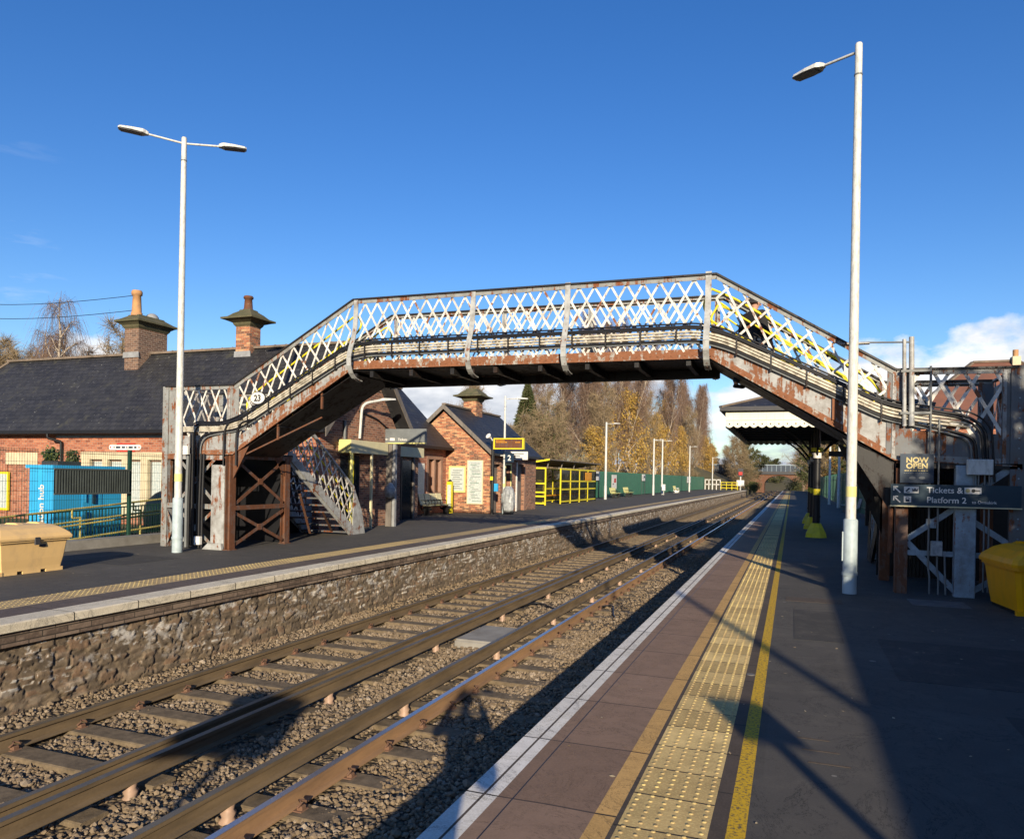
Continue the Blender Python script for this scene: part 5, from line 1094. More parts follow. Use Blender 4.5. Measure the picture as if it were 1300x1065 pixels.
# departures board
db = thing('departure_board', (-12.7, 31.2, 0), 'yellow framed train departure screen on a black pole at the annexe corner', 'departure board')
MB().tube([(-12.76, 31.25, 0), (-12.76, 31.25, 3.3)], .075, 'black', 10).build('pole', db); mb = MB(); x0, x1, z0, z1, yb = -12.70, -11.25, 2.96, 3.46, 31.15
mb.box(x0, x1, yb, yb+.2, z0, z0+.05, 'yellow'); mb.box(x0, x1, yb, yb+.2, z1-.05, z1, 'yellow'); mb.box(x0, x0+.06, yb, yb+.2, z0+.051, z1-.051, 'yellow'); mb.box(x1-.06, x1, yb, yb+.2, z0+.051, z1-.051, 'yellow'); mb.build('frame', db)
MB().box(x0+.061, x1-.061, yb+.04, yb+.15, z0+.052, z1-.052, 'brown_iron').build('screen', db)
mb = MB(); q = random.Random(9)
for r_, z in ((7, z1-.13), (9, z1-.21)):
    for k in range(r_): mb.box(x0+.12+.06*k, x0+.16+.06*k, yb+.033, yb+.039, z, z+.045, 'orange')
for k in range(4): mb.box(x1-.40+.06*k, x1-.36+.06*k, yb+.033, yb+.039, z1-.21, z1-.165, 'orange')
mb.build('text_line', db)
mb = MB(); mb.tube([(-12.76, 31.2, 3.35), (-12.84, 31.1, 3.52)], .03, 'pole', 8); mb.tube([(-12.86, 31.12, 3.48), (-12.9, 31.0, 3.56)], [.06, .13], 'white', 12); mb.build('speaker', label='small white horn speaker above the departure board pole', cat='speaker')
mb = MB(); mb.box(-12.84, -12.70, 31.15, 31.17, 1.55, 1.72, 'yellow'); mb.box(-12.66, -12.48, 31.2, 31.3, 1.05, 1.40, 'cyan'); mb.build('pole_box', db)
ns = thing('platform_number_sign', (-12.0, 31.3, 2.45), 'square navy sign with the number 2 beside the lamp post', 'sign')
MB().box(-12.22, -11.80, 31.4, 31.44, 2.38, 2.78, 'navy').build('board', ns); text('2', 'number', (-12.01, 31.395, 2.46), .34, 'white', ns, align='CENTER', bold=.02); MB().box(-12.45, -12.22, 31.41, 31.43, 2.66, 2.70, 'pole').build('bracket', ns)
ns = thing('info_sign', (-12.3, 33.4, 2.5), 'white information sign under the annexe eave right of the number 2', 'sign')
MB().box(-13.02, -12.05, 34.0, 34.04, 2.56, 2.96, 'white').build('board', ns); mb = MB()
for k in range(3): mb.box(-12.9, -12.25-.2*k, 33.992, 33.999, 2.84-.1*k, 2.875-.1*k, 'navy')
mb.build('lettering', ns)
wp = thing('wrapped_machine', (-12.35, 31.7, 0), 'ticket machine wrapped in grey plastic sheeting beside the black pole', 'ticket machine')
mb = MB(); v = []; q = random.Random(5)
for i, (z, r_) in enumerate(((0.12, .20), (.2, .27), (.55, .30), (.95, .27), (1.15, .22), (1.28, .12))):
    for k in range(16): an_ = 2*PI*k/16; rr_ = r_*(1+.22*(q.random()-.5)); v.append((-12.15+rr_*math.cos(an_), 31.75+rr_*math.sin(an_), z))
mb.add(v, [(i*16+k, i*16+(k+1) % 16, i*16+16+(k+1) % 16, i*16+16+k) for i in range(5) for k in range(16)]+[tuple(range(80, 96))], 'plastic_wrap'); mb.build('sheeting', wp); MB().box(-12.35, -11.95, 31.6, 31.9, 0, .14, 'black').build('foot', wp)
# ================================================================== BENCHES
def bench(loc, rz, n, label, pale='cream', frame='black', group=None):
    t = thing('bench', loc, label, 'bench', group); t.rotation_euler = (0, 0, rz); W = .56
    def loc_build(mb, nm): o = mb.build(nm, None); o.parent = t; return o
    fm = MB(); fm.box(-W*n/2, W*n/2, -.04, .04, .36, .41, frame); loc_build(fm, 'seat_beam')
    for k in range(n):
        x = -W*n/2+W*k+.04; s_ = MB(); s_.bbox(x, x+W-.08, -.24, .22, .42, .45, pale if k % 2 == 0 else 'yellow_pale'); loc_build(s_, 'seat')
        s_ = MB(); s_.quad((x, .22, .47), (x+W-.08, .22, .47), (x+W-.08, .34, .92), (x, .34, .92), pale, .03); loc_build(s_, 'backrest')
        s_ = MB(); s_.tube(rpath([(x-.03, -.2, .44), (x-.03, -.2, .64), (x-.03, .2, .64)], .05), .016, frame, 6); loc_build(s_, 'armrest')
    for sx in (-W*n/2+.2, W*n/2-.2):
        s_ = MB(); s_.box(sx-.05, sx+.05, -.12, .10, .03, .36, frame); s_.box(sx-.06, sx+.06, -.27, .25, 0, .035, frame); s_.prism([(-.24, .30), (.24, .30), (.36, .90), (.39, .90), (.27, .22), (-.24, .22)], 'x', sx-.02, sx+.02, frame); s_.quad((sx-.03, -.2, .36), (sx+.03, -.2, .36), (sx+.03, .2, .2), (sx-.03, .2, .2), frame, .03); loc_build(s_, 'leg')
    return t
bench((-14.6, 29.3, 0), PI/2, 4, 'cream and yellow seated bench against the ticket hall under the twin window')
bench((-14.75, 65.5, 0), PI/2, 4, 'left one of the two cream and black benches before the green fence', 'yellow_pale'); bench((-14.75, 71.2, 0), PI/2, 4, 'right one of the two cream and black benches before the green fence', 'yellow_pale')
bench((-14.6, 102.0, 0), PI/2, 4, 'pale bench with white legs farthest along the green fence', 'yellow_pale', 'white')
bench((2.95, 41.5, 0), -PI/2, 3, 'metal bench in shade on the near platform, closer of the two', 'lead', 'grey_pipe'); bench((2.95, 47.0, 0), -PI/2, 3, 'metal bench in shade on the near platform, farther of the two', 'lead', 'grey_pipe')
# ================================================================== YELLOW SHELTER
sh = thing('platform_shelter', (-14.8, 49, 0), 'bright yellow framed waiting shelter with dark panes on the far platform', 'shelter')
sx0, sx1, sy0, sy1, shh = -15.75, -14.25, 43.6, 56.0, 2.35
def frm(p0, p1, cols, rows, m='yellow', wd=.08, nm='frame_panel'):
    mb = MB(); p0 = Vector(p0); p1 = Vector(p1)
    for k in range(cols+1): c = p0.lerp(p1, k/cols); mb.box(c.x-wd/2, c.x+wd/2, c.y-wd/2, c.y+wd/2, 0, shh, m)
    for z in rows: mb.beam((p0.x, p0.y, z), (p1.x, p1.y, z), wd*.8, wd*1.2, m)
    return mb.build(nm, sh)
frm((sx0, sy0, 0), (sx1, sy0, 0), 2, (.12, .55, .80, 1.35, 2.3)); frm((sx1, sy0+3.2, 0), (sx1, sy1, 0), 4, (.15, .95, 1.5, 2.3)); frm((sx0, sy1, 0), (sx1, sy1, 0), 2, (.15, .95, 1.5, 2.3)); frm((sx0, sy0, 0), (sx0, sy1, 0), 6, (.15, .95, 1.5, 2.3))
gl = NB('shelter_glass'); gl.set('Base Color', (.03, .03, .025)); gl.set('Roughness', .08); gl.set('Alpha', .5); M['shelter_glass'] = gl.m
for a in ((sx0+.0, sy0, sx1, sy0), (sx1, sy0+3.2, sx1, sy1), (sx0, sy1, sx1, sy1), (sx0, sy0, sx0, sy1)):
    mb = MB(); mb.box(min(a[0], a[2])-.004, max(a[0], a[2])+.004, min(a[1], a[3])-.004, max(a[1], a[3])+.004, .2, 2.25, 'shelter_glass'); mb.build('glass_pane', sh)
mb = MB(); mb.prism([(sx0-.2, 2.48), (sx1+.35, 2.80), (sx1+.35, 2.86), (sx0-.2, 2.54)], 'y', sy0-.3, sy1+.4, 'timber_grey'); mb.prism([(sx0-.2, 2.46), (sx1+.35, 2.78), (sx1+.35, 2.88), (sx0-.2, 2.56)], 'y', sy0-.36, sy0-.301, 'yellow'); mb.build('roof', sh)
for y in np.linspace(sy0+.3, sy1-.3, 5): MB().beam((sx1, y, 2.3), (sx1+.1, y, 2.77), .06, .06, 'timber_grey').build('roof_post', sh)
MB().box(sx0+.1, sx0+.45, sy0+.3, sy1-.3, .48, .54, 'orange').build('seat', sh)
MB().box(sx1+.05, sx1+.07, 52.8, 54.6, 1.55, 2.15, 'orange').build('poster_panel', sh)
mb = MB(); mb.box(sx0-.2, sx0+.5, sy0-.5, sy0-.46, 2.25, 2.6, 'white'); mb.build('shelter_sign', sh)
# ================================================================== PALISADE FENCES
def palisade(x, y0, y1, h, m, label, step=.16, w_=.085, bay=13.8, side=1, gap=.0):
    t = thing('palisade_fence', (x, (y0+y1)/2, 0), label, 'fence'); y = y0
    while y < y1-.1:
        e = min(y1, y+bay); mb = MB()
        for yy in np.arange(y, e-.001, step):
            mb.prism([(yy, .05), (yy+w_, .05), (yy+w_, h-.08), (yy+w_/2, h), (yy, h-.08)], 'x', x-.012, x+.012, m)
        for z in (.4, h-.5): mb.box(x-.05, x-.013, y, e, z-.03, z+.03, m)
        mb.build('fence_panel', t); MB().box(x-.12, x-.05, y-.04, y+.04, 0, h-.15, m).build('post', t); y = e
    return t
palisade(-15.95, 57.5, 148, 2.36, 'green', 'green steel palisade fence along the back of the far platform', step=.135, w_=.10)
palisade(3.65, 19.0, 150, 2.45, 'green', 'dark green palisade fence along the back of the shaded platform', step=.15, w_=.09)
def nboard(x, y, w_, z0, z1, label, red=False, x_out=.10):
    t = thing('station_sign', (x, y, z0), label, 'sign'); MB().box(x, x+.03, y, y+w_, z0, z1, 'white').build('board', t); mb = MB()
    mb.box(x+.031, x+.036, y+w_*.45, y+w_*.85, z0+(z1-z0)*.45, z0+(z1-z0)*.75, 'navy' if not red else 'red'); mb.box(x+.031, x+.036, y+w_*.15, y+w_*.35, z0+(z1-z0)*.3, z0+(z1-z0)*.4, 'grey_sign'); mb.build('lettering', t)
    MB().box(x-.02, x-.001, y+.1, y+.16, 0, z1, 'grey_pipe').build('post', t); MB().box(x-.02, x-.001, y+w_-.16, y+w_-.1, 0, z1, 'grey_pipe').build('post', t); return t
nboard(-15.85, 61.2, 2.6, 1.55, 2.35, 'white station name board next to the yellow shelter'); nboard(-15.85, 68.5, 2.0, .75, 2.1, 'tall pale poster board with red print behind the benches', True)
nboard(-15.85, 83.5, 2.0, 1.55, 2.3, 'white station name board between the benches and the lamp post pair'); nboard(-15.85, 122.0, 4.5, 1.3, 2.3, 'white station name board farthest along the green fence')
# white box and yellow gate at the platform end
pg = thing('platform_end_gate', (-12.0, 146, 0), 'yellow railed gate closing the far end of the left platform', 'gate')
mb = MB()
for x in (-12.6, -11.6, -10.6, -9.6): mb.tube([(x, 146, 0), (x, 146, 1.5)], .06, 'yellow', 6)
for z in (.4, .95, 1.45): mb.tube([(-12.6, 146, z), (-9.6, 146, z)], .06, 'yellow', 6)
mb.build('railing', pg)
wr = thing('white_railing', (-14, 147, 0), 'white framed railing at the far end of the green fence', 'railing'); mb = MB()
for x in (-15.6, -14.9, -14.2, -13.5, -12.8): mb.box(x-.07, x+.07, 146.6, 146.7, 0, 2.0, 'white')
for z in (1.9, 1.0): mb.box(-15.6, -12.8, 146.6, 146.68, z-.07, z+.07, 'white')
mb.build('railing', wr)
sgn = thing('signal_post', (-8.9, 150, 0), 'rail signal with red backed head near the far bridge', 'signal')
MB().tube([(-9.3, 150, -1), (-9.3, 150, 2.6)], .14, 'pole', 8).build('post', sgn); MB().box(-9.8, -8.8, 149.8, 149.95, 2.6, 4.2, 'darkgrey').build('backboard', sgn); MB().box(-9.65, -8.95, 149.6, 149.78, 2.9, 3.5, 'red').build('signal_lamp', sgn); MB().box(-10.0, -8.6, 149.7, 149.85, .8, 1.9, 'white').build('plate', sgn)
mb = MB(); mb.bbox(-13.75, -13.4, 84.5, 84.9, .5, 1.2, 'white', .01); mb.tube([(-13.58, 84.7, 0), (-13.58, 84.7, .5)], .05, 'pole', 6); mb.build('equipment_box', label='small white equipment box beside the close pair of lamp posts', cat='equipment box')
# ================================================================== CANOPY on the near platform
cp = thing('platform_canopy', (.7, 28, 0), 'old platform canopy with white scalloped valance on black columns', 'canopy')
cx0, cx1, cy0, cy1, cz, ct = -1.86, 3.4, 22.7, 33.5, 3.27, 3.74
def valance(axis, c, a0, a1, nm='valance', m='cream', flip=1):
    mb = MB(); n = int(abs(a1-a0)/.22); st = (a1-a0)/n; top = []; 
    for k in range(n):
        a = a0+st*k; b_ = a+st
        poly = [(a+.001, ct), (a+.001, cz+.06)]+[(a+st*(j/6), cz+.06-.06*math.sin(PI*j/6)) for j in range(1, 6)]+[(b_-.001, cz+.06), (b_-.001, ct)]
        if axis == 'y': mb.prism(poly, 'y', c, c+.025, m); mb.disc(((a+b_)/2, c-.002, cz+.11), .022, 'y', 'black', 8, .004)
        else: mb.prism(poly, 'x', c, c+.025, m)
    if axis == 'y': mb.box(a0, a1, c-.02, c-.001, cz+.22, cz+.245, m)
    return mb.build(nm, cp)
M['valance'] = plain('valance_paint', (.78, .75, .60), .55, (.66, .62, .50), 3)
valance('y', cy0, cx0, cx1, m='valance'); valance('x', cx0, cy0+.03, cy1, m='valance'); valance('y', cy1, cx0+.03, cx1, m='valance')
rf = MB(); o_ = .14; a = (cx0-o_, cy0-o_, ct+.14); b_ = (cx1+o_, cy0-o_, ct+.14); c = (cx1+o_, cy1+o_, ct+.14); d = (cx0-o_, cy1+o_, ct+.14); xm = (cx0+cx1)/2; r1 = (xm, cy0+2.4, ct+1.05); r2 = (xm, cy1-2.4, ct+1.05)
rf.add([a, b_, r1], [(0, 1, 2)], 'slate_x'); rf.quad(a, r1, r2, d, 'slate_y'); rf.quad(b_, c, r2, r1, 'slate_y'); rf.add([c, d, r2], [(0, 1, 2)], 'slate_x')
ro_ = rf.build('roof', cp); rg = MB(); rg.beam(a, r1, .14, .06, 'ridge'); rg.beam(d, r2, .14, .06, 'ridge'); rg.beam(r1, r2, .16, .08, 'ridge'); rg.beam(b_, r1, .14, .06, 'ridge'); rg.build('ridge_tile', ro_)
mb = MB(); mb.box(cx0-.16, cx1+.16, cy0-.16, cy0-.0, ct+.02, ct+.139, 'darkgrey'); mb.box(cx0-.16, cx0-.0, cy0+.001, cy1+.16, ct+.02, ct+.139, 'darkgrey'); mb.build('gutter', cp)
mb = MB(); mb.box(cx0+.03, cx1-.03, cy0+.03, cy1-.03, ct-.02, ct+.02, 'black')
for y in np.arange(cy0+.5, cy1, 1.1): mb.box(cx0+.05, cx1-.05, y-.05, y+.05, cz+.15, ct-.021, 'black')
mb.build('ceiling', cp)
for i, (x, y) in enumerate(((.73, 24.9), (.73, 29.2), (.73, 33.0), (2.9, 24.9), (2.9, 29.2), (2.9, 33.0))):
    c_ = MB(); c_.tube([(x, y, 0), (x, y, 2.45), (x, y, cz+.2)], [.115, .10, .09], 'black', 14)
    for z in (.62, 2.3): c_.tube([(x, y, z), (x, y, z+.05)], .13, 'black', 14)
    co = c_.build('column', cp)
    if x < 1:
        MB().tube([(x, y, 1.32), (x, y, 1.50)], .107, 'yellow', 14).build('band', co); MB().tube([(x, y, 2.46), (x, y, 2.62)], .125, 'white', 14).build('collar', co); MB().tube([(x, y, 2.66), (x, y, 2.78)], .18, 'yellow', 14).build('collar', co)
        v = []; fs = []
        for r_, z in ((.33, 0), (.31, .12), (.16, .42), (.14, .44)):
            v += [(x+r_*math.cos(PI/4*k+PI/8), y+r_*math.sin(PI/4*k+PI/8), z+.001) for k in range(8)]
        for q_ in range(3): fs += [(q_*8+k, q_*8+(k+1) % 8, q_*8+8+(k+1) % 8, q_*8+8+k) for k in range(8)]
        fs.append(tuple(range(24, 32))); MB().add(v, fs, 'yellow').build('base_guard', co)
    br = MB()
    for s_ in (-1, 1):
        pts = [(x+s_*.1, y, 2.55), (x+s_*.5, y, 3.05), (x+s_*1.2, y, cz+.3)]; br.tube(rpath(pts, .4), .035, 'black', 8); br.beam((x, y, cz+.25), (x+s_*1.4, y, cz+.25), .06, .10, 'black')
        br.tube(rpath([(x, y+s_*.1, 2.55), (x, y+s_*.5, 3.05), (x, y+s_*1.2, cz+.3)], .4), .03, 'black', 8)
    br.build('bracket', cp)
hs_ = thing('hanging_sign', (2.2, 30.5, 2.3), 'white edged box sign hanging below the canopy in shade', 'sign')
MB().box(1.65, 2.45, 24.0, 24.06, 2.05, 2.40, 'posterw').build('board', hs_); MB().box(1.70, 2.40, 23.994, 23.999, 2.10, 2.35, 'timber_grey').build('sheet', hs_); mb = MB(); mb.tube([(1.8, 24.03, 2.4), (1.8, 24.03, 3.5)], .015, 'black', 6); mb.tube([(2.3, 24.03, 2.4), (2.3, 24.03, 3.5)], .015, 'black', 6); mb.build('hanger', hs_)
MB().box(1.1, 2.7, 26.0, 26.06, 2.55, 2.72, 'navy').build('hanging_board', label='thin navy board hanging under the canopy beside the black columns', cat='sign')
# ================================================================== ROAD BRIDGE
M['parapet'] = plain('parapet', (.055, .075, .10), .7, (.04, .05, .07), 1)  # dark tone holds the trees' shade on the bridge
rb = thing('road_bridge', (-3, 205, 0), 'distant brick arched road bridge with blue grey parapet over the railway', 'bridge')
mb = MB(); pts = [(-30, -1.2), (-6.3, -1.2)]+[(-3.0+3.6*math.cos(PI-PI*k/12)*1.0-.0, .9+2.4*math.sin(PI*k/12)) for k in range(13)]+[(.9, -1.2), (30, -1.2), (30, 4.0), (-30, 4.0)]
pts[1] = (-6.6, -1.2); mb.prism(pts, 'y', 200, 208, 'brown_iron'); mb.build('arch_wall', rb)  # brick wall in dark brown: the trees' shade is put into the colour
mb = MB(); mb.box(-30, 30, 199.5, 199.9, 3.6, 4.3, 'darkgrey'); mb.build('girder', rb); mb = MB(); mb.box(-30, 30, 199.6, 200.0, 4.31, 6.0, 'parapet')
for x in np.arange(-29, 30, 1.1): mb.box(x-.05, x+.05, 199.52, 199.599, 4.31, 6.0, 'blue_grey')
mb.box(-30, 30, 199.45, 199.61, 5.85, 6.05, 'blue_grey'); mb.build('parapet', rb)
# earth banks beyond the platforms
bkm = MB()
def bank(x0, x1, y0, y1, h, seed, nm, m='soil'):
    ny, nx = 60, 14; Y = np.linspace(y0, y1, ny); Xx = np.linspace(x0, x1, nx); YY, XX = np.meshgrid(Y, Xx, indexing='ij'); t = (XX-x0)/(x1-x0); t = t if h > 0 else t
    ZZ = -1.2+(abs(h)+1.2)*np.clip(t*1.2, 0, 1)**.8*np.clip((YY-y0)/15, 0, 1)+.4*(vnoise(XX*.5+50, YY*.3, seed)-.5)
    i = np.arange(ny-1)[:, None]*nx+np.arange(nx-1)[None, :]; npmesh(nm, np.stack([XX, YY, ZZ], -1).reshape(-1, 3), np.stack([i, i+1, i+nx+1, i+nx], -1).reshape(-1, 4), [m], smooth=True, kind='structure')
bank(-8.4, -24, 149, 420, 5, 1, 'earth_bank'); bank(1.8, 18, 153, 420, 5, 2, 'earth_bank')
ny, nx = 30, 20; YY, XX = np.meshgrid(np.linspace(235, 330, ny), np.linspace(-45, 40, nx), indexing='ij'); ZZ = -1.2+8.5*np.clip((YY-235)/60, 0, 1)+1.2*(vnoise(XX*.2+50, YY*.1, 4)-.5); i = np.arange(ny-1)[:, None]*nx+np.arange(nx-1)[None, :]
npmesh('hillside', np.stack([XX, YY, ZZ], -1).reshape(-1, 3), np.stack([i, i+1, i+nx+1, i+nx], -1).reshape(-1, 4), ['soil'], smooth=True, kind='structure')
# ================================================================== HOUSES, RIGHT
def hip_house(x0, x1, y0, y1, ze, zr, rx0, rx1, label, wall='brick_red', tile='redtile', chim=None, wins=()):
    t = thing('house', ((x0+x1)/2, (y0+y1)/2, 0), label, 'house'); ym = (y0+y1)/2
    mb = MB(); wallgrid(mb, x0, x1, -.1, ze, wins, lambda a, c, e, f: mb.box(a, c, y0, y0+.3, e, f, wall)); mb.box(x0, x0+.3, y0+.301, y1, -.1, ze, wall); mb.box(x1-.3, x1, y0+.301, y1, -.1, ze, wall); mb.box(x0+.301, x1-.301, y1-.3, y1, -.1, ze, wall); mb.build('wall', t)
    rf = MB(); o = .4; A = (x0-o, y0-o, ze); B = (x1+o, y0-o, ze); Cc = (x1+o, y1+o, ze); D = (x0-o, y1+o, ze); P = (rx0, ym, zr); Q = (rx1, ym, zr)
    rf.quad(A, B, Q, P, tile); rf.quad(Cc, D, P, Q, tile); rf.add([D, A, P], [(0, 1, 2)], tile); rf.add([B, Cc, Q], [(0, 1, 2)], tile); r = rf.build('roof', t)
    rg = MB(); rg.beam(P, Q, .3, .12, 'ridge'); rg.beam(A, P, .22, .1, 'ridge'); rg.beam(B, Q, .22, .1, 'ridge'); rg.build('ridge_tile', r); MB().box(x0-o, x1+o, y0-o-.1, y0-o, ze-.15, ze, 'white').build('gutter', t)
    for w_ in wins:
        wo = MB(); wo.box(w_[0]-.0, w_[1], y0+.08, y0+.12, w_[2], w_[3], 'glassdark'); wo = wo.build('window', t); f = MB(); f.box(w_[0], w_[0]+.07, y0+.04, y0+.079, w_[2], w_[3], 'white'); f.box(w_[1]-.07, w_[1], y0+.04, y0+.079, w_[2], w_[3], 'white'); f.box(w_[0]+.071, w_[1]-.071, y0+.04, y0+.079, w_[3]-.07, w_[3], 'white'); f.box((w_[0]+w_[1])/2-.03, (w_[0]+w_[1])/2+.03, y0+.045, y0+.078, w_[2], w_[3]-.071, 'white'); f.build('window_frame', wo)
    if chim: c = MB().box(*chim, 'stone').build('chimney', r); mb = MB(); mb.tube([((chim[0]+chim[1])/2, (chim[2]+chim[3])/2, chim[5]), ((chim[0]+chim[1])/2, (chim[2]+chim[3])/2, chim[5]+.4)], .14, 'clay', 10); mb.build('chimney_pot', c)
    return t
hip_house(5.6, 16, 45, 53, 4.95, 8.75, 9.6, 11.8, 'red tiled hipped roof house behind the right tower', chim=(11.45, 11.85, 48.6, 49.2, 7.9, 8.95), wins=((7.2, 8.6, 2.9, 4.3), (10, 11.4, 2.9, 4.3)), wall='brick_red')
# brick lean-to at the right edge and boundary wall behind the camera
lt_ = thing('brick_store', (5, 16, 0), 'dark brick gabled store at the right edge behind the tower', 'building')
MB().prism([(3.80, -.05), (13, -.05), (13, 3.55), (8.4, 6.95), (3.80, 3.55)], 'y', 15.2, 17.2, 'brick_dark').build('wall', lt_); MB().prism([(3.62, 3.45), (8.4, 7.0), (13.2, 3.45), (13.2, 3.55), (8.4, 7.12), (3.62, 3.55)], 'y', 15.0, 17.4, 'slate_y').build('roof', lt_); MB().box(3.53, 3.615, 15.0, 17.4, 3.42, 3.53, 'black').build('gutter', lt_)
bw = thing('boundary_wall', (4.5, -8, 0), 'tall brick boundary wall along the back of the near platform', 'wall')
MB().box(4.28, 4.55, -30, 8.4, -.1, 2.72, 'brick_dark').build('wall', bw); MB().box(4.24, 4.59, -30, 8.42, 2.721, 2.80, 'concrete').build('coping', bw)
cls = palisade(4.45, 8.6, 15.2, 2.1, 'green_dark', 'dark palisade fence between the boundary wall and the brick store')
# lamp and sign poles behind the viewer whose shadows fall across the platform
lamp_post(6.25, -8.0, 7.6, [(-.8, .5, .1)], 'pale lamp post behind the tall boundary wall', detail=True)
cz_ = thing('camera_pole', (2.62, -1.9, 0), 'short grey pole carrying a flat notice behind the viewpoint', 'sign')
MB().tube([(2.78, -1.9, 0), (2.78, -1.9, 2.3)], .045, 'grey_pipe', 10).build('pole', cz_); MB().box(2.58, 2.98, -1.93, -1.90, 2.14, 2.42, 'white').build('board', cz_)
dm_ = thing('shadow_post', (-1.15, -4.1, 0), 'added grey box on a pole behind the viewpoint, placed for its shadow', 'shadow caster')
MB().tube([(-1.15, -4.1, 0), (-1.15, -4.1, 2.0)], .05, 'grey_pipe', 10).build('pole', dm_); MB().bbox(-1.68, -.75, -4.3, -3.9, 1.98, 2.5, 'grey_sign', .03).build('housing', dm_)  # unseen box on a pole, added to throw a shadow onto the track
# ================================================================== PEOPLE
def skin_body(name, joints, edges, m, parent, sub=2, root=0, loc=(0, 0, 0), rz=0):
    me = bpy.data.meshes.new('t'); me.from_pydata([j[:3] for j in joints], edges, []); o = bpy.data.objects.new('t', me); COL.objects.link(o)
    md = o.modifiers.new('s', 'SKIN'); md.use_smooth_shade = True; sv = me.skin_vertices[0].data
    for i, j in enumerate(joints): r = j[3]; sv[i].radius = (r, j[4] if len(j) > 4 else r); sv[i].use_root = i == root
    ss = o.modifiers.new('u', 'SUBSURF'); ss.levels = sub; ss.render_levels = sub
    dg = bpy.context.evaluated_depsgraph_get(); dg.update(); m2 = bpy.data.meshes.new_from_object(o.evaluated_get(dg)); bpy.data.objects.remove(o)
    m2.name = name; m2.materials.clear(); m2.materials.append(M[m]); r = bpy.data.objects.new(name, m2); COL.objects.link(r)
    if parent: r.parent = parent
    return r
def person(loc, rz, label, pose, coat='coat', legs='jeans', hood=False, hat=None):
    t = thing('person', loc, label, 'person'); t.rotation_euler = (0, 0, rz)
    # faces +Y in local space; one skin surface for the body, clothes as children
    H = 1.0
    J = [(0, 0, .94, .125, .10), (0, 0, 1.12, .115, .095), (0, .01, 1.30, .135, .10), (0, 0, 1.43, .09, .075), (0, 0, 1.50, .05), (0, .01, 1.56, .052), (0, .015, 1.64, .082, .095), (0, .01, 1.72, .072, .08)]
    E = [(i, i+1) for i in range(7)]
    if pose == 'photo': arms = {s: [(s*.17, 0, 1.42, .055), (s*.27, .10, 1.30, .046), (s*.30, .20, 1.24, .040), (s*.20, .32, 1.44, .032), (s*.11, .385, 1.60, .024), (s*.085, .40, 1.645, .026, .018)] for s in (-1, 1)}
    else: arms = {s: [(s*.17, 0, 1.42, .055), (s*.23, -.02, 1.20, .046), (s*.25, -.01, 1.08, .040), (s*.25, .08, .93, .032), (s*.24, .13, .84, .024), (s*.235, .15, .80, .026, .018)] for s in (-1, 1)}
    hands = {}
    for s, ch in arms.items():
        k = len(J); J += ch; E.append((3, k)); E += [(k+i, k+i+1) for i in range(5)]; hands[s] = k+5
    stp = .0 if pose == 'photo' else .20
    for s in (-1, 1):
        k = len(J); f = s*stp; J += [(s*.10, 0, .88, .085), (s*.105, f*.5+.01, .50, .056), (s*.105, f*.75-.02, .28, .045), (s*.11, f-.03, .09, .034), (s*.115, f+.02, .045, .038, .035), (s*.12, f+.13, .03, .034, .024)]
        E.append((0, k)); E += [(k+i, k+i+1) for i in range(5)]
    body = skin_body('body', J, E, 'skin', t)
    # fingers
    for s in (-1, 1):
        h = Vector(J[hands[s]][:3]); pv = Vector(J[hands[s]-1][:3]); d = (h-pv).normalized(); sd = Vector((0, 1, 0)) if pose == 'photo' else Vector((0, 1, 0)); inn = Vector((-s, 0, 0))
        for q_ in range(4):
            l = (.068, .078, .072, .056)[q_]; b0 = h+sd*(-.027+.018*q_)+d*.01; b1 = b0+d*l*.5+inn*.008; b2 = b1+d*l*.35+inn*.022; f_ = MB().tube([b0-d*.02, b0, b1, b2], [.009, .009, .008, .006], 'skin', 7).build('finger', None); f_.parent = t
        f_ = MB().tube([h-d*.03+sd*(-.025), h+inn*.03-sd*.02+d*.0, h+inn*.05+d*.03], [.011, .010, .007], 'skin', 7).build('thumb', None); f_.parent = t
    # face
    bf = lambda mb_, nm_: setattr(mb_.build(nm_, None), 'parent', t)
    fc = MB(); fc.tube([(0, .10, 1.655), (0, .128, 1.625), (0, .105, 1.615)], [.010, .014, .012], 'skin', 8); bf(fc, 'nose'); bf(MB().box(-.022, .022, .098, .106, 1.580, 1.584, 'hair'), 'mouth')
    for s in (-1, 1): bf(MB().tube([(s*.032, .085, 1.655), (s*.032, .100, 1.655), (s*.032, .104, 1.655)], [.013, .012, .006], 'white', 8).tube([(s*.032, .100, 1.655), (s*.032, .106, 1.655)], .005, 'black', 6), 'eye'); bf(MB().tube([(s*.083, .01, 1.66), (s*.092, 0, 1.64), (s*.084, .005, 1.615)], .012, 'skin', 6), 'ear')
    v, F_, mi = None, None, None
    hm = MB(); n = 12; v = []
    for i in range(6):
        a = PI*.5*i/5*1.05
        for k in range(n): b_ = 2*PI*k/n; v.append((.098*math.cos(a)*math.cos(b_), -.005+.112*math.cos(a)*math.sin(b_)-(.012 if i < 2 else 0), 1.655+.115*math.sin(a)-(0.03 if math.sin(b_) < .2 and i == 0 else 0)+(.035 if math.sin(b_) > .4 and i == 0 else 0)))
    hm.add(v, [(i*n+k, i*n+(k+1) % n, i*n+n+(k+1) % n, i*n+n+k) for i in range(5) for k in range(n)], 'hair' if not hood else coat, True); o = hm.build('hair' if not hood else 'hood', None); o.parent = t
    CJ = [(0, 0, .76, .215, .165), (0, 0, .96, .185, .145), (0, 0, 1.14, .15, .115), (0, .005, 1.32, .165, .125), (0, 0, 1.44, .11, .09), (0, 0, 1.53, .080, .075)]; CE = [(i, i+1) for i in range(5)]
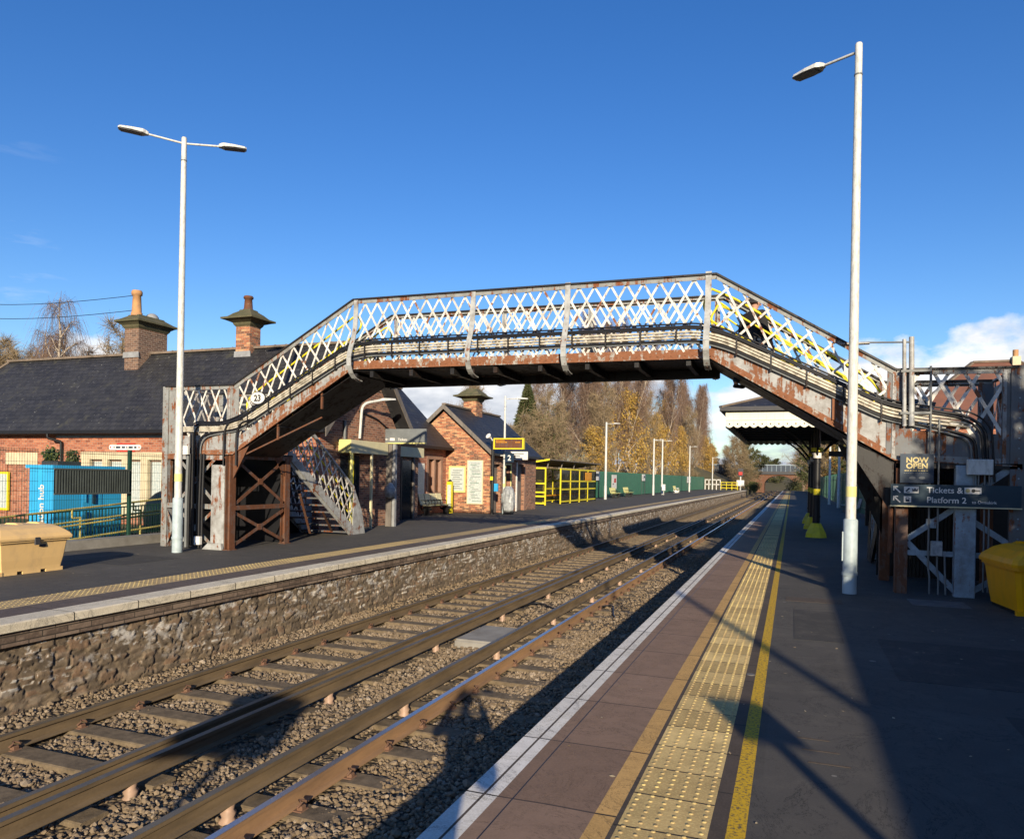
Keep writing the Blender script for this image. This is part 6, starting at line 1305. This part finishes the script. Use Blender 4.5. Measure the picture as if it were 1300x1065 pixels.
    for s in (-1, 1):
        k = len(CJ); ch = arms[s]; CJ += [(c[0], c[1], c[2], c[3]+.022) for c in ch[:4]]+[(ch[4][0]*.5+ch[3][0]*.5, ch[4][1]*.5+ch[3][1]*.5, ch[4][2]*.5+ch[3][2]*.5, .042)]; CE.append((3, k)); CE += [(k+i, k+i+1) for i in range(4)]
    skin_body('coat', CJ, CE, coat, t)
    TJ = [(0, 0, .93, .175, .135)]; TE = []
    for s in (-1, 1):
        k = len(TJ); f = s*stp; TJ += [(s*.10, 0, .84, .118), (s*.105, f*.5+.01, .50, .072), (s*.105, f*.75-.02, .28, .062), (s*.11, f-.03, .10, .055)]; TE.append((0, k)); TE += [(k+i, k+i+1) for i in range(3)]
    skin_body('trousers', TJ, TE, legs, t)
    for s in (-1, 1): f = s*stp; sh_ = skin_body('shoe', [(s*.112, f-.06, .045, .045, .04), (s*.115, f+.04, .045, .045, .042), (s*.12, f+.15, .035, .038, .03)], [(0, 1), (1, 2)], 'black', t)
    return t
person((-.12, -.52, 0), math.radians(20), 'person in dark coat with both arms raised photographing the scene', 'photo')
ph = thing('camera_phone', (0, -.12, 1.68), 'dark phone held up in both hands by the photographer', 'phone'); o = MB().bbox(-.075, .075, -.005, .004, -.036, .036, 'black', .003).build('phone_body', None); o.parent = ph; ph.rotation_euler = (0, 0, TH); o = MB().dome((.05, .02, .004), .004, .002, 'glassdark').build('phone_lens', None); o.parent = ph
zs = ip(BP, -.68)-.04
pp_ = person((-.68, 13.9, zs), math.radians(-45), 'person in a dark hooded coat walking down the right stairs of the footbridge', 'walk', coat='coat', hood=True); pp_.scale = (1.15, 1.25, .93)
# ================================================================== TREES
def tubes_np(paths, seg):
    """paths: list of (pts (n,3), radii (n,)) -> V,F quads"""
    Vs, Fs, k0 = [], [], 0; an = np.arange(seg)*2*PI/seg; ca, sa = np.cos(an), np.sin(an)
    for P, r in paths:
        P = np.asarray(P); n = len(P); d = np.gradient(P, axis=0); d /= np.linalg.norm(d, axis=1)[:, None]+1e-9
        ref = np.array([1., 0, 0]) if abs(d[0, 0]) < .8 else np.array([0, 1., 0]); u = np.cross(d, ref); u /= np.linalg.norm(u, axis=1)[:, None]+1e-9; w_ = np.cross(d, u)
        ring = P[:, None]+(u[:, None]*ca[None, :, None]+w_[:, None]*sa[None, :, None])*np.asarray(r)[:, None, None]; Vs.append(ring.reshape(-1, 3))
        i = np.arange(n-1)[:, None]*seg; k = np.arange(seg)[None]; Fs.append((np.stack([i+k, i+(k+1) % seg, i+seg+(k+1) % seg, i+seg+k], -1).reshape(-1, 4))+k0); k0 += n*seg
    return np.vstack(Vs), np.vstack(Fs)
def ribbons(P0, P1, P2, w_, q):
    n = len(P0); s_ = np.cross(P2-P0, q.normal(size=(n, 3))); s_ /= np.linalg.norm(s_, axis=1)[:, None]+1e-9; s_ = s_*np.asarray(w_)[:, None]
    V = np.stack([P0-s_, P0+s_, P1+s_*.7, P1-s_*.7, P2+s_*.3, P2-s_*.3], 1).reshape(-1, 3); k = (np.arange(n)*6)[:, None]
    return V, np.vstack([k+np.array([[0, 1, 2, 3]]), k+np.array([[3, 2, 4, 5]])])
def make_tree(seed, h, r0, nb, spread, up, droop, ntw, twl, bark, twig, leaves=None, nleaf=0, ls=.06, start=.25, tww=.010, lean=(0, 0), nsub=9, multi=1):
    """returns (trunk mesh, crown mesh): tapered trunk and limbs, then fine twigs and leaves"""
    q = np.random.default_rng(seed); paths = []; twp = []; 
    for mt in range(multi):
        n = 12; t = np.linspace(0, 1, n); ln = np.array(lean)+(q.normal(size=2)*.12 if multi > 1 else 0); hh = h*(1-.12*mt)
        tr = np.stack([ln[0]*hh*t+.02*hh*np.cumsum(q.normal(size=n))*.35, ln[1]*hh*t+.02*hh*np.cumsum(q.normal(size=n))*.35, hh*t], -1); tr[:, :2] -= tr[0, :2]
        rad = r0*(1-t)**.75+.012; paths.append((tr, rad))
        for b_ in range(nb):
            tb = start+(1-start)*(b_+q.random())/nb*.97; i = tb*(n-1); i0 = int(i); p = tr[i0]*(1-(i-i0))+tr[min(i0+1, n-1)]*(i-i0)
            az = q.random()*2*PI+b_*2.4; L_ = hh*spread*(1-tb)**.6*(.55+.6*q.random())+.4; el = up*(.7+.5*q.random()); m = 6; s_ = np.linspace(0, 1, m)
            bx_ = L_*s_*math.cos(el); bz = L_*s_*math.sin(el)+L_*.18*s_**2-(droop*.25)*L_*s_**3; wob = np.cumsum(q.normal(size=(m, 3))*.035*L_, axis=0); wob[0] = 0
            bp = p+np.stack([bx_*math.cos(az), bx_*math.sin(az), bz], -1)+wob; rb = (r0*(1-tb)**.75*.45+.010); paths.append((bp, rb*(1-s_)**.8+.006))
            for c in range(nsub):
                u = .25+.75*(c+q.random())/nsub; i = u*(m-1)*.999; i0 = int(i); sp = bp[i0]*(1-(i-i0))+bp[i0+1]*(i-i0)
                d = np.array([math.cos(az), math.sin(az), .3])+q.normal(size=3)*.7; d /= np.linalg.norm(d); sl = L_*.30*(.5+.8*q.random()); pts = np.stack([sp, sp+d*sl*.5+np.array([0, 0, .03]), sp+d*sl-np.array([0, 0, droop*.15*sl])]); twp.append((pts, .009*(1-np.linspace(0, .7, 3))))
    V, F = tubes_np(paths, 6); nm_t = (V, F)
    V2, F2 = tubes_np(twp, 3); Pm = np.array([x[0] for x in twp]); ns = len(Pm); idx = q.integers(0, ns, ntw); tt = q.random(ntw)[:, None]
    P0 = np.where(tt < .5, Pm[idx, 0]*(1-tt*2)+Pm[idx, 1]*tt*2, Pm[idx, 1]*(2-tt*2)+Pm[idx, 2]*(tt*2-1)); d = q.normal(size=(ntw, 3))*.8; d[:, 2] += .35 if droop < .5 else -.1; d /= np.linalg.norm(d, axis=1)[:, None]
    l = (twl*(.4+.9*q.random(ntw)))[:, None]; P1 = P0+d*l*.5; P2 = P1+d*l*.35; P2[:, 2] -= droop*l[:, 0]*.75; P1[:, 2] -= droop*l[:, 0]*.1
    V3, F3 = ribbons(P0, P1, P2, np.full(ntw, tww), q); VV = [V2, V3]; FF = [F2, F3+len(V2)]; mi = [np.zeros(len(F2)+len(F3), int)]
    mats = [twig]
    if leaves:
        k = q.integers(0, ntw, nleaf); s_ = q.random((nleaf, 1)); P = P0[k]*(1-s_)+P2[k]*s_+q.normal(size=(nleaf, 3))*.07; a = q.normal(size=(nleaf, 3)); a /= np.linalg.norm(a, axis=1)[:, None]; b_ = np.cross(a, q.normal(size=(nleaf, 3))); b_ /= np.linalg.norm(b_, axis=1)[:, None]; S = ls*(.6+.8*q.random((nleaf, 1)))
        V4 = np.stack([P-a*S, P+b_*S*.6, P+a*S, P-b_*S*.6], 1).reshape(-1, 3); o_ = sum(len(x) for x in VV); VV.append(V4); FF.append(np.arange(4*nleaf).reshape(-1, 4)+o_); mi.append(1+(q.random(nleaf) < .45).astype(int)); mats = [twig]+list(leaves)
    def mesh(nm, V, F, mats, mi=None):
        o = npmesh(nm, V, F, mats, mi, smooth=(nm == 'trunk')); me = o.data; bpy.data.objects.remove(o); return me
    return mesh('trunk', *nm_t, [bark]), mesh('crown', np.vstack(VV), np.vstack(FF), mats, np.concatenate(mi))
def plant(proto, loc, rz, sc, label, name, cat='tree', group=None):
    t = thing(name, loc, label, cat, group); t.rotation_euler = (0, 0, rz); t.scale = (sc[0], sc[0], sc[1]) if isinstance(sc, tuple) else (sc,)*3
    for nm, me in zip(('trunk', 'crown'), proto): o = bpy.data.objects.new(nm, me); COL.objects.link(o); o.parent = t
    return t
T = {}
T['weep'] = make_tree(11, 12, .19, 30, .26, .95, 1.25, 7000, 1.3, 'bark_w', 'twig_p', tww=.009, start=.3)
T['weep2'] = make_tree(31, 12, .21, 22, .26, .95, 1.3, 2600, 1.5, 'bark_w', 'twig_p', tww=.008, start=.3, multi=2)
T['birch'] = make_tree(12, 13, .105, 34, .22, 1.05, .55, 5200, 1.1, 'bark_w', 'twig_p', tww=.010, start=.22)
T['birch2'] = make_tree(13, 13, .095, 30, .24, 1.0, .8, 4800, 1.2, 'bark_w', 'twig_p', tww=.010, start=.2, lean=(.10, .02), multi=2)
T['yellow'] = make_tree(14, 9, .14, 34, .32, .95, .4, 4500, .9, 'bark_w', 'twig_t', ('leaf_y', 'leaf_o'), 9500, .085, start=.12, tww=.008)
T['yellow2'] = make_tree(15, 9, .12, 28, .28, 1.05, .5, 4000, .9, 'bark_b', 'twig_t', ('leaf_o', 'leaf_y'), 9500, .09, start=.15, tww=.008)
T['bare'] = make_tree(16, 9, .13, 26, .34, .8, .15, 6500, .9, 'bark_b', 'twig_t', tww=.009, start=.15, multi=2)
T['scrub'] = make_tree(17, 5.5, .08, 20, .5, .75, .2, 5500, .9, 'bark_b', 'twig_t', ('leaf_g', 'leaf_h'), 2500, .05, start=.05, tww=.009, multi=3)
T['ever'] = make_tree(18, 8, .16, 34, .32, .7, .3, 2500, .7, 'bark_b', 'twig_t', ('leaf_c', 'leaf_g'), 16000, .09, start=.08, tww=.008)
def conifer(seed, h, r):
    q = np.random.default_rng(seed); n = 15000; t = q.random(n)**.7; R = r*(1-t)**.85*(.35+.65*q.random(n)**.5); lay = np.floor(t*16)*.39+np.floor(q.random(n)*9)*2*PI/9; az = lay+q.normal(size=n)*.16
    P = np.stack([R*np.cos(az), R*np.sin(az), h*(.06+.94*t)-R*.28], -1)+q.normal(size=(n, 3))*.06; a = np.stack([np.cos(az), np.sin(az), -.35*np.ones(n)], -1)+q.normal(size=(n, 3))*.5; a /= np.linalg.norm(a, axis=1)[:, None]; b_ = np.cross(a, q.normal(size=(n, 3))); b_ /= np.linalg.norm(b_, axis=1)[:, None]; S = (.10+.12*q.random(n))[:, None]
    V = np.stack([P-a*S, P+b_*S*.3, P+a*S, P-b_*S*.3], 1).reshape(-1, 3); o = npmesh('crown', V, np.arange(4*n).reshape(-1, 4), ['leaf_c', 'leaf_g'], (q.random(n) < .3).astype(int)); c = o.data; bpy.data.objects.remove(o)
    V, F = tubes_np([(np.array([[0, 0, 0], [0, 0, h*.5], [0, 0, h*.98]]), np.array([.22, .12, .02]))], 8); o = npmesh('trunk', V, F, ['bark_b'], smooth=True); tr_ = o.data; bpy.data.objects.remove(o); return tr_, c
T['con'] = conifer(19, 11, 3.0)
def ptx(px, D):            # ground point on the sight line of a pixel column of the photograph at depth D
    lat = (px-650)/940*D; p = R0*lat+Fv*D; return (p.x, p.y, -.06)
tq = random.Random(21)
def tree_at(k, px, D, sc, label, name='birch_tree', group=None, z=-.06): 
    if 600 < px < 915:
        dm = 19.5/(math.sin(TH)-math.cos(TH)*(px-650)/940)
        if k in ('birch', 'birch2', 'weep'): D *= 1.12; sc = (sc[0], sc[1]*1.10); dm *= 1.10
        if D < dm: f_ = dm/D; D = dm; sc = (sc[0]*f_**.5, sc[1]*f_)
    x, y, _ = ptx(px, D); plant(T[k], (x, y, z), tq.uniform(0, 6.28), sc, label, name, group=group)
# left background, over the long roof
tree_at('weep2', 76, 46, (.95, 1.03), 'weeping birch with pale trunk rising behind the long slate roof', 'weeping_birch'); tree_at('weep2', 52, 49, (.8, .92), 'smaller weeping birch just left of the tallest one behind the slate roof', 'weeping_birch')
tree_at('bare', 138, 44, (1.0, 1.12), 'bare tan tree between the weeping birch and the first chimney', 'bare_tree'); tree_at('bare', 160, 58, (1.2, 1.1), 'fine bare tree right behind the first chimney', 'bare_tree')
tree_at('bare', 10, 46, (1.1, 1.05), 'bare tree at the far left edge behind the hipped roof end', 'bare_tree'); tree_at('bare', 100, 60, (1.3, 1.15), 'wide bare tree low behind the weeping birch', 'bare_tree'); tree_at('bare', -25, 50, (1.2, 1.1), 'bare tree beyond the far left end of the slate roof', 'bare_tree')
for px, D, sc, lab in ((20, 52, (1.2, 1.12), 'broad bare tree low over the left end of the slate roof'), (48, 60, (1.3, 1.18), 'fine bare tree between the two weeping birches'), (118, 50, (1.1, 1.05), 'bare tan tree close right of the tallest weeping birch'), (150, 52, (1.2, 1.12), 'bare arching tree touching the left side of the first chimney')): tree_at('bare', px, D, sc, lab, 'bare_tree')
# behind the annexe and the fence
tree_at('birch', 605, 70, (.95, .80), 'bare pale birch rising just behind the annexe chimney', 'bare_tree'); tree_at('bare', 590, 76, (1.0, 1.25), 'thin bare tree left of the annexe chimney against white cloud', 'bare_tree')
tree_at('con', 668, 66, (.95, .93), 'dark conifer standing behind the yellow departure screen', 'conifer'); tree_at('bare', 655, 60, (1.0, .72), 'low bare tan tree before the dark conifer', 'bare_tree')
tree_at('scrub', 690, 56, (1.25, 1.15), 'tangled tan thicket tree behind the left end of the yellow shelter', 'thicket_tree'); tree_at('bare', 705, 62, (1.0, .95), 'leaning bare tan tree behind the yellow shelter roof', 'bare_tree')
mid = [('birch', 742, 70, (1.0, 1.32), 'tall birch with straight white trunk above the yellow shelter'), ('birch2', 722, 78, (1.0, 1.25), 'twin stemmed birch left of the tall straight white trunk'), ('birch', 765, 84, (1.05, 1.48), 'tall purple crowned birch reaching above the footbridge deck'),
       ('birch2', 800, 88, (1.1, 1.50), 'tall leaning birch reaching above the footbridge deck right of the other'), ('birch', 785, 96, (1.1, 1.55), 'slender birch behind the pair that tops the bridge deck'), ('birch2', 830, 98, (1.05, 1.45), 'birch with purple twigs right of the autumn yellow tree'),
       ('birch', 850, 112, (1.1, 1.35), 'birch behind the ochre tree near the lamp post pair'), ('weep', 868, 118, (1.1, 1.35), 'drooping birch left of the pale leaning trunks'), ('weep', 888, 112, (1.1, 1.28), 'drooping birch at the right end of the birch row'), ('birch2', 878, 125, (1.0, 1.3), 'pale trunked birch leaning beside the far benches'),
       ('birch2', 700, 82, (1.0, 1.15), 'birch beyond the thicket behind the yellow shelter'), ('birch', 680, 88, (1.0, 1.1), 'faint birch behind the dark conifer right side')]
for k, px, D, sc, lab in mid: tree_at(k, px, D, sc, lab)
yel = [('yellow', 797, 78, (1.0, 1.15), 'bright autumn yellow tree behind the row of benches'), ('yellow', 768, 84, (1.1, 1.05), 'ochre leaved tree left of the bright yellow tree'), ('yellow', 846, 92, (.95, 1.20), 'golden leaved tree behind the close pair of lamp posts'), ('yellow', 830, 86, (.95, .95), 'small ochre tree between the two golden trees'),
       ('yellow', 750, 76, (.9, .75), 'low ochre sapling behind the shelter right end'), ('yellow2', 865, 100, (.8, .9), 'ochre sapling right of the golden tree'), ('yellow2', 893, 135, (1.2, 1.0), 'low orange brown tree near the end of the green fence'), ('yellow2', 905, 160, (1.2, 1.0), 'far orange brown tree past the green fence')]
for k, px, D, sc, lab in yel: tree_at(k, px, D, sc, lab, 'autumn_tree')
ORD = 'first second third fourth fifth sixth seventh eighth ninth tenth eleventh twelfth'.split()
dens = [('birch', 748, 80), ('birch2', 775, 78), ('birch', 812, 92), ('birch2', 845, 100), ('birch', 862, 105), ('birch2', 735, 90), ('bare', 760, 70), ('bare', 820, 80), ('birch', 715, 92), ('bare', 870, 98)]; dens.sort(key=lambda d: d[1])
for i, (k, px, D) in enumerate(dens):
    tree_at(k, px, D, (1.0, (1.35 if 'birch' in k and 740 < px < 830 else 1.15)), ORD[i]+' from the left of the smaller bare trees filling the crowded birch row', 'bare_tree', group='crowded birch row behind the green fence')
ORD = 'first second third fourth fifth sixth seventh eighth ninth tenth eleventh twelfth'.split()
for i, px in enumerate((758, 772, 788, 803, 818, 833, 848, 862, 876, 888, 897, 905)):
    D = 72+i*8.2; x, y, _ = ptx(px, D); plant(T['scrub'], (min(x-1.5, -19.3), y, -.06), tq.uniform(0, 6), (1.0, .66), ORD[i]+' low scrub bush from the yellow shelter showing over the green fence', 'undergrowth_bush', group='undergrowth along the green fence')
# beyond: bank trees and right side
far = [('ever', 950, 175, (1.5, 1.5), 'bushy green brown tree left of the road bridge', 'bushy_tree'), ('bare', 940, 165, (1.5, 1.35), 'bare brown tree on the left bank before the road bridge', 'bare_tree'), ('ever', 965, 215, (1.6, 1.15), 'dark bush tree over the left end of the road bridge', 'bushy_tree'), ('bare', 925, 190, (1.4, 1.3), 'bare tree between the birches and the road bridge', 'bare_tree'), ('scrub', 945, 160, (1.5, .9), 'leafy scrub on the left bank below the road bridge', 'thicket_tree'), ('ever', 985, 240, (1.6, 1.1), 'green tree beyond the road bridge parapet', 'bushy_tree'),
       ('bare', 1020, 150, (1.6, 1.55), 'dark bare tree over the right end of the road bridge', 'bare_tree'), ('ever', 1032, 130, (1.3, 1.1), 'dark leafy tree behind the canopy columns', 'bushy_tree'), ('bare', 1045, 110, (1.3, 1.2), 'brown bare tree behind the right platform lamp posts', 'bare_tree'), ('yellow2', 1062, 95, (1.2, .95), 'olive brown leafy tree behind the right platform fence', 'autumn_tree'), ('ever', 1085, 85, (1.2, .95), 'dark tree beyond the right platform fence behind the lamp post', 'bushy_tree'), ('bare', 1008, 260, (1.8, 1.2), 'far bare tree seen through the bridge arch line', 'bare_tree')]
for k, px, D, sc, lab, nm in far: tree_at(k, px, D, sc, lab, nm)
x, y, _ = ptx(957, 158); bush('bramble', (x, y, .6), (1.6, 3.0, 1.3), 2600, ['leaf_g', 'leaf_h'], 'dark green bramble mound at the end of the left platform', 'bush', .06, .14, 5)
x, y, _ = ptx(938, 152); bush('bramble', (x-1, y, .4), (1.6, 3.0, 1.1), 2200, ['leaf_g', 'leaf_o'], 'brown green bramble mound behind the platform end gate', 'bush', .06, .14, 6)
x, y, _ = ptx(1012, 160); bush('bramble', (x, y, .8), (2.4, 4.0, 2.2), 3200, ['leaf_g', 'leaf_c'], 'dark bush crowding the right side of the road bridge arch', 'bush', .06, .16, 7)
# evergreen out of frame to the right; its shade dapples the right tower
plant(T['ever'], (8.2, 1.2, -.06), 1.0, (1.0, .98), 'dark evergreen beyond the boundary wall right of the viewpoint', 'evergreen_tree')
plant(T['ever'], (6.8, 5.4, -.06), 2.0, (.62, .66), 'smaller evergreen close behind the boundary wall', 'evergreen_tree')
for i, (x, y, s) in enumerate(((8.8, 8.6, 1.1), (11.0, 10.5, 1.35), (14.0, 12.0, 1.5), (17.5, 13.0, 1.6))): plant(T['ever'], (x, y, -.06), 1.3*i, (s, s), ORD[i]+' from the tracks of the large evergreens in the grounds right of the tower', 'evergreen_tree', group='evergreens in the grounds right of the tower')
# distant houses seen at left of the road bridge
x, y, _ = ptx(922, 215); hh_ = thing('distant_house', (x, y, 0), 'white walled low house far off left of the signal', 'house'); MB().box(x-6, x+6, y, y+7, 0, 4.2, 'white').build('wall', hh_); MB().prism([(x-6.4, 4.2), (x+6.4, 4.2), (x+4, 6.0), (x-4, 6.0)], 'y', y-.3, y+7.3, 'slate_x').build('roof', hh_); MB().box(x-3, x-1.4, y-.05, y-.01, 1.4, 2.8, 'glassdark').build('window', hh_)
# overhead wires on the left
for i, (z, dz) in enumerate(((11.55, 0), (10.75, 0))):
    p0 = Vector(ptx(-160, 44)); p1 = Vector(ptx(175, 40)); p0.z = z+.4; p1.z = z-.35; mb = MB(); mb.tube([p0.lerp(p1, t)-Vector((0, 0, .6*math.sin(PI*t))) for t in np.linspace(0, 1, 14)], .018, 'black', 5)
    mb.build('overhead_wire', label=('upper of the two thin wires crossing the sky at the left edge', 'lower of the two thin wires crossing the sky at the left edge')[i], cat='wire')
for i, px in enumerate((-175, 176)):
    x, y, _ = ptx(px, 44 if i == 0 else 40); pt = thing('utility_pole', (x, y, 0), ('wooden utility pole far beyond the left edge carrying two wires', 'wooden utility pole hidden behind the first chimney carrying two wires')[i], 'pole')
    MB().tube([(x, y, 0), (x, y, 12.0 if i == 0 else 9.0)], [.14, .10], 'timber_grey', 8).build('pole', pt); MB().box(x-.5, x+.5, y-.05, y+.05, 11.6 if i == 0 else 8.6, 11.7 if i == 0 else 8.7, 'timber_grey').build('crossarm', pt)
